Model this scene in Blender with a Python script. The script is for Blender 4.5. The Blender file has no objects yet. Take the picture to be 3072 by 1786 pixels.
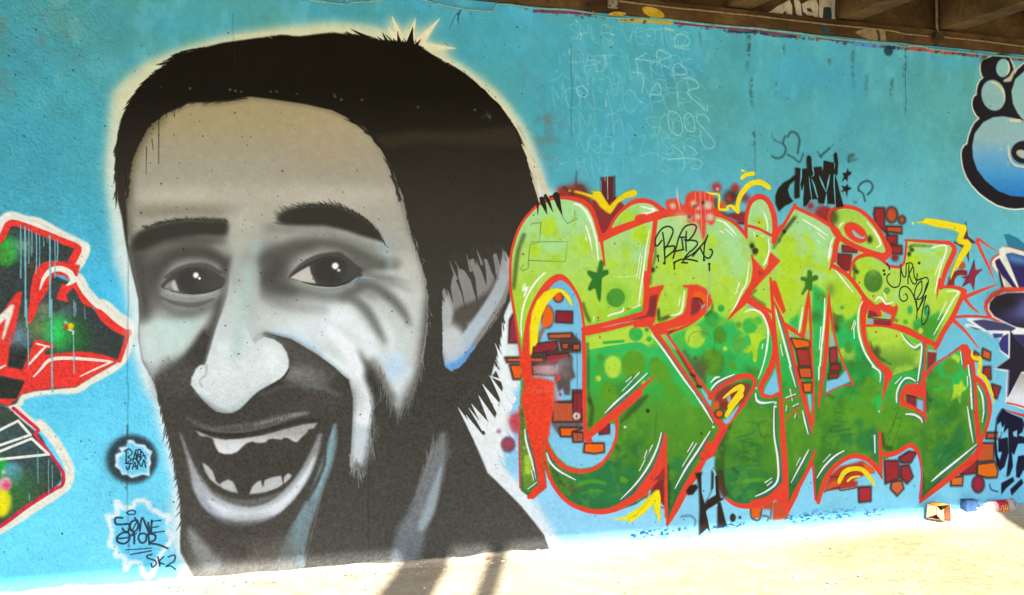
# Painted wall under a bridge deck: spray-can portrait and lettering, sunlit ground at its foot.
import math, random
import numpy as np
try:
    import bpy, bmesh
    from mathutils import Vector, Matrix
except ImportError:
    bpy = None
R = math.radians
random.seed(7)
rng = np.random.default_rng(7)

# ---------------------------------------------------------------- camera, world, sun
# the wall is the plane y = 0 (x along it, z up), the camera stands 6.4 m in front of it
YAW, PITCH, DIST, EYE = R(18.2), R(0.42), 6.38, 1.60
FPX = 3072 * 35.0 / 36.0
FH = (math.sin(YAW), math.cos(YAW))
CAM = (-DIST * FH[0], -DIST * FH[1], EYE)
FWD = (FH[0] * math.cos(PITCH), FH[1] * math.cos(PITCH), math.sin(PITCH))
RGT = (math.cos(YAW), -math.sin(YAW), 0.0)
UPV = (-FH[0] * math.sin(PITCH), -FH[1] * math.sin(PITCH), math.cos(PITCH))
SUN_AZ, SUN_EL = R(22.6), R(32)          # heading of the light (from +Y towards +X), height of the sun
WALL_TOP = 3.53

if bpy:
    sc = bpy.context.scene
    cam_d = bpy.data.cameras.new("camera"); cam = bpy.data.objects.new("camera", cam_d)
    sc.collection.objects.link(cam); sc.camera = cam
    cam_d.lens = 35.0; cam_d.sensor_width = 36.0; cam_d.clip_start = 0.05; cam_d.clip_end = 2000
    cam.location = CAM
    cam.matrix_world = Matrix(((RGT[0], UPV[0], -FWD[0], CAM[0]), (RGT[1], UPV[1], -FWD[1], CAM[1]),
                               (RGT[2], UPV[2], -FWD[2], CAM[2]), (0, 0, 0, 1)))
    world = bpy.data.worlds.new("World"); sc.world = world; world.use_nodes = True
    wn = world.node_tree.nodes; wl = world.node_tree.links
    sky = wn.new("ShaderNodeTexSky"); sky.sky_type = 'NISHITA'; sky.sun_disc = False
    sky.sun_elevation = SUN_EL; sky.sun_rotation = SUN_AZ + math.pi
    sky.air_density = 1.0; sky.dust_density = 1.5; sky.ozone_density = 1.0
    wl.new(sky.outputs[0], wn["Background"].inputs[0]); wn["Background"].inputs[1].default_value = 0.13
    sd = bpy.data.lights.new("sun", 'SUN'); sd.energy = 4.2; sd.angle = R(0.5); sd.color = (1.0, 0.95, 0.86)
    sun = bpy.data.objects.new("sun", sd); sc.collection.objects.link(sun)
    ld = Vector((math.sin(SUN_AZ) * math.cos(SUN_EL), math.cos(SUN_AZ) * math.cos(SUN_EL), -math.sin(SUN_EL)))
    sun.rotation_euler = ld.to_track_quat('-Z', 'Y').to_euler()
    sun.location = (-6, -14, 12)
    vs = sc.view_settings
    vs.view_transform = 'Standard'; vs.look = 'None'; vs.exposure = EXPOSURE if 'EXPOSURE' in globals() else 1.8; vs.gamma = 1.0
    vs.use_curve_mapping = False

# ---------------------------------------------------------------- measured frames -> wall metres
# points of the painting are measured in enlarged views of the wall: origin x, y and scale of each view
FR = dict(F=(0, 0, .8203), A=(300, 0, 2.441), B=(1000, 0, 2.441), C=(300, 550, 2.441), D=(1000, 550, 2.441),
          E=(300, 1100, 2.1354), G=(1000, 1100, 2.1354), H=(0, 550, 3.662), I=(0, 900, 3.662), J=(0, 1250, 2.733),
          K=(1500, 480, 3.662), L=(1900, 480, 3.662), M=(2300, 380, 3.662), N=(2672, 480, 3.662),
          O=(1500, 820, 3.662), P=(1900, 820, 3.662), Q=(2300, 740, 3.662), R=(2572, 840, 3.662),
          S=(1500, 1180, 3.184), T=(1900, 1180, 3.184), U=(2250, 1100, 2.93), V=(2600, 1180, 3.184),
          W=(1500, 0, 2.8175), X=(2272, 0, 3.15), Y=(2772, 120, 2.713), Z=(900, 1500, 2.52), a=(1900, 1450, 2.15), s=(0, 0, 1))

def parse(t):
    f = 's'; out = []
    for tok in t.split():
        if ':' in tok: f, tok = tok.split(':')
        x, y = map(float, tok.split(','))
        o = FR[f]; out.append((o[0] + x / o[2], o[1] + y / o[2]))
    return np.array(out)

def to_wall(p):                              # view px -> (X, Z) metres on the wall
    p = np.asarray(p, float); a = p[..., 0] - 1536; b = 893 - p[..., 1]
    d = [FWD[i] * FPX + RGT[i] * a + UPV[i] * b for i in range(3)]
    t = -CAM[1] / d[1]
    return np.stack([CAM[0] + t * d[0], CAM[2] + t * d[2]], -1)

def to_view(X, Z):
    v = (X - CAM[0], 0 - CAM[1], Z - CAM[2])
    w = v[0] * FWD[0] + v[1] * FWD[1] + v[2] * FWD[2]
    return 1536 + FPX * (v[0] * RGT[0] + v[1] * RGT[1]) / w, 893 - FPX * (v[0] * UPV[0] + v[1] * UPV[1] + v[2] * UPV[2]) / w

def lscale(p):                               # metres per view px at a point
    return (DIST + (p[0] - 1536) * 0.0007) * 1.0 / FPX * 1.0 if False else \
        float(np.hypot(*(to_wall((p[0], p[1] + 1)) - to_wall(p))))

# ---------------------------------------------------------------- paint canvas (wall colour as pigment)
PX = 0.003
X0, X1, Z0, Z1 = -5.1, 7.2, -0.12, 3.66
CW, CH = int((X1 - X0) / PX), int((Z1 - Z0) / PX)
IMG = np.zeros((CH, CW, 3), np.float32)
HGT = np.zeros((CH, CW), np.float32)         # relief: drips, joints, chips
CLIP = [None]
gx = X0 + (np.arange(CW) + .5) * PX; gz = Z1 - (np.arange(CH) + .5) * PX
SX, SY = to_view(gx[None, :].astype(np.float32), gz[:, None].astype(np.float32))
SX = SX.astype(np.float32); SY = SY.astype(np.float32)

def cpx(p):
    w = to_wall(p); return np.stack([(w[..., 0] - X0) / PX, (Z1 - w[..., 1]) / PX], -1)

def hexc(h):
    return np.array([int(h[i:i + 2], 16) / 255 for i in (0, 2, 4)], np.float32)

def smooth(p, closed, n=6):
    p = np.asarray(p, float); m = len(p); out = []
    rg = range(m) if closed else range(m - 1)
    for i in rg:
        if closed: a, b, c, d = p[(i - 1) % m], p[i], p[(i + 1) % m], p[(i + 2) % m]
        else: a, b, c, d = p[max(i - 1, 0)], p[i], p[i + 1], p[min(i + 2, m - 1)]
        for k in range(n):
            t = k / n
            out.append(.5 * ((2 * b) + (c - a) * t + (2 * a - 5 * b + 4 * c - d) * t * t + (-a + 3 * b - 3 * c + d) * t ** 3))
    if not closed: out.append(p[-1])
    return np.array(out)

def blur(a, r):
    if r < .5: return a
    k = max(1, int(round(r)))
    for _ in range(2):
        for ax in (0, 1):
            c = np.cumsum(np.pad(a, [(k + 1, k) if i == ax else (0, 0) for i in (0, 1)], mode='edge'), axis=ax, dtype=np.float64)
            n = 2 * k + 1
            a = ((c[n:] - c[:-n]) if ax == 0 else (c[:, n:] - c[:, :-n])).astype(np.float32) / n
    return a

def fill_mask(q, pad):
    x0 = max(0, int(q[:, 0].min()) - pad); x1 = min(CW, int(q[:, 0].max()) + pad + 2)
    y0 = max(0, int(q[:, 1].min()) - pad); y1 = min(CH, int(q[:, 1].max()) + pad + 2)
    if x1 <= x0 + 1 or y1 <= y0 + 1: return None
    w, h = x1 - x0, y1 - y0
    acc = np.zeros((h, w + 2), np.float32)
    SS = 2
    for i in range(len(q)):
        ax, ay = q[i]; bx, by = q[(i + 1) % len(q)]
        if ay == by: continue
        sgn = 1.0
        if ay > by: ax, ay, bx, by = bx, by, ax, ay; sgn = -1.0
        s0 = max(int(math.ceil((ay - y0) * SS - .5)), 0); s1 = min(int(math.ceil((by - y0) * SS - .5)), h * SS)
        if s1 <= s0: continue
        r = np.arange(s0, s1); yy = y0 + (r + .5) / SS
        xx = np.clip(ax + (yy - ay) * (bx - ax) / (by - ay) - x0, 0, w)
        xi = xx.astype(int); f = xx - xi
        np.add.at(acc, (r // SS, xi), sgn * (1 - f) / SS); np.add.at(acc, (r // SS, xi + 1), sgn * f / SS)
    m = np.clip(np.abs(np.cumsum(acc, 1)[:, :w]), 0, 1)
    return m, x0, y0

def colour_of(col, sl):
    if isinstance(col, str): return hexc(col)
    ax, stops = col                          # ('v'|'h', [(pos, hex), ...])
    g = (SY if ax == 'v' else SX)[sl]
    ps = [s[0] for s in stops]; cs = np.array([hexc(s[1]) for s in stops])
    return np.stack([np.interp(g, ps, cs[:, k]) for k in range(3)], -1).astype(np.float32)

def put(m, x0, y0, col, op=1.0, hg=0.0):
    h, w = m.shape; sl = (slice(y0, y0 + h), slice(x0, x0 + w))
    a = m * op
    if CLIP[0] is not None: a = a * CLIP[0][sl]
    if hg: HGT[sl] += a * hg
    if col is None: return
    IMG[sl] += (colour_of(col, sl) - IMG[sl]) * a[..., None]

def poly(t, col, soft=1.0, op=1.0, s=0, hg=0.0):
    p = parse(t) if isinstance(t, str) else t
    k = lscale(p.mean(0)) / PX
    if s: p = smooth(p, True)
    q = cpx(p); r = soft * k
    o = fill_mask(q, int(r * 2) + 2)
    if o is None: return
    m, x0, y0 = o
    put(blur(m, r * .5), x0, y0, col, op, hg)

def stroke_mask(p, w, soft, s):
    p = np.asarray(p, float)
    ws = np.full(len(p), w, float) if np.isscalar(w) else np.interp(np.linspace(0, 1, len(p)), np.linspace(0, 1, len(w)), w)
    if s and len(p) > 2:
        n = 5; ws = np.interp(np.arange((len(p) - 1) * n + 1) / n, np.arange(len(p)), ws); p = smooth(p, False, n)
    k = lscale(p.mean(0)) / PX
    q = cpx(p); ws = np.maximum(ws * k * .5, .45); sf = max(soft * k, .8)
    pad = ws.max() + sf + 2
    x0 = max(0, int(q[:, 0].min() - pad)); x1 = min(CW, int(q[:, 0].max() + pad) + 2)
    y0 = max(0, int(q[:, 1].min() - pad)); y1 = min(CH, int(q[:, 1].max() + pad) + 2)
    if x1 <= x0 + 1 or y1 <= y0 + 1: return None
    m = np.zeros((y1 - y0, x1 - x0), np.float32)
    for i in range(max(1, len(q) - 1)):
        a = q[i]; b = q[min(i + 1, len(q) - 1)]
        pw = max(ws[i], ws[min(i + 1, len(q) - 1)]) + sf + 1
        bx0 = max(x0, int(min(a[0], b[0]) - pw)); bx1 = min(x1, int(max(a[0], b[0]) + pw) + 2)
        by0 = max(y0, int(min(a[1], b[1]) - pw)); by1 = min(y1, int(max(a[1], b[1]) + pw) + 2)
        if bx1 <= bx0 or by1 <= by0: continue
        X = np.arange(bx0, bx1, dtype=np.float32)[None, :] + .5 - a[0]; Y = np.arange(by0, by1, dtype=np.float32)[:, None] + .5 - a[1]
        dx, dy = b - a; L = dx * dx + dy * dy + 1e-6
        t = np.clip((X * dx + Y * dy) / L, 0, 1)
        d = np.hypot(X - t * dx, Y - t * dy) - (ws[i] + (ws[min(i + 1, len(ws) - 1)] - ws[i]) * t)
        v = np.clip(.5 - d / sf, 0, 1); v = v * v * (3 - 2 * v)
        sl = (slice(by0 - y0, by1 - y0), slice(bx0 - x0, bx1 - x0))
        m[sl] = np.maximum(m[sl], v)
    return m, x0, y0

def stroke(t, col, w, soft=2.0, op=1.0, s=1, hg=0.0):
    p = parse(t) if isinstance(t, str) else t
    o = stroke_mask(p, w, soft, s)
    if o: put(o[0], o[1], o[2], col, op, hg)

def dot(t, r, col, soft=2.0, op=1.0, ry=None, rot=0):
    c = parse(t)[0] if isinstance(t, str) else np.asarray(t, float)
    a = np.linspace(0, 2 * math.pi, 24, endpoint=False); ry = ry or r
    x = np.cos(a) * r; y = np.sin(a) * ry; cr, sr = math.cos(R(rot)), math.sin(R(rot))
    poly(np.stack([c[0] + x * cr - y * sr, c[1] + x * sr + y * cr], 1), col, soft, op)

def fur(t, col, ln, ang, w=5, step=9, soft=1.5, op=.95, jit=.35, spread=12, s=1):
    """short tapering hairs along an edge, pointing ang degrees (0 = right, 90 = down)"""
    p = parse(t)
    if s: p = smooth(p, False)
    seg = np.hypot(*np.diff(p, axis=0).T); cum = np.r_[0, np.cumsum(seg)]
    d = 0
    while d < cum[-1]:
        x = np.interp(d, cum, p[:, 0]); y = np.interp(d, cum, p[:, 1])
        aa = R((np.interp(d / cum[-1], np.linspace(0, 1, len(ang)), ang) if not np.isscalar(ang) else ang) + rng.normal(0, spread))
        l = ln * (1 + rng.normal(0, jit)); bx, by = x - math.cos(aa) * l * .4, y - math.sin(aa) * l * .4
        e = (x + math.cos(aa) * l, y + math.sin(aa) * l); mid = ((bx + e[0]) / 2 + rng.normal(0, 1), (by + e[1]) / 2 + rng.normal(0, 1))
        stroke(np.array([(bx, by), mid, e]), col, [w * 1.3, w, .4], soft, op, 0)
        d += step * (1 + rng.normal(0, .3))

def vnoise(cell, seed, shape=None, ax=1.0):  # smooth value noise over the canvas, cell in metres
    h, w = shape or (CH, CW)
    r = np.random.default_rng(seed)
    nx = int(w * PX / cell) + 3; ny = int(h * PX / (cell * ax)) + 3
    g = r.random((ny, nx)).astype(np.float32)
    fx = np.arange(w) * PX / cell; fy = np.arange(h) * PX / (cell * ax)
    ix = fx.astype(int); iy = fy.astype(int); tx = fx - ix; ty = fy - iy
    tx = (tx * tx * (3 - 2 * tx)).astype(np.float32); ty = (ty * ty * (3 - 2 * ty)).astype(np.float32)
    A = g[:, ix] * (1 - tx) + g[:, ix + 1] * tx
    return A[iy] * (1 - ty[:, None]) + A[iy + 1] * ty[:, None]

def fbm(cell, seed, o=4, ax=1.0):
    a = 0; s = 0
    for i in range(o):
        a = a + vnoise(cell / 2 ** i, seed + i * 17, ax=ax) * .5 ** i; s += .5 ** i
    return a / s
# ================================================================ the painting
# ---- blue ground of the wall
def ground_coat():
    cx = [-400, 0, 800, 1600, 2400, 3072, 3600]; cy = [-60, 0, 450, 900, 1350, 1700]
    g = [["4a9690", "4a9690", "4f9e9c", "4b9ea6", "529e9c", "549c94", "58a09a"],
         ["4a9892", "4b9a96", "50a0a0", "4ba0a8", "52a4a2", "54a09c", "58a4a0"],
         ["44a2ac", "46a4b0", "4cacbe", "4ca8b6", "58aeb2", "5cacac", "60b0b2"],
         ["46c0ea", "48c0e8", "5ac8ec", "78caea", "74c8da", "70c2d4", "70c2d4"],
         ["66dcfc", "68dcfc", "76d6f6", "9ad6f8", "86d4ee", "80d2ee", "80d2ee"],
         ["70e4fe", "72e4fe", "80def8", "9cdafa", "8cd8f0", "88d6f0", "88d6f0"]]
    G = np.array([[hexc(c) for c in r] for r in g])
    ix = np.clip(np.searchsorted(cx, SX) - 1, 0, len(cx) - 2); iy = np.clip(np.searchsorted(cy, SY) - 1, 0, len(cy) - 2)
    cxa, cya = np.array(cx, np.float32), np.array(cy, np.float32)
    tx = np.clip((SX - cxa[ix]) / (cxa[ix + 1] - cxa[ix]), 0, 1)[..., None]; ty = np.clip((SY - cya[iy]) / (cya[iy + 1] - cya[iy]), 0, 1)[..., None]
    IMG[:] = ((G[iy, ix] * (1 - tx) + G[iy, ix + 1] * tx) * (1 - ty) + (G[iy + 1, ix] * (1 - tx) + G[iy + 1, ix + 1] * tx) * ty)
    # uneven roller coats: greener, bluer and rusty patches, strongest near the top
    top = np.clip(1 - SY / 800, 0, 1)
    n = fbm(.7, 3, 5); a = np.clip((n - .46) * 5, 0, 1) * top * .42
    IMG[:] += (hexc("5e9678") - IMG) * a[..., None]
    n = fbm(.45, 31, 5); a = np.clip((n - .52) * 5, 0, 1) * np.clip(1.2 - SY / 900, 0, 1) * .35
    IMG[:] += (hexc("3f9fc6") - IMG) * a[..., None]
    n = fbm(.4, 57, 5, 1.4); n2 = fbm(.05, 58, 3)
    left = np.clip(1 - SX / 900, 0, 1) * np.clip(1 - SY / 520, 0, 1) + np.exp(-((SX - 1645) / 60) ** 2 - ((SY - 330) / 200) ** 2) * 1.7
    a = np.clip((n - .5) * 6, 0, 1) * np.clip((n2 - .35) * 4, 0, 1) * left * .45
    IMG[:] += (hexc("7a7064") - IMG) * a[..., None]
    n = fbm(.11, 79, 4, 1.3); a = np.clip((n - .5) * 6, 0, 1) * np.clip(1.1 - SY / 900, 0, 1) * .22
    IMG[:] += (hexc("458f92") - IMG) * a[..., None]
    n = fbm(.09, 77, 4, 2.0); a = np.clip((n - .55) * 6, 0, 1) * np.clip(1 - SY / 1000, 0, 1) * .2
    IMG[:] += (hexc("86d0d8") - IMG) * a[..., None]
    n = fbm(.25, 91, 5); IMG[:] *= (1 + (n - .5) * .12)[..., None]

ground_coat()
# worn and dirty top edge with older red, yellow and dark paint showing
for t, c, w, o in [("W:290,95 600,108 780,130", "7e2c3c", 9, .9), ("W:1480,195 1800,225 1950,240 2254,262", "8a2c3a", 9, .9),
                   ("W:1010,170 1240,180 1440,192", "c89a28", 12, .9), ("W:1940,262 2060,275 2180,272 2254,290", "1d2733", 7, .85),
                   ("X:0,295 180,320 400,350", "7c2f38", 8, .9), ("X:30,320 200,345 390,352", "20283a", 5, .7), ("X:560,360 900,400", "8a3038", 6, .8),
                   ("X:930,415 1150,440", "5a7cc0", 12, .8), ("X:1180,440 1300,455", "20242e", 8, .7), ("X:1330,445 1500,465 1640,475 1840,505", "b8402e", 11, .9),
                   ("X:1640,480 1760,492", "dc5034", 14, .8), ("X:1850,505 2050,530 2200,548", "8c3430", 8, .8), ("X:2390,560 2520,570", "98493a", 8, .8)]:
    stroke(t, c, w, 4, o)
for _ in range(120):
    x = rng.uniform(1560, 3072); y = 8 + .1015 * (x - 1500) + rng.uniform(10, 20)
    dot((x, y), rng.uniform(2, 7), rng.choice(["1f2a33", "7c2f38", "2a3440", "57aab4"]), 2, .7, rng.uniform(2, 5))
DRIPN = fbm(.016, 88, 2) * .6 + fbm(.05, 89, 2) * .4
for x, y, l, o in [(2352, 128, 40, .4), (2490, 170, 30, .5), (2560, 140, 150, .35), (2600, 220, 90, .25), (2675, 230, 70, .4), (2245, 95, 130, .55),
                   (2255, 230, 110, .4), (2262, 390, 70, .4), (2330, 240, 55, .3), (2100, 90, 60, .2), (2715, 150, 120, .35), (2718, 290, 60, .3)]:
    c_ = cpx(np.array([x, y + l / 2])).astype(int); k_ = int(l * .75 / 1.2) + 20
    sl_ = (slice(max(0, c_[1] - k_), c_[1] + k_), slice(max(0, c_[0] - 22), c_[0] + 22))
    sx_, sy_ = SX[sl_], SY[sl_]; wv = 5 * np.sin(sy_ / 23.0 + x)
    a_ = np.exp(-((sx_ - x - wv * .4) / 5.5) ** 2) * np.clip((sy_ - y) / 10, 0, 1) * np.clip((y + l - sy_) / (l * .5), 0, 1) * np.clip((DRIPN[sl_] - .36) * 6, 0, 1) * o * 1.5
    IMG[sl_] += (hexc("3a4e48") - IMG[sl_]) * np.clip(a_, 0, .85)[..., None]
dot("X:1240,480", 14, "1a2a2e", 6, .8, 16)

# chalk-thin faded writing, one scrawled row above another
GL = {'A': ["0,10 5,0 9,10", "2,6 8,6"], 'B': ["0,10 0,0 6,1 6,4 1,5 7,6 7,9 0,10"], 'C': ["8,2 4,0 0,4 1,9 5,10 8,8"], 'D': ["0,0 1,10", "0,0 7,2 7,8 1,10"],
      'E': ["7,0 0,0 1,10 8,10", "0,5 6,5"], 'G': ["8,2 3,0 0,5 2,10 8,9 8,5 5,5"], 'H': ["0,0 1,10", "8,0 8,10", "0,5 8,5"], 'I': ["1,0 2,10"],
      'K': ["0,0 1,10", "7,0 1,5 8,10"], 'L': ["0,0 1,10 7,10"], 'M': ["0,10 1,0 5,6 8,0 9,10"], 'N': ["0,10 0,0 7,10 8,0"], 'O': ["4,0 0,3 1,9 5,10 8,6 7,1 4,0"],
      'P': ["0,10 0,0 6,0 7,4 0,5"], 'R': ["0,10 0,0 6,0 7,4 0,5 8,11"], 'S': ["8,1 4,0 1,2 3,5 7,7 6,10 0,9"], 'T': ["0,0 8,0", "4,0 4,10"], 'V': ["0,0 4,10 8,0"],
      'Z': ["0,0 7,0 1,10 8,10"], '2': ["0,2 3,0 7,2 5,6 0,10 8,10"], '.': ["1,9 2,10"], '1': ["1,1 3,0 3,10"]}
def scrawl(txt, x, y, h, dx, slope, col, w, op, soft=2.0):
    for i, ch in enumerate(txt):
        if ch in GL:
            for st in GL[ch]:
                p = np.array([list(map(float, q.split(','))) for q in st.split()])
                p = p * h / 10 * [.8, 1] + rng.normal(0, h * .045, p.shape)
                p[:, 0] += p[:, 1] * .12
                stroke(p + [x + i * dx, y + i * dx * slope], col, w, soft, op)
for row in [("SMIR.VEOTB2", 1705, 72, 46, 33, .07, .33), ("HADT.I.KHRS", 1712, 160, 56, 33, .05, .32), ("NY.VI.VSHOR", 1722, 220, 56, 34, .06, .3),
            ("MON.LO.POR", 1655, 262, 62, 42, .05, .3), ("MITI.SOCS", 1735, 340, 62, 40, .02, .3), ("VOS.1Z.SOC", 1735, 405, 52, 35, .03, .3),
            ("RN.TL.ST", 1730, 470, 40, 42, .02, .25)]:
    t, x, y, h, dx, sl_, o = row
    scrawl(t, x, y, h, dx, sl_, "a8dcd8", 3.4, o * .95)
for t in ["W:1480,390 1480,310 1540,290 1600,330 1590,380 1480,400 1600,420", "W:1150,500 1160,560 1170,640", "W:1150,500 1240,450", "W:1150,500 1300,520",
          "W:1560,660 1640,680 1680,740 1580,780 1680,880 1750,940 1750,880", "W:1430,940 1500,960 1540,1040 1540,1120 1500,1145 1440,1100 1420,1000 1430,940",
          "W:1560,980 1600,960 1640,1020 1640,1110 1580,1100 1560,1040 1560,980", "W:1770,1030 1740,980 1670,970 1670,1030 1740,1110 1810,1200 1800,1250 1740,1250 1700,1180 1700,1110",
          "W:1460,1230 1540,1300 1560,1400 1540,1440", "W:1580,1230 1640,1260 1665,1300", "W:1420,1350 1560,1340 1700,1360 1680,1430 1620,1420",
          "W:1330,560 1330,430 1400,440 1440,480 1340,520 1430,580", "W:1470,640 1470,560 1520,540 1580,620 1470,635", "W:650,740 700,730 740,780 720,820 660,800 650,740",
          "W:1200,780 1210,640 1120,610", "W:1290,760 1330,700 1360,760 1350,800 1270,800"]:
    stroke(t, "b6e0dc", 3.8, 3, .5)
for t in ["W:590,420 585,455", "W:880,470 895,505", "W:680,280 690,300", "W:640,175 655,190", "W:940,290 960,295", "W:1250,300 1265,310", "W:1400,240 1470,255", "W:895,850 897,895", "W:1180,850 1200,870"]:
    stroke(t, "c8d4a4", 5, 3, .6)
for _ in range(170):
    x, y = rng.uniform(1670, 2130), rng.uniform(60, 520)
    stroke(np.array([(x, y), (x + rng.normal(0, 12), y + rng.normal(6, 14))]), "a4d8ce", 3, 3, .3, 0)

# ---- left neighbour piece (dark green letters outlined red and white, only its right end in view)
def left_piece():
    RED = "ee3c34"; CR = "f2eedc"
    bl = "H:-500,900 0,470 30,430 120,370 300,420 420,440 700,590 880,680 930,720 880,850 800,960 820,1030 870,1060 930,1180 1060,1320 I:1150,60 1300,190 1410,260 1420,330 1400,470 1330,660 1150,790 980,880 830,970 600,975 400,1000 230,1050 190,1130"
    stroke(bl, CR, 32, 9, 1)
    stroke("I:190,1130 120,1170 220,1240 400,1400 J:330,60 450,200 530,330 570,430 560,540 500,610 300,740 0,930 -300,1080", CR, 26, 7, 1)
    dark = "H:-500,900 0,600 60,500 130,400 400,520 700,620 880,710 800,860 760,930 600,950 560,1000 800,1100 860,1100 960,1300 1080,1440 I:1100,130 1250,250 1400,370 1300,680 1100,790 830,960 400,1000 230,1040 180,1140 80,1170 0,1150 -500,1100"
    poly(dark, "3a4442", 3)
    poly("I:-500,1150 0,1150 90,1180 250,1330 420,1465 J:330,150 430,330 490,430 510,520 440,590 200,740 0,900 -300,1050", "3d4a40", 3)
    CLIP[0] = np.zeros((CH, CW), np.float32)
    for t in (dark, "I:-500,1150 0,1150 90,1180 250,1330 420,1465 J:330,150 430,330 490,430 510,520 440,590 200,740 0,900 -300,1050"):
        m, x0, y0 = fill_mask(cpx(parse(t)), 2); CLIP[0][y0:y0 + m.shape[0], x0:x0 + m.shape[1]] = np.maximum(CLIP[0][y0:y0 + m.shape[0], x0:x0 + m.shape[1]], m)
    dot("H:90,730", 30, "22d83a", 26, .95, 38); dot("H:60,850", 16, "2ac838", 16, .8, 16); dot("H:200,700", 30, "5a9a88", 36, .8, 22)
    dot("H:280,690", 16, "a8b890", 18, .8); dot("H:30,780", 30, "6a6a30", 30, .5); dot("H:330,940", 22, "5a4a28", 22, .5)
    dot("I:600,120", 60, "7a8e90", 60, .7, 26); dot("I:480,110", 22, "a09a70", 24, .7, 18); dot("I:450,280", 60, "5e8a50", 50, .8, 34); dot("I:200,400", 30, "6e8ea0", 30, .9, 34)
    dot("I:640,380", 40, "2ed058", 34, .95, 48); dot("I:640,300", 30, "3acc66", 30, .8, 30); dot("I:840,420", 36, "2c7a34", 36, .7, 50); dot("I:400,330", 30, "7c8c54", 30, .6)
    dot("J:0,420", 30, "18c03c", 14, .95, 34); dot("J:110,470", 30, "72c2ec", 12, .98, 36); dot("J:60,640", 44, "2c9a3c", 40, .8, 60); dot("J:170,700", 50, "386838", 40, .7, 50)
    dot("J:200,560", 50, "3a6e3e", 50, .7, 60); dot("J:0,700", 34, "f2e418", 10, 1, 46); dot("J:40,548", 20, "e8b0b4", 6, 1, 20); dot("J:55,565", 12, "f04a78", 5, 1); dot("J:30,455", 6, "e8c8b0", 4, 1)
    dot("J:300,330", 90, "3e5a66", 70, .5, 60); dot("J:80,180", 60, "46646e", 30, .5, 40)
    CLIP[0] = None
    # red bands
    stroke("H:-400,960 0,620 120,440 400,520 700,640 860,720 790,850", RED, 19, 3)
    stroke("H:860,720 800,850 740,910 580,880 480,920 430,990 400,1150 380,1300 350,1440 I:330,250", RED, [20, 22, 16, 14, 22, 26, 30, 26, 20, 4], 3)
    poly("H:760,880 700,860 560,860 440,910 390,1000 370,1100 350,1250 330,1340 310,1465 I:310,290 440,30 H:540,1160 600,1000 700,1020 800,1090 840,1080 880,900", RED, 3)
    poly("H:590,1080 690,1100 620,1270 750,1310 750,1290 730,1220 800,1180 I:880,-40 700,90 600,140 560,100 540,-150", "3c4a46", 3)
    poly("H:680,1110 840,1110 760,1195 730,1230 760,1310 610,1275", RED, 2)
    stroke("H:840,1110 900,1230 960,1310 I:1060,60 1150,200 1270,300 1400,360", RED, [20, 20, 22, 22, 24, 24, 26], 3)
    stroke("I:1400,400 1350,560 1310,670", RED, 12, 3)
    poly("H:0,1465 180,1200 250,1190 200,1465 I:100,640 90,740 250,760 380,440 440,440 560,480 620,500 500,560 490,600 620,590 850,565 1000,575 1200,620 1310,670 1130,780 950,880 830,960 640,965 400,995 250,1030 160,1110 90,1165 0,1140 -400,1050 -400,1000 0,1080 180,1085 270,890 0,830 -400,760 -400,300 0,150", RED, 2)
    poly("I:90,730 110,510 200,440 300,560 240,765", "2f3430", 2)
    dot("I:200,450", 26, "6a8c98", 26, .7, 22)
    poly("I:0,850 130,870 270,900 180,1085 0,1080 -400,1000 -400,800", "2f332c", 2)
    stroke("I:150,1190 300,1320 420,1430 J:290,150 400,290 480,400 520,470 510,560 440,600 220,740 0,900 -300,1040", "d82c48", [10, 10, 9, 9, 9, 9, 10, 10, 12, 12, 12], 2)
    # cream highlights
    poly("H:-300,1900 -20,1465 130,1330 160,1340 130,1440 I:160,60 130,180 40,440 20,430 70,200 -30,300", CR, 2)
    for t, w in [("H:440,1170 480,1050 560,960 660,940 760,980 800,1040 850,1060", [3, 10, 16, 17, 18, 18, 15]), ("H:740,1120 800,1080 850,1040", [6, 14, 10]),
                 ("I:400,480 540,515", [5, 4]), ("I:500,515 400,620 320,710", [6, 8, 5]), ("I:370,845 450,760 540,665 700,640 1000,655 1230,680", [4, 7, 10, 11, 9, 6]),
                 ("I:1230,680 1050,760 880,840", [6, 6, 3]), ("I:0,750 60,720", [7, 4]), ("H:860,1080 930,1190 1060,1330 I:1150,90 1300,220 1400,290", [11, 16, 18, 20, 22, 20])]:
        stroke(t, CR, w, 1.5)
    for t in ["J:-300,300 0,110 150,35 250,150 0,235 -300,330", "J:-300,420 0,285 260,180 400,310 0,350 -300,380"]:
        stroke(t, "f4f2e6", 8, 1.5, 1, 0)
    for x, a, b, w in [(228, 450, 1040, 4), (276, 480, 1465, 6), (318, 500, 880, 3), (350, 520, 800, 3), (400, 550, 990, 4), (435, 570, 910, 3), (478, 590, 690, 2.5), (548, 580, 1465, 6), (604, 620, 1040, 3.5), (632, 620, 860, 4), (515, 600, 650, 2)]:
        p = parse(f"H:{x},{a} {x+4},{(a+b)//2} {x+rng.integers(-4,8)},{b}"); stroke(p, "7ec0cc", w * .9, 1, .9, 1, .5)
    for x, a, b, w in [(290, 0, 300, 6), (308, 300, 750, 4), (568, 0, 1010, 6), (812, 0, 180, 3.5), (830, 30, 160, 3), (808, 350, 800, 4), (930, 70, 210, 2)]:
        stroke(f"I:{x},{a} {x+3},{(a+b)//2} {x+8},{b}", "86bfc8", w * .9, 1, .85, 1, .5)
    for x, a, b in [(310, 290, 540), (398, 350, 640), (428, 400, 580), (240, 630, 690)]:
        stroke(f"J:{x},{a} {x+2},{b}", "7fc4c8", 2.5, 1, .8)
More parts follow.
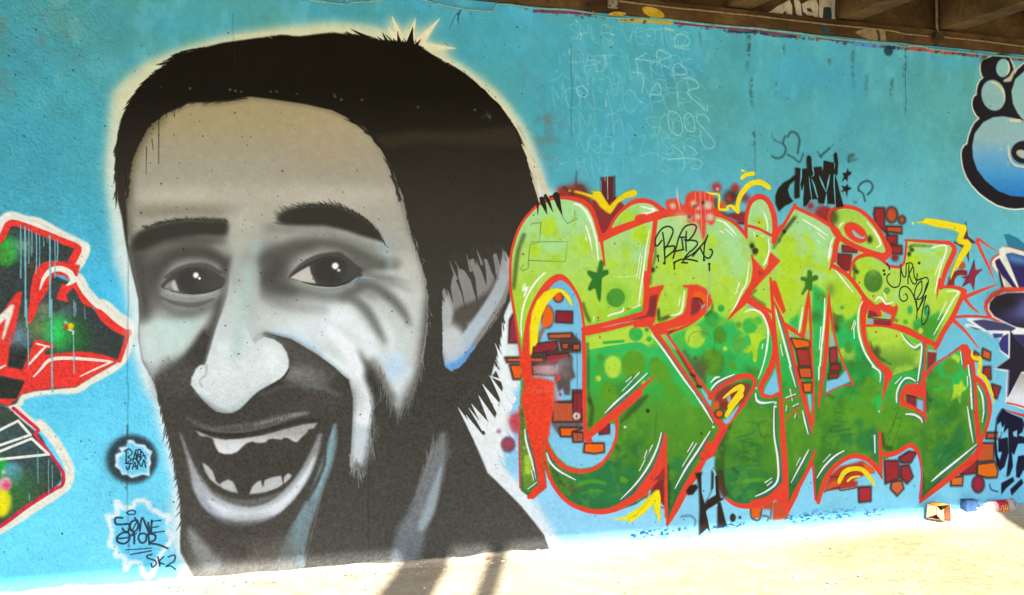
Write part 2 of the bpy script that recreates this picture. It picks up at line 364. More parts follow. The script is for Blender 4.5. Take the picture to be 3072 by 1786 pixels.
    dot("I:775,292", 10.5, "f0c808", 2, 1); dot("I:722,300", 8, "c04a34", 3, .9); dot("I:722,250", 4, "e6e6dc", 2); stroke("I:760,330 808,350 800,375", "d8d8cc", 5, 2)
left_piece()

# ---- portrait
SHP = {}
def portrait():
    # pale halo
    H = ("A:60,1465 40,1250 55,1050 75,850 95,680 190,580 350,450 550,375 780,305 1000,250 1300,210 1600,175 1870,168 B:0,168 200,185 330,200 400,235 425,120 505,235 600,130 592,262 775,140 665,300 900,352 800,385 850,420 960,490 1070,570 1200,670 1300,790 1400,930 1470,1080 1530,1250 1570,1400 "
         "K:640,350 560,500 300,700 150,1000 120,1465 D:1290,870 1330,900 1340,1200 1380,1465 G:1140,180 1120,330 1050,420 1080,560 1060,620 1130,700 1250,820 1340,950 1420,1090 1450,1250 1300,1300 -500,1300 E:520,1380 520,1250 470,1150 460,1000 465,850 470,740 440,620 420,500 380,380 350,230 290,130 I:1680,1100 1600,1000 1520,750 1440,500 1430,330 1420,100 H:1400,1300 1370,1130 1300,950 1270,850 1245,600 1220,400 1180,150")
    hc = ('v', [(60, "ded2a2"), (300, "e2d8ae"), (500, "e4e0c4"), (700, "e4ece0"), (1000, "f0f2ea"), (1300, "f4f8f8")])
    poly(H, hc, 34, .8)
    poly(H, hc, 18, .6)
    fur("G:1100,330 1060,420 1050,520", "f4f6f6", 60, [55, 55], 10, 8, 6, .8)
    for t in ["B:500,300 430,120", "B:560,300 602,135", "B:640,300 780,135", "B:680,345 900,355", "B:470,300 400,200"]:
        stroke(t, "e4d8aa", [26, 14, 2], 3, 1, 0)
    # head silhouette in rolled black paint, lightened lower down to imitate glare and sheen
    SIL = ("A:128,1465 118,1290 115,1130 130,1000 150,890 190,800 250,700 330,600 430,520 560,400 760,350 900,315 1150,280 1330,255 1460,268 1700,238 1870,262 B:30,232 200,270 330,292 450,300 540,310 630,335 700,385 800,450 950,530 1080,625 1180,715 1250,815 1320,925 1370,1025 1400,1110 1440,1195 1475,1330 "
           "K:380,300 430,460 560,410 640,375 640,420 560,440 430,490 330,580 225,720 150,900 112,1100 112,1465 D:1295,860 1250,960 1235,1080 1215,1200 1150,1430 G:1060,0 1085,140 1070,200 1050,290 1015,380 965,440 905,440 870,400 850,370 905,480 960,600 990,680 1100,790 1200,890 1290,1000 1350,1080 1380,1150 1395,1195 1250,1215 900,1240 420,1260 0,1330 "
           "E:1260,1350 620,1400 590,1330 540,1230 515,1190 515,1100 520,1000 510,850 490,720 470,600 440,470 410,350 370,190 C:400,1465 310,1300 282,1130 288,1000 282,850 222,600 185,420 160,250")
    bk = ('v', [(60, "120e05"), (280, "131008"), (430, "25211a"), (520, "2e2a20"), (650, "37332a"), (900, "403d36"), (1200, "43413a"), (1500, "4f4c45"), (1700, "5a574f")])
    poly(SIL, bk, 2.5)
    poly("B:300,1000 600,955 900,975 1200,940 1345,930 1400,1075 1100,1070 700,1045 380,1085 300,1050", "362e1f", 16, .85)
    for t, an, ln in [("A:118,1460 118,1290 116,1130 136,990 166,880 206,790", [96, 98, 98, 102, 108, 115], 26), ("A:200,790 260,690 330,600 430,520", [125, 140, 150], 26), ("A:430,520 560,400 760,350", [155, 165, 172], 20),
                      ("B:100,250 330,290 450,300 640,340", [200, 220, 235, 260], 20), ("B:700,390 950,530 1080,625 1180,715", [215, 215, 222], 14), ("B:1180,715 1320,925 1400,1110 1470,1330", [225, 232, 240], 22),
                      ("E:375,190 445,470 495,720 520,900 520,1150", [98, 106, 108, 112, 100], 24), ("D:1240,900 1235,1100 1180,1250 G:1050,0", [70, 72, 74], 24)]:
        fur(t, bk, ln * .8, an, 4, 11, 1.6, .9, .45, 7)
    for t, w in [("B:470,230 480,310", [1, 10]), ("B:582,200 560,320", [1, 22]), ("B:360,240 400,320", [1, 12]), ("B:660,350 560,330", [2, 14]), ("B:130,215 250,280", [1, 14]), ("B:640,290 610,330", [1, 9])]:
        stroke(t, "171208", w, 1.5, 1, 0)
    for t, w in [("B:1380,1060 1500,1300 1560,1465", [3, 16, 8]), ("B:1430,1210 1480,1330 K:400,300 435,460", [2, 7, 7, 5]), ("B:1440,1270 K:380,240 430,440", [1, 7, 4]), ("K:355,230 400,340 432,460", [2, 5, 3]), ("K:330,0 400,200 520,400", [20, 16, 4]), ("B:1480,1240 K:460,240 540,400", [10, 14, 3])]:
        stroke(t, "ddd4b6", w, 2, .95)
    for t in ["K:380,60 480,280", "K:330,60 400,200", "K:350,150 390,290", "B:1430,1100 1500,1230"]:
        stroke(t, "4a4436", [1, 3, 1], 1.5, .8)
    for t, w in [("K:412,500 414,600", [7, 1]), ("K:470,470 515,600", [14, 1]), ("K:520,420 578,575", [10, 1])]:
        stroke(t, "2c2820", w, 1.5, 1, 0)
    # white spikes cutting into the neck
    WS = "f2f6f6"
    for tip, base, w in [("1030,0", "1150,210", 22), ("1005,62", "1120,260", 26), ("955,112", "1100,330", 34), ("930,185", "1060,430", 36), ("885,240", "1040,470", 40), ("868,265", "960,400", 12), ("798,262", "960,520", 30), ("850,310", "1010,570", 40)]:
        stroke("G:" + tip + " " + base, WS, [.5, w * .55, w], 1.8, 1, 0)
    for tip, base, w in [("D:1235,1020", "1250,1200", 12), ("D:1225,1130", "1270,1300", 14), ("D:1185,1175", "1270,1400", 16), ("D:1180,1340", "1290,1465", 18), ("D:1140,1410", "G:1160,120", 16), ("D:1290,880", "1260,1150", 20)]:
        stroke(tip + " " + base, WS, [1, w], 2, 1, 0)
    poly("G:905,480 990,680 1130,780 1250,840 1120,700 1050,600 1000,560 960,440", WS, 6)
    # ---------- skin
    skin = ('v', [(290, "a2926a"), (360, "a8986f"), (440, "a69a7e"), (540, "a49c88"), (580, "b4ab98"), (620, "a8a392"), (760, "9c9c92"), (900, "aaaea8"), (1020, "bcc2be"), (1160, "c6cccc"), (1300, "bcc4c6")])
    SK = ("C:250,1465 C:400,1465 310,1290 284,1130 290,1000 284,850 235,640 205,440 200,300 190,60 A:195,1400 205,1330 230,1180 280,1060 350,930 450,850 560,800 650,755 780,752 940,740 1100,710 1300,735 1500,765 1700,810 1800,860 1868,905 "
          "B:120,870 220,930 290,1010 350,1095 400,1180 440,1260 470,1360 485,1465 D:500,130 530,200 560,350 610,430 645,600 688,740 692,850 690,960 680,1100 655,1300 640,1465 G:550,0 520,150 480,220 425,305 375,230 325,130 300,30 G:300,200 265,260 250,300 235,450 190,640 160,670 105,640 115,500 125,300 125,200 100,80 0,0 "
          "C:1850,1465 1750,1370 1600,1260 1400,1140 1200,1090 1100,1200 900,1200 760,1080 700,1180 620,1290 540,1370 470,1440")
    SK = SK.replace("C:250,1465 ", "")
    SHP["head"] = SIL; SHP["face"] = SK
    poly(SK, skin, 3)
    CLIP[0] = np.zeros((CH, CW), np.float32)
    m, x0, y0 = fill_mask(cpx(parse(SK)), 2); CLIP[0][y0:y0 + m.shape[0], x0:x0 + m.shape[1]] = m
    DK = "58564e"
    # forehead tones
    dot("A:1650,1000", 120, "b09a78", 70, .5, 70); dot("A:900,1330", 230, "b0a894", 90, .4, 60); dot("C:650,120", 120, "c2b8a2", 50, .7, 26); dot("C:1650,110", 160, "c0b8a6", 50, .6, 30); dot("C:1050,180", 60, "b4ac98", 50, .6, 60)
    stroke("A:200,1465 230,1200 330,980 450,870", "5e5438", 26, 30, .7); stroke("C:205,0 210,200 230,400", "6a6658", 24, 20, .7)
    stroke("C:260,200 450,190 750,185 980,200", "8a8270", 30, 30, .75); stroke("C:300,240 600,215 900,225", "7a7262", 18, 22, .5)
    stroke("D:480,0 500,120 530,300 600,480 650,700", "8e8a7e", 22, 20, .5)
    # sockets: broad greys
    stroke("C:230,520 300,760 320,950", "54524a", 44, 40, .85); dot("C:330,650", 40, "62605a", 40, .8, 60)
    poly("C:230,420 450,430 700,400 930,400 930,560 600,480 420,560 330,700 250,640", "5e5c54", 14, .9)
    stroke("C:330,560 450,470 620,440 800,440 920,470", "76766c", 20, 18, .9); dot("C:900,470", 26, "a0a69e", 24, .8, 16)
    stroke("C:420,680 500,570 620,520 780,525 900,580 935,660", "52504a", 34, 20, .95)
    stroke("C:440,700 520,620 640,575 760,590 880,660", "74746e", 14, 14, .7)
    stroke("C:395,640 405,760 430,860", "5a5850", 26, 24, .8)
    dot("C:600,890", 90, "74746c", 40, .7, 30)
    # left cheek
    dot("C:520,1120", 60, "b2c8c0", 50, .8, 60); dot("C:620,1040", 60, "aac2ba", 40, .6, 30); dot("C:480,1250", 60, "b6c0bc", 50, .7, 50)
    stroke("C:310,940 450,900 560,950 700,945 850,870", "6c6c66", [10, 18, 30, 30, 22], 22, .85)
    stroke("C:300,1000 400,960 520,975", "8a8c86", 20, 22, .6)
    stroke("C:330,1340 380,1400 440,1440", "8a8e8a", 30, 26, .6)
    stroke("C:880,850 850,1000 780,1150 680,1290 560,1400", "62605a", [20, 30, 36, 34, 30], 26, .9)
    # bridge and right socket
    stroke("C:940,330 945,400 930,520", "8c8c84", 26, 24, .5)
    dot("C:1250,560", 60, "6e6e68", 50, .9, 46); dot("C:1260,680", 50, "5c5c56", 46, .9, 50); dot("C:1300,780", 60, "62625c", 40, .8, 30); dot("C:1180,640", 40, "888a84", 50, .6, 70)
    stroke("C:1230,330 1450,340 1650,340 D:60,390 200,450 350,500", "7e7e76", 26, 24, .75)
    stroke("C:1380,380 1600,320 1700,335 D:60,400", "9a9e96", 8, 8, .7)
    stroke("C:1180,560 1300,500 1450,450 1600,440 D:20,450 150,500 300,570 460,600", "5e5e57", [20, 34, 40, 36, 34, 34, 30, 10], 24, .95)
    stroke("C:1350,600 1480,525 1600,495 1720,500 D:100,550 220,610", "7c7c76", [6, 14, 16, 14, 12, 5], 14, .75)
    # under the right eye
    stroke("C:1290,760 1450,800 1600,835 1750,840 D:120,800 230,750", "5c5c56", [30, 44, 40, 40, 36, 20], 26, .9)
    dot("C:1420,870", 80, "80807a", 46, .7, 22)
    # cheek light and creases
    dot("D:-60,930", 110, "d2d8d6", 46, .8, 30); stroke("D:0,960 120,1010 230,1120 280,1230", "d4dada", 44, 40, .8); stroke("D:180,860 330,980 430,1160 450,1340", "c8ccca", 30, 26, .8)
    stroke("D:430,900 560,1000 600,1150 560,1300", "b2b2ac", 40, 34, .6); dot("D:540,830", 46, "c0bfb8", 40, .8, 50); dot("D:450,1340", 30, "a6c0d8", 26, .7, 40); dot("D:540,640", 40, "b8b6ac", 36, .7, 50)
    stroke("D:60,830 150,850 250,940 320,1060 380,1170", "6a6a66", [20, 30, 30, 24, 8], 18, .92)
    stroke("D:170,720 300,760 430,850 520,960 560,1040", "64645f", [20, 30, 30, 22, 5], 16, .92)
    stroke("D:240,700 380,720 500,760 590,800", "7a7a74", [14, 14, 10, 3], 10, .8)
    stroke("D:150,640 300,620 400,620 500,600", "5c5c56", [20, 22, 14, 3], 12, .9); stroke("D:120,560 260,590 400,560 490,570", "68665f", [18, 22, 14, 3], 12, .85)
    stroke("D:200,660 340,680 460,700 560,740", "62625c", [10, 12, 8, 2], 8, .8); stroke("D:260,640 400,655 520,690", "bcbab2", [3, 9, 6], 7, .8)
    stroke("D:330,480 400,530 410,640", "a4c4cc", 14, 20, .5); dot("D:380,430", 22, "90a8b0", 22, .6, 12)
    stroke("C:1150,450 1100,700 1060,1000 1040,1300", "a2bab2", 26, 30, .7); dot("C:1020,330", 50, "b0b0a2", 50, .6, 80); dot("C:1300,960", 110, "b8b8b2", 60, .5, 40)
    dot("C:1560,1060", 120, "d0d6d8", 50, .7, 40); stroke("C:1250,1090 1450,1140 1650,1270 1800,1420", "a8c4d8", 14, 12, .8)
    stroke("D:-20,1080 90,1190 170,1330 G:150,80 200,200 205,330", "e6ecec", [20, 36, 40, 40, 40, 36], 26, .85)
    stroke("D:185,1235 235,1315 278,1400 G:240,60 275,140 305,220 310,300 300,380", bk, [2, 12, 30, 40, 42, 50, 48, 40], 17, 1)
    stroke("D:690,740 690,1000 660,1300 G:560,40", "706c64", 26, 24, .6)
    stroke("G:300,20 340,120 390,220", "8c8c88", 16, 18, .6)
    stroke("G:-60,-10 30,10 80,60", "a0c4e4", 12, 12, .7)
    fur("A:780,752 940,742 1060,722", bk, 16, 165, 3, 12, 1.5, .8); fur("A:450,850 620,770 700,750", bk, 14, 160, 3, 12, 1.5, .8)
    dot("C:340,700", 50, "4c4a45", 50, .55, 90); stroke("C:945,540 925,680 900,850 860,980", "4e4c47", [14, 24, 22, 10], 18, .8); dot("C:1260,640", 56, "4a4843", 44, .6, 60)
    dot("D:150,560", 70, "5a5852", 50, .45, 26); dot("C:600,470", 120, "55534e", 40, .35, 22); stroke("C:1200,820 1400,900 1650,930", "6c6b66", [10, 26, 20], 36, .5)
    dot("C:1290,1280", 26, "e2e9e6", 26, .7, 50); dot("E:820,200", 60, "dde4e2", 40, .6, 24); dot("C:1000,1150", 34, "d2dad7", 40, .6, 60)
    stroke("C:900,860 860,1000 800,1150 720,1290 620,1400 520,1480", "4c4943", [14, 34, 56, 76, 90, 90], 46, .85)
    stroke("C:300,1440 400,1480 520,1460", "5a5751", 34, 34, .7); stroke("D:700,880 690,1050 670,1250 650,1400 G:520,140 440,280", "524f48", [20, 34, 40, 44, 44, 30], 40, .75); stroke("G:250,-20 300,90 370,200", "5a5750", 30, 24, .6)
    stroke("C:250,560 260,700 290,830 300,950", "4e4c46", 50, 44, .6); stroke("C:1000,560 960,700 935,850", "b8bcb4", 8, 14, .5)
    stroke("C:400,620 520,520 680,490 850,540 940,640", "4a4843", [20, 26, 26, 26, 22], 20, .55); stroke("C:1230,700 1300,600 1420,510 1560,470", "4a4843", [30, 40, 30, 16], 24, .6)
    stroke("C:1180,700 1280,760 1400,800", "54524c", [30, 40, 30], 34, .6); stroke("D:100,800 200,790 300,840", "66645e", [10, 20, 14], 24, .5)
    stroke("G:-60,-60 20,-10 90,50 150,130 180,220 180,330", "dfe6e6", [14, 26, 36, 40, 40, 38], 26, .8)
    stroke("C:230,470 330,430 500,410 700,410 900,420", "4c4943", [20, 34, 28, 22, 16], 18, .7)
    # airbrushed: melt the coats into one another, then deepen
    m = CLIP[0]; sm = blur(m, 5); sm = np.clip(sm * 2 - 1, 0, 1)[..., None]
    for k in range(3):
        b_ = blur(IMG[..., k].copy(), 5); IMG[..., k] += (b_ - IMG[..., k]) * sm[..., 0]
    w_ = (np.clip((SY - 520) / 260, 0, 1) * sm[..., 0])[..., None]
    IMG[:] += (np.clip((IMG - .5) * 1.24 + .535, 0.1, .97) - IMG) * w_
    CLIP[0] = None
    fur("B:1050,600 1180,720 1250,800 1340,930 1420,1080 1490,1250", "ddd2a8", 26, [212, 222, 228, 236, 240, 246], 4.5, 10, 1.6, .9, .5, 5)
    fur("B:760,410 900,490 1050,590", "ddd2a8", 18, [205, 208, 212], 4, 14, 1.6, .8, .5, 5)
    fur("A:1000,270 1300,240 1600,215 1800,210", "d8cda0", 18, [20, 25, 30], 4, 16, 1.6, .7, .5, 6)
    fur("A:200,1440 230,1180 350,930 450,850", bk, 20, [100, 110, 130, 150], 5, 9, 2, .8)
    fur("B:120,870 290,1010 400,1180 485,1465", bk, 22, [215, 235, 245, 262], 6, 9, 2.5, .75)
    fur("D:490,60 560,350 645,600 690,800 690,1000 650,1300", "8e8a80", 26, [80, 80, 80, 88, 95, 100], 3, 9, 1.5, .8)
    fur("D:520,100 580,380 660,620 700,800 700,1000", bk, 24, [255, 255, 258, 268, 275], 3.5, 9, 1.2, .8)
    fur("G:300,30 350,180 420,310", "7c7a74", 34, 85, 3, 6, 1.5, .7); fur("G:420,310 500,200 550,20", "75736e", 34, 95, 3, 6, 1.5, .7)
    fur("G:110,600 190,650 240,440", "a0a4a4", 40, 88, 3.5, 5, 1.5, .75); fur("G:250,260 260,420 240,560", "77756f", 40, 80, 3, 7, 2, .5)
    # eyes
    stroke("C:480,690 560,640 660,608 780,606 880,655", "484640", [8, 16, 18, 16, 10], 9, .8); stroke("C:1400,672 1480,600 1600,545 1740,528 D:90,560 200,640", "42403a", [6, 14, 20, 20, 18, 12], 9, .85)
    E1 = "C:448,745 500,690 570,640 640,618 740,612 830,640 890,680 925,715 890,765 790,800 680,812 600,800 520,785 460,770"
    SHP["left_eye"] = E1
    poly(E1, "4c4a45", 3, 1, 1); poly("C:480,745 520,715 548,705 575,795 520,780 470,768", "8e8c84", 3); poly("C:520,745 538,712 548,712 578,792 545,786", "c6c2b8", 2)
    dot("C:690,712", 50, "3e3c38", 8, .9, 38); dot("C:790,730", 36, "4a4842", 20, .9, 22)
    stroke("C:520,790 640,808 780,800 890,760", "34322e", [3, 5, 5, 3], 4, .7)
    stroke("C:450,810 560,845 680,858 790,838 870,800", "94968e", [5, 12, 15, 14, 6], 8, .95); stroke("C:440,835 560,880 700,890 830,850", "5c5c56", [6, 14, 16, 8], 10, .8)
    dot("C:702,674", 8.5, "fbfaf2", 2); dot("C:729,697", 4, "fdfcf6", 1.5)
    E2 = "C:1385,692 1450,640 1535,590 1620,550 1700,535 1780,550 D:120,590 180,640 215,680 150,720 60,750 C:1700,758 1600,748 1480,722"
    SHP["right_eye"] = E2
    poly(E2, "4a4843", 3, 1, 1); poly("C:1388,692 1450,650 1532,606 1545,660 1582,736 1490,724", "ccc4b8", 2)
    dot("C:1690,640", 52, "3a3834", 8, .9, 42); dot("D:90,655", 26, "4c4b48", 14, .6, 22)
    stroke("C:1480,724 1580,745 1700,755 D:60,740 150,700", "2f2d2a", [3, 6, 5, 5, 3], 4, .8); stroke("C:1385,690 1450,640 1540,588 1640,548", "3a3833", [4, 7, 9, 9], 5, .8)
    stroke("C:1430,738 1560,772 1700,782 D:80,760 170,700", "8c8e88", [4, 9, 10, 8, 5], 6, .9); stroke("D:140,720 200,690 300,700", "8aa4b0", 6, 6, .7)
    dot("C:1722,606", 10, "fdfaf0", 2); dot("C:1748,637", 4.5, "fdfcf6", 1.5)
    # eyebrows
    B1 = "C:235,425 262,370 330,330 450,292 580,266 700,262 800,268 925,268 945,310 935,360 930,385 860,392 760,385 600,400 450,425 330,480 250,500"
    SHP["left_brow"] = B1
    poly(B1, "3a3831", 11, 1); fur("C:330,330 450,292 600,268 780,268 930,275", "37352d", 12, [190, 200, 205, 215, 230], 3, 6, 1.8, .8)
    B2 = "C:1300,240 1360,195 1450,170 1600,158 1740,165 1850,210 D:220,255 290,310 340,370 362,425 290,410 200,385 100,350 20,330 C:1640,312 1480,312 1340,305 1300,275"
    SHP["right_brow"] = B2
    poly(B2, "35332b", 9, 1); fur("C:1450,168 1600,158 1740,165 1850,210 D:250,280 340,380", "302e26", 13, [205, 215, 225, 232, 240, 245], 3.2, 6, 1.8, .8); fur("C:1310,300 1300,260 1340,200 1420,175", "4a483e", 16, [190, 200, 205, 210], 3, 5, 2.5, .6)
    fur("D:360,420 330,400", "3a382f", 24, 70, 4, 8, 1.5)
    # moustache side lights and fold right of the nose
    poly("C:1190,1092 1240,1100 1400,1150 1600,1270 1750,1390 1700,1465 1400,1465 1400,1300 1350,1200 1280,1140", "54504a", 8)
    dot("E:1330,75", 62, "7e7c78", 26, .95, 32, 20); dot("E:1240,50", 34, "807e7a", 20, .8, 20)
    dot("E:1400,200", 120, "504b45", 60, .8, 46)
    stroke("E:1050,180 1200,130 1400,130 1520,180", "6c7672", 14, 12, .5)
    stroke("C:880,1010 830,1120 790,1230 760,1320", "45413b", [10, 16, 20, 18], 14, .7); stroke("C:460,1450 560,1380 640,1290 710,1190 760,1090", "45413b", [40, 36, 30, 26, 12], 26, .75)
    stroke("G:150,640 200,660 240,600", bk, [20, 24, 30], 22, .5)
    # left beard tone
    dot("C:600,1420", 70, "5c5852", 50, .8, 40); dot("E:460,100", 46, "504c46", 40, .8, 60)
    # nose
    poly("C:1000,560 945,620 925,800 870,1000 830,1130 800,1240 775,1330 E:600,80 760,150 1000,60 1130,-20 C:1220,1130 1170,1060 1160,900 1170,650 1120,560", ('v', [(760, "a8aca2"), (900, "bac0ba"), (1060, "cad3cf"), (1150, "d0d8d6")]), 14, .9)
    nose = "C:950,640 930,780 895,920 845,1060 815,1170 785,1270 768,1330 735,1330 700,1360 680,1410 E:585,70 582,120 610,170 680,240 740,288 790,300 850,298 900,272 950,222 1010,162 1100,112 1160,78 1195,40 1208,5 C:1384,1300 1368,1240 1330,1180 1270,1140 1200,1125 1130,1180 1050,1000 1050,800"
    SHP["nose"] = nose
    poly(nose, ('v', [(810, "a8aca4"), (900, "c2cac4"), (1020, "d6dedb"), (1120, "e2e8e6"), (1230, "d8e0de")]), 2.5, 1)
    stroke("C:1080,650 1060,850 1020,1100 1000,1250", "b0d0c8", 26, 30, .5); dot("C:1250,1290", 34, "eef3f1", 30, .8, 46); stroke("C:900,1200 880,1350 E:700,140", "e8eeec", 30, 34, .6); stroke("E:640,180 760,270 840,275 940,200 1080,110", "a8c0c0", 14, 14, .4)
    stroke("C:780,1330 775,1400 E:640,90 655,130", "a2a8a4", 6, 7, .6)
    stroke("C:1130,1150 1180,1100 1280,1130", "9a9e9a", 8, 10, .4)
    stroke("C:945,640 925,800 885,940 835,1080 800,1200 770,1310", "63635d", [4, 8, 8, 8, 8, 5], 8, .55)
    stroke("E:585,130 680,250 745,298 840,308 900,280 1020,165 1160,85 1210,20", "3b3732", [4, 6, 6, 6, 6, 6, 8, 6], 6, .8)
    # moustache and upper lip
    stroke("E:620,230 760,330 900,330 1050,220 1250,180", "45413b", [30, 40, 44, 50, 60], 30, .7)
    stroke("E:560,330 700,400 860,400 1000,385 1150,335 1330,290", "66635d", [6, 16, 30, 32, 26, 10], 14, .9)
    stroke("E:1000,370 1150,335 1250,310 1330,300", "8c8a85", [6, 12, 12, 5], 10, .8)
    fur("E:780,400 900,400 1050,375 1200,320", "46423b", 14, [250, 255, 265, 280], 2.5, 7, 1.8, .5)
    stroke("E:600,400 720,430 850,445 1000,425 1150,385 1300,345 1400,345", "38342e", [6, 12, 16, 14, 12, 12, 10], 6, .9)
    # mouth
    mouth = "E:605,405 720,440 850,455 1000,435 1150,395 1290,360 1400,355 1390,440 1340,560 1270,660 1220,720 1120,790 1000,825 880,825 760,790 680,700 640,600 620,500"
    SHP["mouth"] = mouth
    poly(mouth, "46433c", 4)
    tc = ('v', [(1270, "b0aea8"), (1300, "aeaca6"), (1325, "d6d6d4"), (1360, "eef0f2")])
    poly("E:612,408 650,425 720,455 800,468 900,462 1040,440 1180,402 1300,370 1392,360 1370,395 1340,400 1318,430 1290,455 1262,485 1235,478 1205,458 1180,455 1160,468 1115,462 1080,465 1058,486 1010,490 975,480 940,490 905,520 880,545 840,560 795,560 760,548 738,510 722,462 690,448 640,445", tc, 1.8)
    poly("E:652,612 690,635 718,665 735,705 742,735 765,755 790,735 825,722 850,738 868,770 884,812 840,806 770,775 705,725 670,675", "c2c2be", 2.5); dot("E:820,765", 16, "c8cac6", 8, .8, 12)
    poly("E:955,820 975,770 1005,738 1030,728 1042,780 1055,728 1100,708 1160,698 1172,745 1180,705 1205,682 1228,695 1220,720 1150,772 1050,812", "c6c6c4", 2.5); dot("E:1100,755", 18, "ced2d2", 8, .8, 10)
    stroke("E:770,760 780,790", "5c5a54", 3, 2, .6); stroke("E:1170,700 1175,755", "4a4842", 3, 2, .9)
    # lips and chin lights
    stroke("E:630,560 680,720 780,800 900,835 1020,830 1150,790 1250,700 1330,560", "4a463f", [6, 14, 18, 18, 18, 16, 12, 8], 10, .8)
    stroke("E:640,700 720,810 860,870 1010,865 1160,810", "76746e", [6, 16, 20, 20, 8], 14, .8)
    stroke("E:515,430 560,560 600,680 640,780 720,880 850,940 980,950 1110,905 1220,810 1310,690 1370,560 1410,440", ('v', [(1300, "8e8e8c"), (1400, "aaacac"), (1500, "c0c6ca"), (1560, "d8dee2")]), [3, 9, 20, 36, 48, 52, 50, 46, 40, 34, 26, 12], 14, .95)
    stroke("E:700,860 820,935 960,960 1100,925 1210,840 1310,710 1370,590", "eef2f6", [5, 24, 32, 30, 24, 18, 6], 16, .9)
    stroke("E:640,830 760,970 940,1010 1120,960", "8a94a4", [4, 14, 18, 8], 14, .6)
    # cheek-line and beard lights
    stroke("E:1505,370 1490,480 1460,600 1410,740 1360,870 1300,1000 1250,1130 1220,1260", "82969a", [8, 26, 34, 34, 36, 50, 66, 84], 14, .9)
    stroke("E:1495,400 1470,560 1420,720 1380,840", "8cb4bc", [4, 16, 16, 4], 10, .7); stroke("E:1320,900 1270,1050 1230,1150", "829ea2", 18, 20, .6)
    stroke("E:1440,700 1400,900 1350,1100 1300,1300", "8c8880", 3, 4, .6); stroke("E:1430,470 1440,600 1400,720 1330,850", "4c4842", 10, 8, .8)
    poly("E:690,1140 900,1110 1140,1060 1250,1150 1290,1330 900,1370 640,1380 560,1240 560,1060", "78736a", 26, .7)
    stroke("E:580,1050 640,1160 720,1270", "9a9c9a", [16, 40, 56], 28, .85); stroke("E:640,1000 800,1150 900,1180", "504b44", 46, 36, .75)
    dot("E:960,1060", 120, "4c4740", 50, .8, 34); fur("E:720,1170 900,1160 1100,1110", "524d46", 26, 100, 5, 8, 5, .35)
    poly("E:560,1290 900,1270 1260,1250 1290,1320 900,1360 600,1390", "8a8374", 10, .6)
    stroke("G:700,440 680,560 640,700 590,850 530,1000 480,1150", "84888a", [16, 48, 62, 66, 76, 90], 28, .9)
    stroke("G:690,640 650,800 610,930 560,1030", "acbcc0", [4, 26, 34, 24], 20, .85); stroke("G:470,1050 440,1190 430,1240", "808486", 60, 30, .7)
    fur("G:640,520 600,640 560,760 520,850", "848482", 34, 282, 3.5, 7, 1.5, .6); fur("G:720,480 760,560", "66625c", 30, 280, 3, 8, 2, .5)
    stroke("G:230,640 225,900 215,1100", "423d36", 4, 3, .5)
    # ---------- ear
    ear = "D:792,790 820,760 850,800 870,700 900,620 960,640 1000,560 1060,540 1120,560 1180,520 1230,500 1260,500 1292,560 1298,640 1290,760 1260,870 1200,990 1120,1100 1050,1190 980,1290 920,1350 862,1378 815,1340 792,1200 788,1000"
    SHP["ear"] = ear
    poly(ear, "8c8a84", 3)
    CLIP[0] = np.zeros((CH, CW), np.float32); m, x0, y0 = fill_mask(cpx(parse(ear)), 2); CLIP[0][y0:y0 + m.shape[0], x0:x0 + m.shape[1]] = m
    poly("D:850,560 1250,480 1200,720 1050,900 960,930 880,850", "8a8781", 14, .9)
    dot("D:1070,640", 50, "8a867e", 36, .8, 60); stroke("D:920,650 1000,800", "8e8a84", 30, 20, .7)
    stroke("D:1200,690 1160,800 1060,900 960,960 880,1010", "4e4a44", [14, 24, 44, 56, 44], 22, .9); stroke("D:840,1040 940,1050 970,1110", "56524c", [14, 34, 16], 16, .9)
    stroke("D:1265,560 1240,700 1180,840 1090,980 1000,1110 920,1230 860,1310", ('v', [(780, "a6a8aa"), (900, "b4bcc0"), (1010, "b8c6d0"), (1080, "9fc0e2")]), [20, 34, 38, 38, 40, 44, 40], 12, .95)
    stroke("D:835,850 830,950 825,1030", "aeb0ae", [14, 34, 26], 16, .9); dot("D:860,1160", 40, "ccd0d0", 20, .95, 54); dot("D:830,960", 18, "b8bab8", 12, .8, 40); stroke("D:1290,560 1290,700", "b0b4b8", 14, 10, .7)
    stroke("D:1030,1200 960,1290 890,1350 830,1350", "6aa6e0", [8, 24, 28, 16], 14, .95); stroke("D:860,1330 960,1300 1040,1200", "5a9cdc", 12, 12, .6)
    CLIP[0] = None
    fur("D:792,800 790,1000 795,1250", bk, 14, 85, 4, 9, 1.5, .9); fur("D:1240,900 1120,1090 980,1290", bk, 12, 120, 4, 10, 2, .5)
    for t, w in [("D:830,700 872,868", 14), ("D:880,540 915,740", 18), ("D:950,560 1020,700 1058,890", 26), ("D:905,700 940,800 965,920", 8), ("D:1020,480 1045,600", 14), ("D:1060,520 1100,640 1120,750", 24), ("D:1130,480 1170,640 1190,710", 22), ("D:1200,470 1222,600", 16), ("D:1230,460 1228,560", 9), ("D:815,740 835,820", 8)]:
        p = parse(t); stroke(p, "3f3b34", [w * 1.2, w * .6, .6], 3.5, .95, 0)
    for t, w in [("D:850,570 900,700", 8), ("D:975,520 1005,640", 9), ("D:1050,485 1085,590", 9), ("D:1175,510 1200,600", 6), ("D:1235,475 1262,560", 9), ("D:890,570 935,660", 5)]:
        stroke(t, "86827a", [.6, w], 1.5, 1, 0)
portrait()

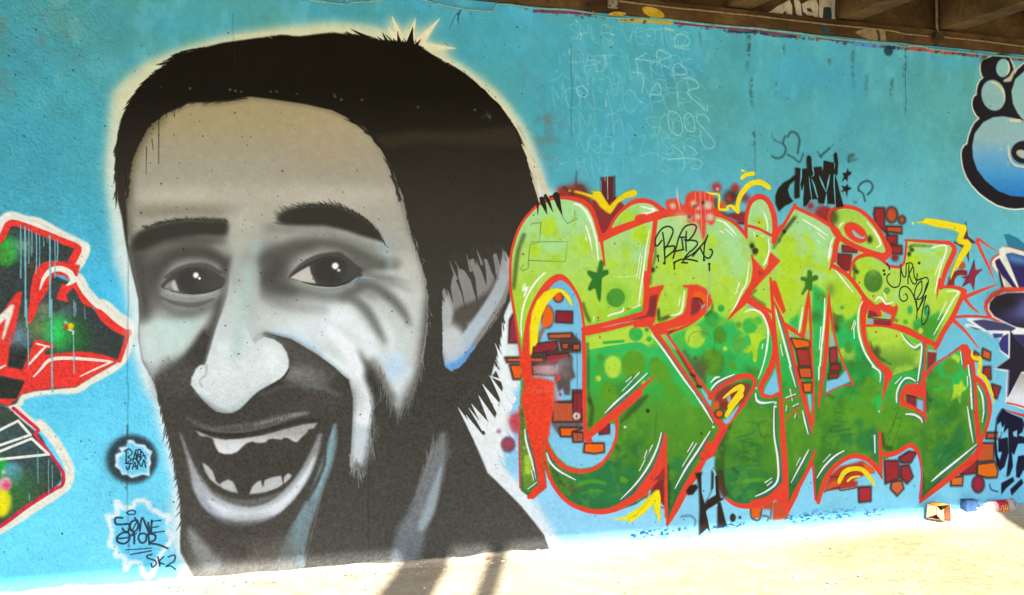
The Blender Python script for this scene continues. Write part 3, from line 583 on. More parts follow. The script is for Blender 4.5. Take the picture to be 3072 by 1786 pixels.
# ---- green lettering piece
RD = "ea4630"; MAR = "8c3436"; ORG = "f06420"; BRK = "c25a30"; LBL = ('v', [(850, "76bcdc"), (1500, "8cd4f2")])
BRICKS = []                                   # outlines of the painted bricks, kept for their own meshes
def brick(t, col, out="43302c", w=7, soft=4, s=0, keep=1):
    p = parse(t) if isinstance(t, str) else t
    if keep: BRICKS.append((p, 'O' in t[:2] or 'Q' in t[:2] or 'S' in t[:2]) if isinstance(t, str) else (p, False))
    stroke(np.vstack([p, p[:1]]), out, w * 1.5, soft + 5, .75, 0)
    poly(p, col, 2.5, 1, s); stroke(np.vstack([p, p[:1]]), out, w * .6, soft, .8, 0)
def hatch(t, w=4, op=1):                      # white shine strokes
    f = None
    for k in t.split('|'):
        if ':' not in k.split()[0]: k = f + ':' + k
        f = [q for q in k.split() if ':' in q][-1].split(':')[0]
        p = parse(k)
        if p[:, 1].mean() > 1040: stroke(p + [5.5, 3], "2f8a6c" if p[:, 1].mean() < 1200 else "3f6f7c", [w * .8, w * 1.9, w * 1.9, w * .8], 3.5, .7)
        stroke(p, "f6f8ea", [w * .5, w, w, w * .4], 1.3, op)
SIL = ("K:118,1465 116,1100 160,900 230,720 330,580 430,490 560,440 700,425 850,440 940,490 1020,600 1070,720 1120,850 1180,830 1240,700 1350,540 1450,465 1560,450 1680,475 1790,560 L:300,560 370,570 500,560 600,560 750,600 900,610 1020,640 1130,710 1230,800 1245,650 1280,480 1400,420 1480,470 1550,600 1580,800 1660,690 1770,500 M:310,870 400,920 550,990 680,1060 690,980 760,900 880,880 1000,910 1120,1000 1220,1120 1290,1250 1350,1370 1330,1420 1260,1430 1130,1420 "
       "Q:1290,190 1340,220 1450,230 1500,210 N:150,1140 165,1000 170,890 450,900 650,920 700,990 640,1120 560,1380 620,1400 760,1420 820,1440 R:1170,130 1120,250 1040,420 950,560 870,760 870,900 1000,830 1150,720 1220,780 1240,880 1290,1080 1380,1150 1440,1300 1455,1465 V:1150,0 1190,120 1175,250 1120,400 1080,480 900,720 700,890 515,1030 500,1010 520,800 515,650 490,550 400,500 300,560 200,620 150,640 150,830 "
       "U:1165,990 1110,900 1040,830 920,785 800,835 700,930 640,1050 605,1190 575,1170 560,1000 545,870 480,970 400,1120 330,1300 300,1230 290,1080 150,1150 0,1200 T:1200,1065 1100,1085 1000,1060 900,1000 810,880 775,720 770,600 700,640 640,700 560,830 480,960 420,1090 325,1270 310,1150 300,1000 290,800 200,850 0,1050 S:1450,950 1300,1060 1100,1130 950,1145 800,1115 650,1030 530,900 450,760 420,650 440,850 445,900 310,1010 200,930 185,700 180,500 188,200 O:230,1150 220,950 195,700 150,350 115,150")
GREEN = ('v', [(600, "aede92"), (700, "acda84"), (790, "b2da60"), (900, "b6dc46"), (985, "a6d63c"), (1040, "58be4a"), (1090, "2fb656"), (1160, "38ac44"), (1230, "54982a"), (1400, "4e8c28"), (1480, "2c7236"), (1560, "286a36")])
def left_bit(): pass
def lettering():
    # reddish mist and bricks round the piece
    for t, r, c in [("K:850,400", 40, "7c3a34"), ("K:700,390", 22, "98382c"), ("M:470,880", 14, "9c4240"), ("G:1170,350", 22, "c0526a"), ("L:900,310", 12, "b04448")]:
        dot(t, r, c, 22, .85)
    poly("K:640,300 700,295 800,300 840,270 900,290 960,400 1010,450 1100,560 1180,830 1060,700 900,470 750,440 640,420", "98382c", 10)
    stroke("K:840,130 840,280 900,300 940,360", "5a3c40", [2, 8, 14, 8], 10, .8); stroke("K:700,300 800,380", "2c2c22", 8, 9, .5)
    poly("K:1010,450 1120,380 1300,420 1380,520 1290,640 1200,800 1120,820 1040,600", MAR, 4); poly("K:1120,190 1250,180 1250,440 1190,470 1110,360", "64282c", 3); stroke("K:1110,200 1110,420", "3a2a2c", 5, 8, .8); stroke("K:1258,180 1262,440", "33282a", 5, 8, .8)
    stroke("K:1108,230 1112,470", "9ac4c4", 1.6, 1); stroke("K:1180,180 1185,430", "a8c8cc", 2.4, 1); stroke("K:1150,170 1155,230", "8cb8c0", 2, 1)
    stroke("K:1120,430 1010,340", "d8b818", 5, 2, 1)
    dot("L:920,305", 13, "b23c44", 8, .9, 15); dot("L:925,320", 4.5, "d8c46c", 2)
    dot("L:1060,420", 20, "4a2c26", 16, .9, 24); dot("L:1060,420", 11, "ae3c2c", 7, 1, 13); dot("L:1120,310", 13, "b44034", 7, 1, 14); dot("L:1110,390", 16, "3c2822", 14, .6); dot("L:1230,420", 14, "8a3838", 14, .9); dot("L:970,500", 12, "ea5a20", 8)
    stroke("L:900,440 920,520 1000,600 1120,620 1250,600", "44302c", 12, 16, .8)
    poly("L:1040,590 1240,570 1240,700 1180,700 1100,650", MAR, 4); stroke("L:1100,690 1210,700", "3a2c38", 6, 6, .9)
    poly("M:540,950 600,890 680,890 740,930 690,1070", "a2322e", 4); dot("M:620,960", 26, "9c3432", 12, .9); dot("M:485,870", 8, "a83440", 6)
    for t, c in [("M:1190,900 1290,900 1290,1080 1330,1180 1200,1060 1180,960", "9e2e2e"), ("M:1325,1100 1480,1105 1480,1170 1315,1150", "cc5226"), ("M:1320,1200 1430,1200 1430,1285 1330,1290", "a42c2e"), ("M:1360,1310 1480,1315 1480,1395 1380,1390", "a63026")]:
        brick(t, c)
    for t, r, ry in [("M:1372,970", 14, 20), ("M:1485,1025", 7, 8)]:
        dot(t, r + 7, "45302c", 6, .9, ry + 7); dot(t, r, "c8502a", 4, 1, ry)
    dot("M:1410,1440", 12, "7a3a30", 8)
    brick("Q:830,0 970,0 980,60 840,55", "9a2e2a"); brick("Q:790,90 930,95 900,260 790,160", "8e2a2a")
    dot("E:0,0", 1, "000000")
    # stars and bricks behind the E and to its right
    star = "N:825,680 850,840 920,900 860,920 855,1110 820,1030 780,960 700,910 780,890"
    poly(star, "74303c", 3); stroke("N:825,685 850,850 930,910 860,925 855,1110", "38304c", 4, 3, .8); stroke("N:700,905 780,940", "38384c", 6, 4, .8)
    dot("N:780,1160", 12, "c0542c", 4); stroke("N:640,1380 720,1250 820,1240", "8c3034", 16, 4); poly("N:620,1390 640,1280 700,1300 700,1390", "8c3034", 3)
    poly("N:915,1105 930,1210 1000,1200 950,1250 925,1290 910,1425 870,1350 790,1390 820,1310 770,1290 860,1260", "9a2e3c", 2.5); stroke("N:915,1105 870,1240 790,1390", "3c3468", 4, 3, .7); stroke("N:910,1425 925,1290 1000,1205", "4a3460", 4, 3, .7)
    poly("T:1110,1100 1230,1080 1210,1190 1140,1200", "ea6420", 3); stroke("T:1120,1100 1130,1190 1200,1210 1230,1100", "3c3430", 6, 5, .7)
    poly("T:1330,1040 1470,1000 1480,1200 1330,1215", "cc5430", 4); stroke("T:1320,1050 1310,1200", "4a3a30", 5, 5, .7); poly("T:1230,1060 1330,1040 1330,1110 1240,1110", "c4502e", 4); stroke("T:1230,1170 1290,1180 1280,1220", "5a4a44", 6, 6, .7)
    for t, c in [("V:1150,380 1270,380 1260,430 1140,430", BRK), ("V:1090,480 1210,480 1210,640 1060,655 1060,560", "c8602e"), ("V:1060,680 1220,660 1250,740 1240,800 1150,805 1055,780", "f0741c"), ("V:900,700 1045,640 1045,760 900,775", "942e36"),
                 ("V:810,810 915,795 910,880 805,880", "e8782a"), ("V:170,650 300,650 305,810 180,860", "a02c34"), ("V:325,700 400,690 440,800 385,860 325,800", "a22c36"), ("V:240,850 330,835 350,910 290,975 230,910", "d2683c"), ("V:310,620 400,560 470,570 420,660 330,660", "9c2e36"),
                 ("U:955,1065 1060,1060 1060,1180 960,1190", "b02e3c"), ("R:1380,760 1460,800 1455,880 1370,850", "e4602a"), ("R:1390,960 1460,960 1465,1090 1380,1060", "9a3438"), ("R:1480,1150 1570,1180 1530,1300 1490,1270", "9c3036"),
                 ("R:1290,790 1330,820 1320,880 1260,880", "d4522c"),
                 ("O:60,930 250,930 250,975 80,975", "c8603c"), ("O:110,1010 240,1010 230,1160 150,1160", "f0601c"), ("O:110,520 150,450 190,620 200,760 100,760", "943444")]:
        brick(t, c)
    dot("V:1065,870", 21, "48283c", 5, .9, 28); dot("V:1065,870", 15, "a82840", 4, 1, 22)
    dot("G:1120,500", 22, "5c4458", 5, .9, 24); dot("G:1120,497", 16, "b04458", 10, 1, 17); dot("G:1060,415", 7, "a05a84", 6, .8)
    poly("U:790,880 990,830 1090,900 1100,940 1040,940 900,1000 950,1010 940,1060 800,1080 650,1090 700,960", "b63c2c", 4); stroke("U:650,1100 780,1065 800,1090 940,1065", "44302e", 4, 4, .8); stroke("U:700,970 840,960 900,900", "44302e", 4, 4, .8)
    poly("U:990,850 1070,880 1095,930 1030,935", "ee661c", 3); poly("U:640,1080 740,1000 800,1040 700,1075", "dc5c2c", 3)
    poly("T:180,840 300,820 300,1090 230,1000 180,1000", "8a2e2c", 4); poly("T:60,940 150,900 140,1000 60,1010", "e25c28", 5); stroke("T:170,1000 180,870 230,830 295,830", "4a4036", 5, 4, .8); stroke("T:200,1070 300,1100", "5a4a3a", 5, 6, .7)
    # letter bodies
    poly(SIL, GREEN, 2)
    CLIP[0] = np.zeros((CH, CW), np.float32); m, x0, y0 = fill_mask(cpx(parse(SIL)), 2); CLIP[0][y0:y0 + m.shape[0], x0:x0 + m.shape[1]] = m
    # wavy border between the yellow-green and the green
    YG = "b6dc44"; G1 = "2fbe58"; G2 = "5c9e26"; TL = "1f8048"; DG = "5a7a28"
    poly("O:940,600 1240,520 1580,350 1640,420 950,640", G1, 14, .9); dot("O:1270,270", 28, "4a8230", 3, 1); dot("O:1300,260", 40, "58c040", 24, .4)
    dot("O:1210,400", 60, YG, 40, .0)
    poly("O:945,700 1640,545 1700,700 1640,800 1480,760 980,870 945,900", YG, 6); stroke("O:985,880 1490,800 1600,850 1800,880", "36bc5c", 22, 5, 1)
    for x, y, rx, ry, c, sf in [(1490, 670, 21, 21, "2cb450", 3), (1610, 620, 6.5, 6.5, "34a050", 2), (1635, 725, 8, 8, "34b050", 2), (1240, 1030, 27, 34, YG, 6), (1465, 1005, 36, 42, G2, 5), (1200, 1310, 28, 34, G2, 6), (1078, 1157, 9, 9, YG, 2), (1567, 1190, 7, 7, YG, 2), (1100, 930, 12, 12, "4c9c30", 5), (1700, 990, 18, 18, "5a9c2c", 5), (1090, 1050, 16, 16, "4aa838", 7), (1740, 1080, 26, 30, "6aa028", 8)]:
        dot(f"O:{x},{y}", rx, c, sf, 1, ry)
    stroke("O:1140,765 1355,745", "34b850", 9, 2)
    stroke("O:1750,1100 1850,1200 1900,1300", G2, 50, 30, .8)
    # big soft shapes in the R
    poly("P:400,700 480,650 560,620 700,560 800,470 900,420 1000,500 1140,500 1300,480 1450,560 1540,700 1540,900 1400,1180 1100,1200 850,1300 640,1000", "34bc58", 10, .95)
    poly("P:1050,520 1200,440 1400,460 1500,640 1400,720 1200,660", YG, 10, .8)
    for x, y, rx, ry, c, sf in [(675, 700, 31, 34, YG, 6), (960, 385, 10, 11, "2fa850", 2), (860, 505, 21, 24, "36a448", 4), (950, 680, 21, 27, "50942c", 4), (870, 980, 36, 40, "559428", 5), (1005, 830, 7.5, 8, YG, 2), (1060, 600, 18, 22, "34b85c", 5),
                                (1275, 580, 22, 24, "38b848", 5), (1155, 565, 9, 9, "66a432", 3), (970, 540, 5, 6, "74b040", 2), (1370, 520, 12, 12, "4cb84c", 6), (1090, 1020, 11, 12, "589c2e", 4), (1150, 760, 18, 30, "4cac44", 8), (1320, 1090, 18, 20, "4ca038", 6), (675, 935, 5.5, 6, "4a6a38", 2), (780, 640, 14, 20, "58b048", 6)]:
        dot(f"P:{x},{y}", rx, c, sf, 1, ry)
    poly("P:1260,670 1300,655 1360,665 1410,605 1425,630 1410,680 1460,690 1465,715 1420,725 1385,760 1360,850 1355,965 1330,980 1310,960 1305,850 1240,885 1215,870 1215,840 1290,780 1275,700", "b8dc30", 2)
    stroke("P:600,760 620,680 700,640 800,660 850,720", "3c6830", 2.5, 4, .5); stroke("P:790,990 850,940 880,860 890,760 900,680", "3c6030", 2.5, 5, .5)
    dot("P:720,1050", 26, "5a5034", 22, .75, 36); stroke("P:560,860 640,980 740,1080 790,1200", "5c5a38", 12, 16, .7)
    poly("P:420,1180 560,1300 640,1465 700,1465 780,1465 480,1000", "34bc58", 8, .8)
    # pale yellow blots in the upper parts
    for t, rx, ry, sf in [("K:530,740", 26, 30, 6), ("K:870,960", 34, 34, 12), ("K:380,1000", 20, 20, 10), ("K:640,1060", 40, 22, 16), ("K:1390,640", 22, 20, 8), ("K:1560,830", 30, 32, 8), ("K:1400,1035", 15, 16, 4), ("K:1220,1150", 16, 10, 5), ("K:650,860", 8, 10, 6),
                         ("L:70,870", 22, 26, 10), ("L:830,920", 24, 26, 6), ("L:870,1180", 12, 12, 4), ("L:500,1150", 60, 30, 30), ("L:1420,700", 20, 16, 6), ("L:1400,960", 22, 40, 14), ("L:1740,1150", 34, 32, 6), ("L:1650,1360", 40, 26, 10), ("L:1650,950", 26, 40, 22),
                         ("Q:270,200", 34, 30, 6), ("Q:460,120", 11, 11, 3), ("Q:230,440", 36, 24, 8), ("M:220,1300", 30, 26, 20), ("Q:180,560", 26, 40, 16), ("Q:760,450", 30, 20, 16), ("Q:860,620", 40, 40, 20), ("N:230,1080", 30, 40, 18), ("Q:1100,250", 60, 50, 30)]:
        dot(t, rx, "b8dc2c", sf, .85, ry)
    for t, w in [("M:410,1180 520,1320 700,1465", 14), ("Q:400,160 560,230 700,280", 12), ("Q:480,10 580,80 680,160", 12), ("N:220,1110 400,1050 570,1020", 14), ("N:200,1300 400,1250 560,1200", 16), ("L:980,1340 1160,1280", 16)]:
        stroke(t, "bcde2c", w, 5, .85)
    for t, rx, ry in [("K:700,640", 22, 20), ("K:880,600", 22, 34), ("K:600,960", 34, 22), ("K:1500,1000", 30, 30), ("L:1100,920", 34, 46), ("L:1150,1180", 30, 40), ("M:600,1200", 30, 40), ("M:400,1100", 24, 20), ("Q:620,60", 30, 26), ("Q:560,330", 22, 14), ("N:300,1000", 24, 12), ("N:420,1000", 30, 14), ("Q:1440,540", 20, 14), ("R:680,190", 16, 8), ("R:800,260", 14, 6)]:
        dot(t, rx, "aae098", 16, .7, ry)
    for t in ["K:1250,1280 1380,1285 1500,1270"]: stroke(t, "c8e87c", 4, 3, .8)
    # M: green creeping up
    for t in ["Q:240,860 260,800 330,760 360,680 340,960 300,900", "Q:500,430 540,420 570,460 620,480 650,600 640,700 620,1000 590,1180 500,1200 495,700", "Q:720,900 760,900 840,820 930,790 990,720 1000,900 1030,1050 1120,1200 1240,1370 1240,1465 900,1465 850,1280 760,1000"]:
        poly(t, "2fb858", 9, .97)
    dot("Q:530,770", 22, "44702c", 20, .8, 16); dot("Q:600,560", 16, "4a8c34", 10, .8, 14); dot("Q:700,480", 14, "7a9432", 16, .8, 22); dot("Q:800,800", 14, "38943c", 8, .9, 16); dot("Q:745,790", 12, "5a6030", 14, .8, 34); dot("Q:760,900", 10, "3a3c24", 12, .8, 14)
    dot("Q:880,1190", 26, YG, 10, .9, 20); dot("Q:850,1170", 16, "b4dc44", 6, 1); dot("Q:895,1110", 12, "4a9c34", 6, 1, 18); dot("Q:910,870", 10, "5e9c30", 5, 1, 16); dot("Q:945,1290", 10, "5c9428", 5); dot("Q:1060,1320", 18, "5e9c2c", 10, .8, 12); dot("Q:1110,1430", 18, "4c9828", 8)
    dot("Q:790,680", 18, YG, 5, 1, 18); dot("Q:825,670", 6, "2f9c60", 3)
    poly("U:970,230 1000,100 1060,90 1110,130 1130,260 1080,330 950,300", G2, 6); stroke("U:1150,300 1140,380 1145,470", "30be4c", [40, 20, 4], 6, 1)
    poly("U:940,0 1160,0 1180,200 1080,330 980,230 920,60", "34be54", 8, .75); dot("U:1050,190", 30, G2, 6, 1, 34); dot("U:1200,330", 14, "5c9e2c", 10, .9, 16)
    # E greens
    poly("Q:1600,830 1700,820 1831,740 1900,700 1831,1020 1700,960 1620,900", "3cae44", 8, .9); poly("R:640,480 800,430 880,380 960,360 900,560 820,690 700,610 600,540", "44a83c", 9, .95); dot("R:760,520", 34, "4c9830", 16, .8, 30)
    dot("R:525,462", 7, "4ca83c", 4); dot("R:575,330", 8, "3cae54", 6, 1, 13); dot("R:765,330", 11, "2f9860", 5, 1, 20); dot("R:660,460", 10, "44b050", 8); dot("R:693,560", 7.5, YG, 3, 1, 9); dot("R:820,280", 20, "c0e040", 10, .7)
    dot("Q:1168,380", 28, "50842e", 2.5, 1, 34); dot("Q:1318,485", 9, "5c9c34", 3, 1, 10); dot("Q:1318,485", 4, "7cae48", 2)
    poly("R:110,530 330,520 480,570 560,680 710,720 690,950 620,980 380,1050 320,950 200,860 140,720", ('v', [(980, "b4dc48"), (1120, "b8de44")]), 3)
    poly("R:600,1000 670,980 660,1060 560,1040 420,1070 380,1100 500,1010", "48b850", 6, .8)
    dot("R:210,790", 12, "4a4c24", 12, .9, 18); stroke("R:140,680 170,780 240,860 370,930", "50582c", [6, 12, 14, 4], 9, .8)
    poly("R:740,1050 850,950 1000,850 1130,780 1180,1000 1210,1100 1180,1250 1050,1260 850,1260 750,1200", "32b856", 4)
    for x, y, rx, ry, c, sf in [(1075, 870, 14, 15, YG, 5), (963, 930, 6, 6, YG, 2), (860, 1100, 16, 26, "4c9c30", 3), (1020, 960, 24, 26, "5a9c30", 5), (960, 1130, 22, 16, "54a034", 4), (800, 1100, 12, 50, "4a9c34", 4), (1000, 1250, 60, 12, "5c9e2c", 6)]:
        dot(f"R:{x},{y}", rx, c, sf, 1, ry)
    poly("R:1145,1080 1160,1150 1205,1190 1140,1240 1125,1375 1090,1290 1015,1335 1050,1230 1050,1145 1110,1145", "b4dc38", 2)
    # lower olive greens, teal spray
    poly("U:960,300 1100,400 1300,420 1465,500 1465,700 1150,740 1000,740 560,700 600,300", G2, 14, .75)
    for t, rx, ry in [("S:880,800", 60, 40), ("S:1050,900", 70, 50), ("S:900,1000", 80, 30), ("S:1250,760", 26, 24), ("S:1060,700", 34, 30), ("S:1310,540", 18, 16), ("T:420,680", 22, 24), ("T:30,530", 16, 14), ("T:1000,900", 60, 20), ("T:1000,1000", 60, 26), ("T:1000,800", 40, 20), ("U:1040,650", 46, 34), ("U:945,500", 18, 18), ("V:740,260", 24, 20), ("V:890,400", 20, 26), ("V:740,600", 40, 40), ("V:820,500", 40, 20), ("V:60,500", 16, 60), ("U:850,650", 20, 26)]:
        dot(t, rx, "2a7a44", 12, .75, ry)
    poly("S:560,800 700,860 800,900 700,980 640,960", "486634", 12, .8)
    stroke("S:1030,700 1100,640 1200,600", "2a7c44", 14, 4, .8); stroke("S:1000,760 1100,660 1180,610", "2a7c44", 10, 4, .7); poly("S:1140,800 1180,790 1230,830 1200,860 1150,850", "58a028", 3); stroke("S:760,870 880,840 1000,860", "4e9c2e", 12, 6, .9); stroke("S:780,960 900,930 980,940", "449430", 8, 4, .8)
    stroke("T:1070,270 1150,280 1190,340 1080,400 970,430 1080,470 1210,500 1200,540 1050,560 970,590 1080,620 1190,650 1200,690 1100,690 900,720", "2c7c44", 6, 3, .8)
    stroke("T:860,740 1050,730 1200,760 1280,790", "2f8640", 12, 5, .8); stroke("T:1000,850 1150,830 1260,830", "54a82c", 12, 5, .8)
    for t in ["T:1050,450 1040,660", "T:1050,450 1130,440 1120,540 1050,560 1140,600 1050,665", "T:1200,280 1300,270 1320,400 1240,410 1200,370 1190,280", "T:1290,290 1250,480", "T:1000,900 1000,850 1060,830 980,880 990,980 1060,1030", "T:220,170 205,440", "U:80,500 100,620 160,600", "V:720,390 620,550 580,540 570,480 620,450 650,500", "V:690,400 760,420", "V:270,250 330,250 230,520 190,500 270,250", "V:250,160 300,160 180,440", "V:760,220 830,120 850,230", "V:650,160 680,120"]:
        stroke(t, "3f5c24", 2.6, 3.5, .65)
    stroke("U:740,400 830,420 730,470 860,490", "3c8434", 4, 3, .8); stroke("U:640,620 780,610 920,590", "2c7c44", 6, 3, .9); stroke("U:780,520 700,540 720,570 880,550", "2c7c44", 6, 3, .9)
    for t in ["V:700,640 760,560 900,480", "V:680,560 780,550", "V:680,720 800,600 930,520", "V:650,700 700,660"]: stroke(t, "276e3e", 7, 4, .7)
    # inner shadow sprays (dark, along the left of each letter)
    for t, w in [("K:260,830 200,1000 170,1200 150,1400 O:150,120", 14), ("L:230,930 240,1050 200,1200 185,1360", 8), ("L:1300,930 1330,1020", 16), ("L:1780,630 1650,790 1580,890 1540,960", 10), ("M:300,1000 190,1150 120,1260 80,1310", 10), ("M:730,960 720,1030 760,1090", 16), ("N:200,960 260,940 440,950", 7), ("N:220,960 200,1050", 8), ("O:910,340 940,440 980,520", 12), ("O:960,780 965,1000 970,1300 990,1420", 9),
                 ("S:850,60 880,150 860,300", 14), ("P:1340,190 1300,250 1440,350", 8), ("P:270,420 290,500 400,470", 10), ("Q:960,240 990,280", 14), ("Q:960,200 960,360", 8), ("R:430,330 400,420 430,450", 8), ("T:930,270 880,420 830,600 830,900", [10, 20, 26, 30]), ("T:330,700 340,900 330,1080", 12), ("S:1150,280 1230,200 1330,90 1400,30", [6, 16, 22, 10]), ("S:450,530 520,740 600,880", 10), ("S:210,200 215,500 240,800", 9), ("R:750,1150 760,1300 770,1450", 7), ("V:560,0 600,70", 12), ("V:530,800 560,960 700,820", 9), ("U:1160,600 1180,700 1240,720", 14), ("U:660,240 720,270", 12), ("M:1130,1200 1130,1250", 10), ("P:790,460 860,400 860,320", 9), ("O:1740,400 1750,520 1831,490", 9), ("S:1100,480 1130,560 1100,680", 8), ("T:950,720 1000,760", 8), ("T:1300,880 1340,960", 6)]:
        stroke(t, "3a4020", w, 12, .62)
    for t, r in [("K:252,1035", 3), ("K:250,1165", 2), ("L:1300,945", 7), ("L:1340,1000", 9), ("L:255,1180", 3), ("L:210,1210", 8), ("L:1650,790", 6), ("L:1585,885", 7), ("M:190,1150", 6), ("M:125,1250", 8), ("M:985,270", 1), ("Q:985,275", 5), ("N:235,990", 6), ("N:200,1035", 6), ("S:1410,170", 6), ("T:135,165", 5), ("T:650,385", 4), ("R:0,0", .1), ("P:1433,178", 2), ("V:610,65", 4)]:
        dot(t, r, "2c2e1c", 3, .8)
    for t in ["K:340,720 350,700 450,690 430,900 340,900", "K:330,930 440,900 745,900 715,1120 310,1105 330,930", "K:680,620 740,700 820,660 820,560", "K:215,1180 250,1220 310,1190 310,1110"]:
        stroke(t, "5a6a34", 2.6, 3, .7, 0)
    n1 = fbm(.22, 701, 5); n2 = fbm(.07, 702, 4); lowg = np.clip((SY - 1020) / 60, 0, 1)
    for c, a in (("2c6e2c", np.clip((n1 - .52) * 6, 0, 1) * .5 * lowg), ("74aa30", np.clip((n2 - .56) * 7, 0, 1) * .35 * lowg), ("246c44", np.clip((n1 * .6 + n2 * .4 - .53) * 8, 0, 1) * np.clip((SY - 1380) / 100, 0, 1) * .6),
                 ("a6dc92", np.clip((n1 - .5) * 5, 0, 1) * .5 * np.clip((860 - SY) / 120, 0, 1)), ("9cc82a", np.clip((n2 - .58) * 6, 0, 1) * .4 * (1 - lowg))):
        a = a * CLIP[0]; IMG[:] += (hexc(c) - IMG) * a[..., None]
    CLIP[0] = None
    poly("Q:775,30 830,0 1000,40 1040,60 960,110 920,200 905,300 850,270 760,190", "9fb8b8", 2)
    for t, c in [("Q:830,-10 990,20 985,62 835,55", "9a2e2a"), ("Q:785,85 930,95 905,255 850,262 780,180", "8e2a2a")]: brick(t, c, w=5, soft=3)
    # blue counters with bricks
    cnt = "O:325,900 330,650 370,450 430,250 520,130 640,62 720,90 800,180 860,300 895,450 912,640 905,700 900,1270 S:790,300 830,400 880,400 1000,300 1090,290 1105,330 1100,420 1060,530 990,640 880,705 760,722 640,690 540,600 470,480 420,330 O:600,1465 350,1120"
    poly(cnt, LBL, 2)
    poly("O:325,870 620,740 790,650 890,755 890,875 760,880 800,920 640,1000 340,1130", "4e3630", 6, .9)
    poly("S:500,80 700,60 785,280 790,400 700,430 560,400 490,300", "5a3a30", 5, .7)
    dot("O:500,190", 10, "4c5c64", 8, .7)
    stroke("O:470,620 430,700 400,800", "8c5038", 14, 12, .7)
    dot("O:640,265", 17, "4a3034", 4, .9); dot("O:640,265", 12, "ec5c20", 3); dot("O:520,480", 20, "4a3034", 5, .8, 36); poly("O:480,430 530,360 575,430 580,500 560,560 500,600 460,560", "f06a1c", 4, 1, 1)
    for t, c in [("O:620,420 790,425 790,545 610,535", "8e2836"), ("O:530,670 780,660 780,710 540,720", "c45c30"), ("O:370,780 620,750 620,840 360,880", "942c34"), ("O:510,900 740,880 750,960 620,980 500,990", "9c2c36"), ("O:330,930 470,930 470,975 330,975", "c4583a"), ("O:680,770 750,770 750,830 680,830", "b8542e"), ("O:800,780 870,780 870,840 800,840", "c05a30"), ("O:350,1010 600,1010 600,1120 360,1110", "a06060"),
                 ("O:800,1290 900,1290 900,1465 800,1465", "962e38"), ("O:590,1420 780,1420 780,1465 590,1465", "b8523c"), ("S:520,90 690,90 780,270 500,270", "c25834"), ("S:570,330 790,330 700,360 680,410 580,410", "f0681c"), ("S:690,370 790,380 790,460 700,465", "b8583c"), ("S:810,480 990,480 990,560 900,575 800,560", "f06c14"), ("S:940,320 1040,300 1040,380 950,390", "8c2c34"), ("S:700,0 780,0 780,250 700,240", "942c38")]:
        brick(t, c, w=6, soft=3)
    poly("O:640,960 760,900 800,930 800,1050 830,1140 770,1180 770,1340 710,1340 690,1260 640,1310 600,1180 620,1080", "5c4c48", 5, .95)
    dot("O:700,980", 22, "b0b4b4", 20, .6, 10); dot("O:530,1060", 40, "d8b8bc", 24, .85, 18); dot("O:630,1150", 10, "d84a40", 6); dot("O:720,1110", 14, "8a7a72", 14, .6); stroke("O:640,760 660,850", "8aa0a8", 4, 3, .7); stroke("O:560,860 640,780", "b86068", 2, 2, .6)
    dot("O:770,800", 8, "403432", 5); stroke("O:740,900 750,1130", "7c7470", 2, 2, .6); dot("O:660,1330", 5, "d0304a", 3)
    poly("O:300,1130 450,1150 600,1190 590,1465 S:520,150 480,250 470,400 450,440 420,500 300,400 200,100 O:260,1200", "f0442a", 7)
    dot("O:480,1330", 40, "e87a70", 30, .6, 16); dot("S:480,100", 20, "e06a5c", 22, .6, 30); dot("S:440,50", 22, "f0442a", 22, .7)
    dot("S:728,218", 11, "e6dcd0", 4); dot("S:728,220", 4, "7a6a64", 2)
    poly("S:130,190 190,180 195,400 120,370 90,260", "c8404a", 12, .85)
    # red outlines
    def red(t, w, col=RD, soft=1.6): stroke(t, col, w, soft)
    red("O:112,140 135,300 185,620 225,900 255,1130", [8, 8, 8, 9, 12]); red("K:112,1465 115,1100 155,900 225,720 330,580 430,490 560,430", [7, 8, 8, 8, 8, 8, 9])
    red("K:560,430 700,415 850,440 940,480 1010,560 1060,700 1090,800 1110,870", [8, 10, 14, 16, 16, 14, 16, 18], soft=3); red("K:1110,870 1125,980 1148,1160", [12, 9, 6])
    red("K:1100,880 1150,830 1200,760 1260,640 1350,545 1450,470 1560,448 1680,475 1831,590", [14, 12, 10, 8, 10, 14, 15, 14, 20])
    red("K:1110,870 1250,790 1400,730 1600,660 1760,620 L:50,650 200,620 400,590 590,580", [18, 24, 22, 18, 18, 22, 26, 20, 16])
    poly("L:270,560 360,550 520,570 590,480 900,520 1000,610 900,620 600,600 400,600 300,620", RD, 3)
    red("L:240,680 215,880 180,1130 150,1400 P:130,0 130,120", [16, 15, 15, 14, 14, 12])
    red("O:290,900 300,700 340,470 430,260 540,110 640,45 720,70 800,160 870,290 900,430 925,610", [28, 25, 24, 23, 22, 20, 15, 10, 9, 8, 9])
    red("O:280,880 290,1000 300,1160", [26, 30, 30]); poly("O:250,900 325,880 335,1120 290,1200 260,1180", "f0442a", 2)
    red("O:920,620 1150,570 1400,500 1640,430", [18, 18, 18, 20]); red("O:920,665 1150,620 1400,560 1640,515", [14, 14, 12, 14])
    stroke("O:1110,600 1300,560 1500,500 1640,470", "b06048", [1, 3, 6, 12], 2, .9); stroke("O:1120,600 1280,560 1420,535", "d4b8a8", [1, 3, 2], 1.5, .8)
    red("O:915,690 925,1000 920,1465", [12, 13, 13]); red("S:808,0 808,200 815,380 840,440 870,460", [12, 12, 14, 22, 10])
    red("S:840,410 950,310 1100,190 1250,70 1330,0 O:1340,1450 1500,1310 1640,1180 1685,1150", [20, 26, 28, 22, 20, 18, 16, 8, 4])
    red("S:1112,200 1115,350 1095,470 1030,600 950,690 850,738 740,745 620,710 530,630 460,530 410,400", [14, 10, 9, 10, 12, 12, 13, 14, 14, 15, 16])
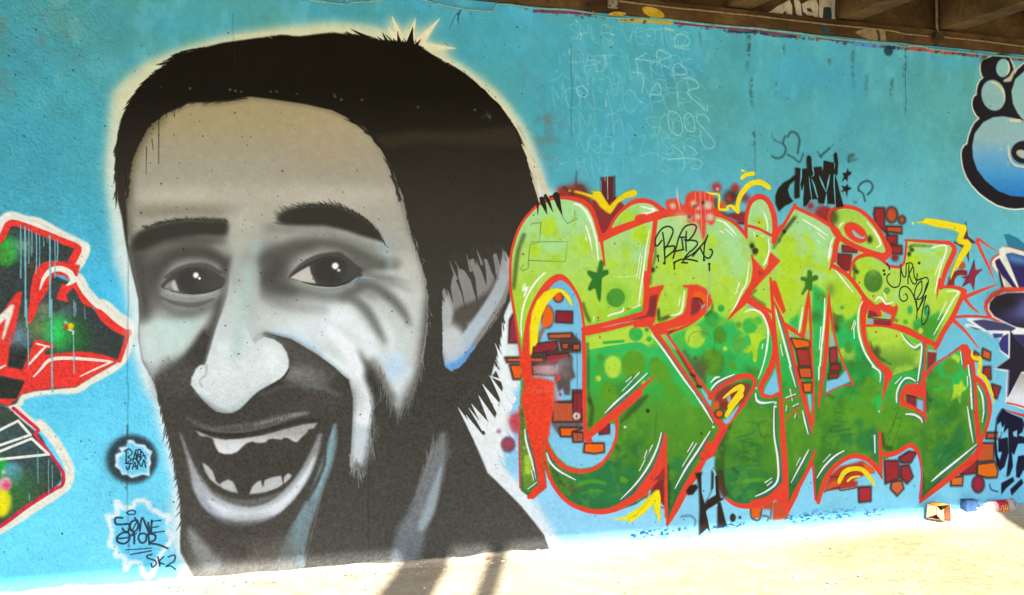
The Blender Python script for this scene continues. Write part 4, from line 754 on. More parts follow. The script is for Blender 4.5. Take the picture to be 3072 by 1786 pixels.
    poly("S:200,0 480,0 500,180 470,320 455,440 410,420 400,600 445,900 310,1015 285,990 365,870 330,700 260,400 225,150", "f0442a", 2.5)
    poly("S:188,150 210,150 240,400 300,650 362,870 270,955 225,925 200,700", ('v', [(1220, "5c5a34"), (1290, "5e7c30"), (1420, "7aa038"), (1470, "5c8a2e")]), 3)
    poly("S:230,590 280,590 300,680 290,780 240,770", "a8d03c", 3); dot("S:228,520", 5, "8cb83c", 3)
    red("S:181,130 184,500 192,900", [4, 5, 6], "e04858"); red("S:280,990 370,900 440,890", [14, 16, 4], "f0442a")
    stroke("S:430,570 440,600 470,700", "d8c8d4", [1, 3, 1], 2, .7)
    red("S:410,520 430,660 480,810 540,920 640,1030 760,1095 900,1130 1050,1120 1200,1050 1350,950 1480,820 1550,680 1575,400", [8, 10, 12, 12, 13, 14, 16, 18, 22, 26, 22, 16, 9])
    poly("T:280,380 312,385 318,600 320,1150 300,1200 290,800 230,780 160,870 40,960 0,1020 -60,1050 60,880 180,720 250,560", RD, 1.5)
    poly("T:300,690 300,820 180,835 240,780", "a03430", 4); 
    red("T:305,400 310,800 320,1150 325,1250", [9, 7, 7, 9]); red("T:325,1260 400,1110 520,880 640,700 760,520 860,330", [6, 22, 26, 26, 26, 26])
    poly("T:700,460 740,500 700,560 720,600 650,640 630,590 680,540", "4a3028", 3, .85); dot("T:705,508", 12, "ee4428", 4, 1, 18); dot("T:670,590", 14, "ee4428", 4, 1, 12)
    red("P:175,560 350,800 560,1110 800,1465", [16, 15, 15, 16]); red("P:370,680 560,940 720,1170 850,1350", [10, 9, 9, 10]); red("T:610,0 720,160 860,330", [14, 18, 24])
    poly("P:460,840 500,860 730,1230 700,1240", "9c3038", 2); poly("P:320,640 370,640 360,680 460,830 440,830 330,670", "9eacb0", 2); poly("P:730,1260 760,1270 860,1400 850,1465 800,1400", "86bcdc", 2); stroke("P:630,1110 670,1130", "4a3034", 8, 5); stroke("P:700,1240 740,1250", "38302c", 8, 5)
    stroke("P:340,640 400,640 460,620", "4a3830", 4, 4, .8)
    red("P:250,590 400,560 540,510 640,450 740,380 820,300", [18, 22, 26, 16, 14, 12]); red("P:280,650 420,640 560,590 680,520 780,430 850,300", [16, 10, 8, 8, 8, 10])
    poly("P:120,0 155,0 165,160 330,128 332,160 300,210 265,330 235,540 180,590 0,600 0,530 60,510 100,400", RD, 1.5); poly("P:180,255 265,228 235,480 160,480 0,520 0,505 140,460 165,400", MAR, 3)
    poly("P:540,130 700,125 790,165 850,240 845,330 790,430 680,520 540,580 380,620 300,640 225,600 230,565 400,520 545,445 575,350 598,165 545,155", RD, 1.5)
    poly("P:670,200 740,200 810,250 812,315 765,310 730,270 655,265", "f0641c", 2); poly("P:640,280 720,275 745,380 700,440 625,470", MAR, 4); stroke("P:660,275 740,290 760,360", "4a3424", 5, 4, .85); poly("P:750,350 800,340 740,405", "9fb4bc", 1.5)
    poly("P:380,650 470,600 380,690", "5c3c2c", 2, .8)
    red("L:900,600 1020,640 1130,710 1230,820", [10, 11, 12, 14]); red("L:1300,1050 1325,1200 1305,1380 P:1290,150 1220,290 1120,410 1045,505", [6, 12, 16, 16, 28, 13, 5])
    red("L:1240,850 1238,650 1275,490 1340,415 1420,410 1490,470 1540,600 1555,750 1540,900", [10, 11, 14, 17, 16, 18, 20, 20, 16]); red("L:1260,725 1380,760 1510,830", 9)
    poly("L:1490,1005 1615,1110 1510,1230 1400,1340 1290,1465 1265,1465 1320,1330 1325,1200 1290,1040 1380,1150 1435,1210 1475,1150", RD, 1.5); poly("L:1375,1210 1440,1240 1370,1330", "b2382c", 3, .8)
    poly("P:1320,0 1390,30 1480,0 1330,140 1260,280 1220,260", RD, 2)
    poly("P:1235,370 1270,340 1330,385", "9ab0b8", 2)
    red("L:1560,860 1590,800 1660,700 1770,510 M:310,885 400,930 550,1000 700,1090", [14, 12, 10, 10, 12, 11, 12, 14]); red("M:90,1200 150,1100", [16, 10])
    red("M:690,1060 790,1180 760,1300 740,1465", [14, 18, 20, 18]); red("Q:760,0 725,150 690,260", [18, 14, 4])
    red("Q:720,210 900,330 1080,570", [14, 14, 14]); red("Q:1075,590 1050,800 1070,1000 1130,1150 1220,1280 1300,1340", [26, 18, 17, 16, 16, 18])
    poly("Q:1280,1330 1385,1380 1375,1465 1300,1465", RD, 1.5); red("R:325,1000 320,1100 290,1220 275,1315", [24, 20, 11, 4]); dot("R:272,1375", 4, RD, 1.5); dot("R:262,1437", 4, RD, 1.5)
    red("Q:40,350 60,600 85,900 120,1250 145,1465", [8, 12, 12, 12, 10]); poly("Q:30,340 60,380 90,370 105,390 150,520 210,710 175,740 100,600 60,500", RD, 1.5)
    red("Q:80,600 160,800 230,1000 290,1250 330,1465", [4, 14, 16, 16, 14]); red("Q:200,860 300,925 400,990", [14, 14, 12]); red("Q:460,490 440,650 415,850 395,980", [6, 13, 16, 14]); red("Q:462,500 478,800 490,1200 505,1465", [6, 9, 10, 10])
    red("Q:680,520 672,700 660,950 640,1250 610,1465", [5, 10, 16, 16, 14]); red("Q:680,520 710,800 760,1050 830,1250 900,1465", [5, 9, 7, 7, 7])
    red("P:1270,300 1400,390 1490,520 1540,700 1550,850 1520,1000 1450,1150 1400,1250 1430,1340 1520,1355 1610,1320", [20, 22, 18, 16, 18, 22, 20, 18, 14, 11, 10]); red("P:1290,280 1400,360 1520,430", [10, 11, 10])
    red("P:1545,600 1570,900 1605,1200 1625,1465", [8, 10, 10, 12]); red("U:250,0 270,300 288,600 305,900 318,1250", [9, 13, 19, 22, 18]); red("U:325,1290 400,1120 500,930 570,740", [10, 22, 16, 7]); red("U:553,860 575,1170", 7, "e4384a")
    red("U:405,0 465,250 520,450 550,585", [15, 16, 15, 4]); red("U:550,0 558,250 552,500", [8, 7, 9], "e84840"); red("U:645,0 620,200 600,355", [16, 13, 5]); red("U:655,245 780,180 900,155", [5, 4, 5], "e03060"); red("U:905,160 840,20", 6)
    red("U:290,300 400,275 450,255", [5, 4, 5]); red("U:320,460 400,380 470,310", [5, 4, 4])
    red("U:600,1190 640,1050 700,930 800,835 920,785 1040,820 1120,900 1165,985", [14, 18, 17, 15, 15, 16, 16, 5]); red("U:1140,575 1145,750 1150,900", [10, 11, 14]); red("V:130,560 200,590 300,560 400,500 470,530", [12, 15, 16, 13, 12]); red("V:440,500 490,560 515,680 525,800 510,1010", [14, 10, 7, 6, 9], "e8405a")
    red("V:430,495 490,560 500,600", [16, 12, 6]); red("V:510,1040 600,960 700,880 900,720 1050,590 1085,500", [8, 16, 20, 22, 26, 24]); red("V:1020,0 1045,200 1065,400 1080,490", [18, 17, 18, 22]); red("V:1150,0 1180,120 1165,250 1120,390 1080,470", [13, 14, 13, 12, 18])
    red("T:880,1000 950,1050 1050,1080 1200,1060 1330,990 1430,890", [6, 12, 14, 22, 26, 26]); red("T:762,720 775,580 880,330 1000,150 1120,0", [4, 5, 5, 7, 7], "e0304c"); red("T:820,880 870,960", [14, 12])
    poly("U:0,1180 150,1140 300,1040 330,1280 200,1150 100,1200 0,1210", RD, 2)
    red("P:850,1360 950,1240 1100,1160 1250,1130 1330,1180 1320,1260 1250,1380 1200,1465", [20, 22, 20, 16, 13, 11, 10, 10]); red("T:1080,60 1000,180 880,330", [8, 8, 8])
    poly("P:900,1330 1000,1250 1150,1200 1280,1210 1290,1260 1200,1420 1000,1465 880,1465", "8c3c34", 5); dot("P:1000,1420", 12, "b04030", 8); dot("P:910,1440", 12, "d04c34", 5); poly("T:880,300 850,260 900,230 1000,120 1010,130 920,280", "86c4de", 2); poly("P:1020,1370 1060,1330 1080,1420 1050,1440", "9aaab4", 3)
    dot("T:820,195", 15, "3c2c28", 5, .9); dot("T:820,195", 10, "f06c1c", 2.5); dot("T:790,120", 10, "d85c2c", 3, 1, 11); dot("T:865,120", 14, "7c3c28", 6)
    red("Q:912,330 930,210 1000,120 1120,90 1230,120 1330,205", [7, 9, 11, 12, 12, 10]); red("Q:1340,215 1450,225 1500,190 N:150,1100 165,1000 175,890", [9, 9, 8, 7, 7, 6], "e84048"); red("N:160,882 450,900 650,915", [7, 10, 13]); red("N:650,915 700,985 640,1130 590,1250 550,1400", [12, 19, 20, 18, 15])
    red("R:905,0 885,100 868,210", [13, 8, 2]); red("R:895,80 1000,75 1100,88 1180,130", [10, 9, 12, 18]); red("R:1170,130 1120,250 1040,420 950,560 880,700 850,760", [18, 18, 20, 18, 20, 10])
    for t in ["R:1180,190 1350,120 1540,50", "R:1180,205 1250,290 1335,362", "R:1060,410 1250,398 1450,412", "R:1050,440 1180,560 1330,745"]: red(t, [13, 9, 3] if "1450" not in t else [9, 7, 8])
    red("N:940,905 965,875 1050,930 1155,998", [8, 10, 6, 2]); red("N:950,900 1020,1060 1080,1180 1135,1330", [12, 10, 8, 2])
    red("R:60,505 250,500 400,512 550,560 700,640 850,710", [8, 9, 18, 22, 18, 16]); red("R:60,250 70,400 72,550 100,700 160,830 240,930 320,1010", [18, 15, 14, 14, 16, 18, 24]); poly("R:90,200 130,215 200,275 280,240 400,300 430,265 445,300 410,400 380,520 340,500 370,400 250,330 270,400 220,410 120,320 90,400 60,300", RD, 1.6)
    poly("R:120,330 190,350 240,405 110,410", "8c3038", 2); poly("R:170,430 365,445 365,505 180,490", "963038", 2); poly("R:290,350 375,390 360,415 290,420", "9ab8c4", 1.5); poly("R:110,430 170,430 170,485 105,480", "86b4d4", 1.5); stroke("R:110,410 250,430 365,440", "44343c", 4, 3, .8); poly("R:0,0 80,10 110,90 60,130", RD, .5, 0)
    red("R:738,700 732,850 718,1000 690,1180", [16, 14, 16, 22]); poly("R:770,790 870,800 855,900 765,980", "943036", 2.5); poly("R:775,760 865,775 865,795 780,790", "a8b8c8", 2)
    red("R:740,1050 850,935 1000,830 1150,725", [14, 7, 5, 8], "e83c50"); poly("R:1120,740 1160,710 1210,710 1250,790 1240,830 1265,900 1200,950 1180,1000 1160,980 1140,830", RD, 1.5); red("R:1250,880 1275,1100 1300,1465", [24, 20, 18]); red("R:1270,1060 1380,1150 1435,1300 1450,1465", [16, 16, 13, 12])
    red("R:680,1165 540,1190 490,1260 500,1350 600,1395 740,1450", [20, 20, 18, 18, 12, 8]); red("R:715,1000 735,1200 735,1465", [16, 12, 7]); poly("R:530,1270 645,1290 640,1400 540,1370", "8c2e34", 3); poly("R:655,1315 720,1325 720,1450 650,1420", "86bcea", 2); stroke("R:540,1265 650,1290", "54302c", 6, 4)
    poly("R:500,1180 720,1160 730,1300 660,1290 560,1250 500,1290", RD, 2)
    red("V:340,100 440,140 520,190 562,262", [18, 12, 10, 8]); red("V:545,0 552,150 562,260", [8, 8, 5], "e83c50")
    # ring over the M
    red("M:690,1000 700,950 760,900 880,880 1020,920 1140,1020 1240,1150 1300,1270 1340,1370 1290,1430 1180,1400 1000,1330 850,1250 760,1170 710,1090 690,1000", [15, 14, 13, 13, 13, 14, 16, 18, 24, 24, 18, 16, 18, 20, 16, 15])
    poly("M:715,1000 760,930 880,905 1010,945 1120,1050 1210,1180 1270,1290 1240,1340 1130,1330 960,1260 830,1170 740,1080", ('v', [(625, "a2d04c"), (680, "b0d84c")]), 3); dot("M:740,1000", 12, "3c4420", 12, .8, 22); dot("M:1130,1240", 9, "2e3c18", 7, .9, 12)
    dot("M:975,1165", 40, RD, 2.5, 1, 25, 38); stroke("M:950,1150 980,1190 1050,1225 1075,1210", "9ab8bc", [8, 12, 6, 4], 2)
    # light blue gaps
    for t in ["P:1430,1320 1450,1250 1520,1130 1560,1040 1600,1300 1500,1345", "U:500,245 535,240 540,380 525,400", "U:670,130 780,100 840,30 880,130 700,210 665,230", "U:540,880 545,1000 560,1180 480,1200 400,1200 440,1070", "T:780,600 770,700 740,740 690,980 640,760 700,640",
              "Q:240,950 300,990 250,1000", "Q:700,960 720,950 750,1090 690,1100", "Q:450,920 470,930 465,1010 440,1000", "P:1705,660 1780,700 1720,705", "Q:1660,1120 1660,1120 1661,1121", "R:930,760 900,820 1150,715 1050,450 1080,440"]:
        if "Q:1660" in t or "R:930" in t: continue
        poly(t, LBL if "Q:" not in t else "9cb4c0", 1.6)
    # bricks inside the M
    for t, c in [("Q:265,1010 380,1020 460,1040 470,1100 310,1120", "ee661c"), ("Q:320,1130 460,1130 475,1310 355,1310", "a8382e"), ("Q:345,1335 480,1335 490,1440 370,1440", "d05c2c"), ("Q:690,1120 760,1110 770,1270 690,1280", "a8323a"), ("Q:700,1300 800,1290 810,1360 690,1370", "9a2c30"), ("Q:680,1400 790,1390 770,1440 680,1450", "a0302c"), ("U:460,145 540,145 535,225 475,225", "ee6a1c")]:
        brick(t, c, w=5, soft=3)
    # white shines
    hatch("K:810,480 900,520 980,640 1050,860 1080,1110", 9, .9); hatch("K:940,720 980,850 1010,990|K:940,850 950,890|K:1640,770 1600,1000 1570,1250 O:1540,200 1520,360|K:1540,1030 1500,1290|K:1560,1060 1525,1310|K:500,1240 400,1330 320,1465|K:280,1360 260,1440|K:310,1390 280,1460|O:480,0 350,150 260,350 230,550 235,710|O:260,120 250,190 290,160 265,250 300,180", 6)
    hatch("O:1540,350 1450,385|O:1180,475 1220,455 1340,420 1355,375|O:1035,480 1020,530|L:910,660 1000,690 1090,780 1130,830|L:1010,760 1110,850|L:950,780 990,800|L:1270,1120 1240,1350 P:1190,200 1130,340 1075,430|P:1165,100 1120,230|L:1160,1350 1130,1450", 6)
    hatch("L:1430,570 1470,690 1470,780|L:1480,870 1490,1000 1450,1120 1420,1160|L:1320,790 1330,840|L:1400,830 1430,840|K:1570,520 1700,550 1600,600|L:80,510 230,560 100,590|M:390,1020 540,1110 670,1200|M:560,1170 640,1240|M:550,1245 580,1275|M:730,1220 700,1300 670,1440|Q:710,10 690,100 670,160|Q:750,260 850,380 950,510", 6)
    hatch("M:800,1110 810,1080 850,1050|M:1100,1050 1200,1180 1250,1290 1200,1330|Q:1050,600 1010,700 1000,850 1020,1000 1080,1170 1180,1320 1250,1375 1245,1465|Q:965,810 930,910|Q:975,830 950,920|Q:955,900 960,1010|Q:1190,600 1220,560 1260,570 1310,630 1390,610|Q:1290,510 1310,580|Q:1480,960 1530,1040 1620,1110 1700,1090 1660,1465|R:710,730 690,900 655,1140", 7)
    hatch("P:560,190 540,350 510,440 400,465|P:515,265 495,360|P:200,670 350,870 550,1160 780,1465|T:580,0 680,150 760,285|O:1530,1090 1340,1295|O:1615,1100 1350,1350 1220,1465|O:1440,1140 1380,1195|S:1200,0 1100,90 1000,190|P:1225,425 1300,400 1390,430 1450,520 1480,650 1460,850 1420,1020 1370,1160|P:1560,400 1640,700 1720,1000 1780,1250", 6.5)
    hatch("Q:395,670 370,830 350,950|Q:635,570 630,800 600,1100 570,1465|Q:595,880 575,1130|P:1420,780 1410,830|Q:150,1080 175,1200|P:850,1280 930,1190 1110,1110|P:850,1200 900,1150 950,1140|P:1340,1320 1360,1390 1430,1425 1545,1415|U:45,240 60,300 110,320 205,310|U:210,350 210,600 240,800 240,1000 150,1090 45,1140|U:130,1020 190,980|U:150,1045 190,1010", 7)
    hatch("U:345,0 400,180|U:460,390 480,480 510,595|U:515,730 450,850 360,1020|U:440,800 405,870|U:825,740 740,790 650,880 585,980|U:705,770 640,840|U:1100,605 1098,760|U:350,200 370,300|U:310,275 400,240|U:320,345 315,390|U:375,350 425,325|U:390,450 400,415|U:600,0 600,120|U:1070,0 1140,50 1140,140", 6)
    hatch("U:1285,315 1290,220 1340,120 1400,100 1455,130|U:1275,150 1330,90|U:1370,420 1465,430|V:370,200 450,205 510,240 530,280|V:285,0 285,90|V:70,400 75,570|V:620,840 700,770 850,650 1045,490|V:960,130 985,300 1015,470|V:1100,0 1120,120 1100,280|V:990,0 1000,150|R:1215,935 1240,1150 1260,1420|R:1130,790 1150,930|R:1320,1165 1370,1280 1385,1465|R:1205,1060 1210,1170", 7)
    hatch("N:440,970 610,950 540,1200 480,1465|N:550,1100 480,1270|R:980,125 1110,130 1050,220 940,420 835,605|R:975,240 880,440|S:235,345 250,470 300,640 340,820|S:300,740 320,830|S:265,915 350,850|S:445,570 480,660 560,740 720,828|S:1540,380 1500,520 1420,690 1300,860 1150,1015|S:1455,495 1330,740|S:1400,550 1375,620|T:265,380 250,450|T:730,365 600,570 500,720 395,910|T:570,470 515,560|T:600,480 465,700", 6.5)
    for t, r in [("T:762,322", 4), ("T:1355,92", 4), ("T:1355,128", 4), ("R:235,1445", 3), ("P:1350,1265", 3), ("S:1193,323", 4)]: dot(t, r, "f4f6ea", 1.5)
    # small red dots
    for t in ["O:1405,392", "O:1077,487", "O:1095,703", "O:1452,615", "L:1378,688", "L:1357,838", "R:203,572", "R:428,618", "Q:1015,395", "Q:1168,543", "R:1213,1275", "R:1218,1332", "U:385,218", "U:350,355", "U:430,412"]:
        dot(t, 3.4, RD, 1.2)
    # red flower and drips on the R
    poly("L:360,450 430,430 500,430 520,480 560,500 580,400 640,350 700,345 780,350 850,370 890,430 880,500 920,560 900,620 880,700 840,715 800,690 790,820 765,880 740,800 700,690 640,690 590,680 570,580 400,570 370,540", RD, 5, 1, 1)
    for t, r in [("L:435,505", 9), ("L:660,480", 9), ("L:820,500", 13), ("L:710,530", 7), ("L:705,625", 9), ("L:840,630", 12), ("L:620,640", 7)]: dot(t, r, "d6ccb0", 8, .95)
    for t in ["L:680,510", "L:765,470", "L:612,628"]: dot(t, 5, "2c3030", 4)
    dot("L:520,650", 20, "dcd8a8", 20, .7); dot("L:680,740", 20, "e0a07c", 26, .6); stroke("L:478,300 485,400 515,550", "d8c4bc", [1, 7, 2], 4, .85)
    for x, a, b in [(680, 350, 720), (742, 350, 900), (785, 350, 650), (730, 350, 500), (838, 380, 540)]: stroke(f"L:{x},{a} {x+6},{b}", "d8a8a4", 1.8, 1, .9)
    stroke("L:800,640 818,900 825,1465 P:820,150 808,420", "8cc0b4", [2, 2, 2.4, 2], 1, .95)
    # yellow strokes
    Y = "f6dc1c"
    poly("K:800,345 830,338 910,355 960,370 1010,385 1030,350 1075,335 1110,360 1150,430 1200,505 1290,410 1380,350 1470,322 1500,345 1505,385 1480,405 1380,425 1290,480 1240,560 1210,595 1180,585 1100,520 1050,450 1000,420 900,380 830,362", "f2d41c", 1.5); dot("K:765,340", 3.5, "f2e060", 1.5)
    for t, w in [("L:800,352 860,372 935,380 945,430 945,540 1040,545", [2, 6, 7, 7, 8, 8]), ("L:1030,520 1070,505 1110,530 1150,570", [8, 8, 14, 12]), ("L:1150,570 1150,470 1190,370 1280,270 1380,245 1460,280 1490,305", [12, 15, 16, 17, 17, 16, 15]), ("L:1195,200 1240,165 1320,150", [12, 13, 13]), ("L:1195,118 1225,125", [8, 4]),
                 ("P:990,1370 1090,1290 1180,1250 1180,1300 1060,1465", [6, 12, 18, 18, 18]), ("T:1030,20 960,100 890,210", [16, 18, 14]), ("U:785,1010 830,930 900,900 980,905 1040,960 1100,1050", [14, 17, 14, 14, 16, 5]), ("U:860,1005 900,975 965,965", [8, 7, 4])]:
        stroke(t, Y, w, 1.4)
    poly("O:325,890 322,600 350,420 400,300 480,210 580,165 640,168 700,185 760,250 800,350 780,358 720,270 660,210 620,225 520,330 450,480 420,620 410,760 385,800 355,805 348,890", "fae41c", 1.5)
    poly("T:-60,1250 -40,1200 40,1150 140,1040 210,930 245,920 258,1000 258,1090 250,1220 230,1220 225,1155 200,1140 190,1050 100,1150 20,1200", "fae81c", 1.5)
    poly("S:1060,1210 1200,1175 1340,1080 1480,930 1510,920 1530,980 1530,1220 1505,1215 1500,1150 1475,1140 1460,1040 1380,1120 1300,1190 1260,1220 1220,1210", "fae81c", 1.5)
    poly("N:285,680 340,672 380,638 500,650 700,690 820,715 835,760 790,870 840,870 885,920 880,970 800,1080 740,1180 690,1230 660,1310 645,1310 670,1200 740,1040 800,940 730,920 718,880 745,800 670,765 500,740 340,695 290,695", "f6dc20", 1.5); dot("N:245,697", 4, "f0e478", 1.5)
    stroke("R:1268,770 1260,830 1290,862 1350,870 1345,960 1340,1030 1400,1080 1450,1180 1480,1260 1502,1360", Y, [3, 9, 12, 14, 14, 13, 13, 13, 9, 3], 1.4)
    # stars
    poly("K:1090,1110 1120,1100 1140,1130 1125,1215 1180,1205 1195,1230 1185,1260 1115,1280 1110,1400 1105,1465 1060,1465 1050,1420 1000,1400 985,1440 970,1430 985,1370 1020,1300 960,1250 955,1225 975,1215 1060,1240", "34782c", 2)
    poly("O:955,0 1190,0 1115,60 1105,280 1095,320 1065,270 1050,150 1000,185 970,190 965,165 1010,70", "34782c", 1.6)
    poly("Q:445,265 470,255 495,275 495,330 540,312 565,330 560,365 500,385 495,480 475,490 440,470 390,535 375,520 415,440 420,385 370,370 370,345 390,330 440,345", "3f7a28", 1.8)
lettering()

# ---- black marker and spray tags
def tags():
    for t, w in [("K:412,470 414,605", [9, 1]), ("K:460,440 490,520 515,600", [20, 12, 1]), ("K:505,400 545,490 580,575", [14, 9, 1]), ("K:618,395 645,500 685,618", [22, 14, 1])]:
        stroke(t, "2a261d", w, 1.5, 1, 0)
    stroke("K:540,408 640,380", "2a261d", 5, 2, .9, 0)
    for t, w in [("K:330,20 380,180 430,455", [8, 6, 4]), ("K:360,220 400,340 432,460", [4, 6, 4]), ("K:440,180 490,300 535,415", [16, 12, 3])]: stroke(t, "d8cdac", w, 2, .95)
    B = "2a2a24"
    for t in ["L:240,945 240,880 270,810 330,745 400,735 435,780 410,860 370,940 335,990", "L:240,945 270,940 310,885", "L:320,800 335,900 340,1000 345,1130 335,1140", "L:335,960 400,950 450,950 440,1000 370,1060 345,1080", "L:435,1080 470,960 500,850 560,740 640,710 690,735 660,820 600,890", "L:500,850 580,850", "L:530,860 545,980", "L:440,1010 550,985", "L:580,790 575,900 580,1000",
              "L:560,880 680,890 700,930 650,990 620,1010 560,1080 640,1040 700,990 780,900 815,830", "L:650,1060 740,950", "L:730,960 780,1060 830,1080 865,1030 860,990 840,985", "L:815,830 780,940 770,1105", "L:445,1130 520,1095 620,1095 700,1115", "L:530,1130 590,1132", "L:548,1095 550,1130", "L:268,1060 275,1115", "L:445,1130 450,1200", "L:832,1140 835,1215"]:
        stroke(t, B, 5 if ("1115" not in t[:30]) else 4, 1.2)
    for t in ["L:268,1057", "L:448,1130", "L:832,1145", "L:338,1135", "L:775,1100"]: dot(t, 4, B, 1.2)
    # second name, loops on the E
    for t, w in [("Q:1320,190 1340,215 1345,250", 5), ("Q:1350,300 1320,330 1325,390 1380,445 1440,440 1465,380 1470,200", 4), ("Q:1470,200 1480,280 1500,330 1525,320 1530,190", 4), ("Q:1530,190 1580,180 1600,220 1555,320 1550,410", 4), ("Q:1560,200 1560,300 1600,400 1640,400 1650,300", 4), ("Q:1610,230 1620,330 1650,370 1700,350", 4), ("Q:1640,370 1690,360 1740,340 1770,360 1765,430 1700,560 1640,580 1620,540 1640,440 1690,380", 4),
                 ("Q:1700,380 1700,480 1650,570", 4), ("Q:1520,520 1545,550 1530,590 1490,600 1455,550 1470,460 1530,440 1590,500 1630,600 1650,700 1643,790", 4), ("Q:1760,400 1700,600 1660,700", 4), ("Q:1750,540 1710,700 1700,820 1715,860 1760,800 1780,700 1765,650 1740,680", 4), ("Q:1643,600 1660,690 1740,540", 4)]:
        stroke(t, B, w, 1.2)
    for t in ["Q:1284,265", "Q:1292,305", "Q:1672,182"]: dot(t, 4, B, 1.2)
    # blocky black tag with two stars
    K2 = "26221c"
    for t in ["M:130,935 95,850 95,760 125,680 180,620 250,580 310,530 310,480 305,455 330,450 365,460 368,500 360,600 360,780 320,795 300,785 305,590 250,640 230,700 250,770 290,820 250,850 200,870",
              "M:355,460 370,470 395,465 440,460 435,380 440,330 460,315 485,330 492,380 498,455 515,450 600,440 610,490 615,380 640,375 740,400 735,310 755,280 775,300 785,400 780,520 755,550 775,600 800,720 845,880 800,890 755,890 745,855 665,850 655,760 638,850 565,845 555,800 480,800 445,860 410,880 395,870 400,700 378,700 365,620"]:
        poly(t, K2, 1.3)
    for t, w in [("M:378,455 376,540 368,625", [4, 6, 1]), ("M:402,645 392,740 372,800", [1, 6, 8]), ("M:462,555 472,650 492,800", [1, 4, 2]), ("M:490,550 515,530 505,470 500,380", [2, 3, 5, 2]), ("M:485,570 515,640 555,780", [1, 6, 4]), ("M:572,540 605,620 650,725", [1, 7, 1]), ("M:692,525 672,620 652,722", [1, 7, 1]), ("M:655,740 648,800 640,860", [2, 6, 8]), ("M:742,530 736,600 744,740 752,880", [4, 4, 4, 2]), ("M:612,385 612,480", [5, 1]), ("M:742,405 742,470", [3, 1]), ("M:385,810 395,880", [6, 2])]:
        stroke(t, "62b6bc", w, 1, 1)
    for t in ["M:890,455 903,495 935,500 925,525 895,545 885,610 865,575 820,612 850,550 830,515 875,505", "M:890,625 897,665 932,672 925,690 895,700 880,778 868,710 810,720 845,690 820,650 865,660"]: poly(t, K2, 1.3)
    for t, w, o in [("M:230,110 270,60 330,80 360,150 350,230 340,290", 8, .55), ("M:200,110 180,180 210,240 190,310 130,350 60,330", 7, .55), ("M:80,150 180,190", 5, .35), ("M:230,310 290,340 360,390 400,300", 6, .55), ("M:60,60 60,110 100,160", 5, .2), ("M:590,330 610,310 690,240", 7, .6), ("M:560,280 600,340", 8, .35), ("M:730,200 690,240", 4, .3), ("M:900,385 905,330 950,310", 8, .5), ("M:900,380 1000,360", 5, .3), ("M:1010,700 1010,660 1060,610 1120,600 1160,640 1155,700 1110,745", 7, .65), ("M:1010,700 1060,740 1080,820", 7, .6), ("M:960,830 985,835", 8, .3)]:
        stroke(t, "26302e", w, 6, o)
    dot("M:930,340", 12, "3a5450", 12, .5)
    # tag at the foot of the piece
    for t in ["T:585,765 655,755 645,800 650,950 680,1060 740,950 745,730 765,770 760,900 700,1020 800,960 800,870 830,1000 870,1000 800,1050 700,1110 690,1130 735,1340 700,1290 660,1330 620,1360 630,1100 620,900 610,830", "T:800,1040 830,1040 890,1270 800,1290", "T:500,930 540,880 600,870 620,900 570,970 520,975"]:
        poly(t, "30261e", 1.6)
    stroke("T:830,760 840,900 870,960", "4a3a28", [22, 26, 24], 14, .85); stroke("T:790,800 800,1000", "2c2418", 10, 4)
    dot("T:950,1190", 9, "34302c", 3, 1, 13); dot("T:1018,1187", 4.5, "3c3a38", 3); stroke("T:460,1180 540,1170 590,1210 585,1270", "4a6c80", 7, 7, .6)
    # navy script at the right edge
    NV = "1e1c34"
    for t in ["V:1215,420 1240,230 1290,145 1320,150 1335,220 1310,300 1285,330 1275,270 1240,300 1230,420 1245,600 1265,640 1285,560 1250,560 1250,440 1340,420 1350,560 1310,700 1270,740 1240,680 1220,560", "V:1320,170 1380,200 1430,220 1480,240 1500,300 1480,370 1440,400 1503,420 1503,480 1440,480 1400,590 1380,560 1390,700 1360,780 1330,800 1330,760 1350,600 1345,330 1300,380 1310,300",
              "V:1440,600 1503,590 1503,720 1460,810 1420,800 1420,700", "V:1285,860 1400,800 1410,840 1330,910 1285,970", "V:1370,920 1480,815 1497,860 1430,930 1385,980", "V:1503,180 1560,200 1620,400 1580,700 1520,760 1503,740"]:
        poly(t, NV, 1.6)
    stroke("V:1175,870 1190,920 1250,940", "24406a", 5, 5, .8); poly("V:1270,280 1280,320 1275,400 1245,440 1250,330", "86cce8", 2); poly("V:1390,370 1430,350 1430,420 1395,410", "90c8e8", 2)
    # lower left stencilled bursts
    dot("J:1065,350", 70, "303c42", 26, .55, 66); 
    a = np.linspace(0, 2 * math.pi, 40, endpoint=False); c = parse("J:1085,350")[0]
    stroke(np.stack([c[0] + np.cos(np.r_[a, 0]) * 62, c[1] + np.sin(np.r_[a, 0]) * 60], 1), "2c383e", 26, 20, .85)
    stroke("J:1040,80 1045,120 1040,600", "3c4c50", [4, 5, 1], 4, .6)
    burst = "J:1045,190 1090,190 1120,225 1190,230 1205,260 1250,285 1230,340 1240,380 1225,420 1230,490 1170,475 1080,505 1040,475 1000,480 985,440 940,405 950,380 945,310 1000,290 970,255 1040,245"
    poly(burst, "eef8fc", 3); poly("J:1050,215 1080,210 1120,245 1180,250 1200,290 1230,300 1210,350 1215,410 1210,470 1165,462 1080,488 1040,460 1010,462 1000,425 965,400 975,370 970,330 1020,300 1000,270 1050,260", "72d2f4", 5)
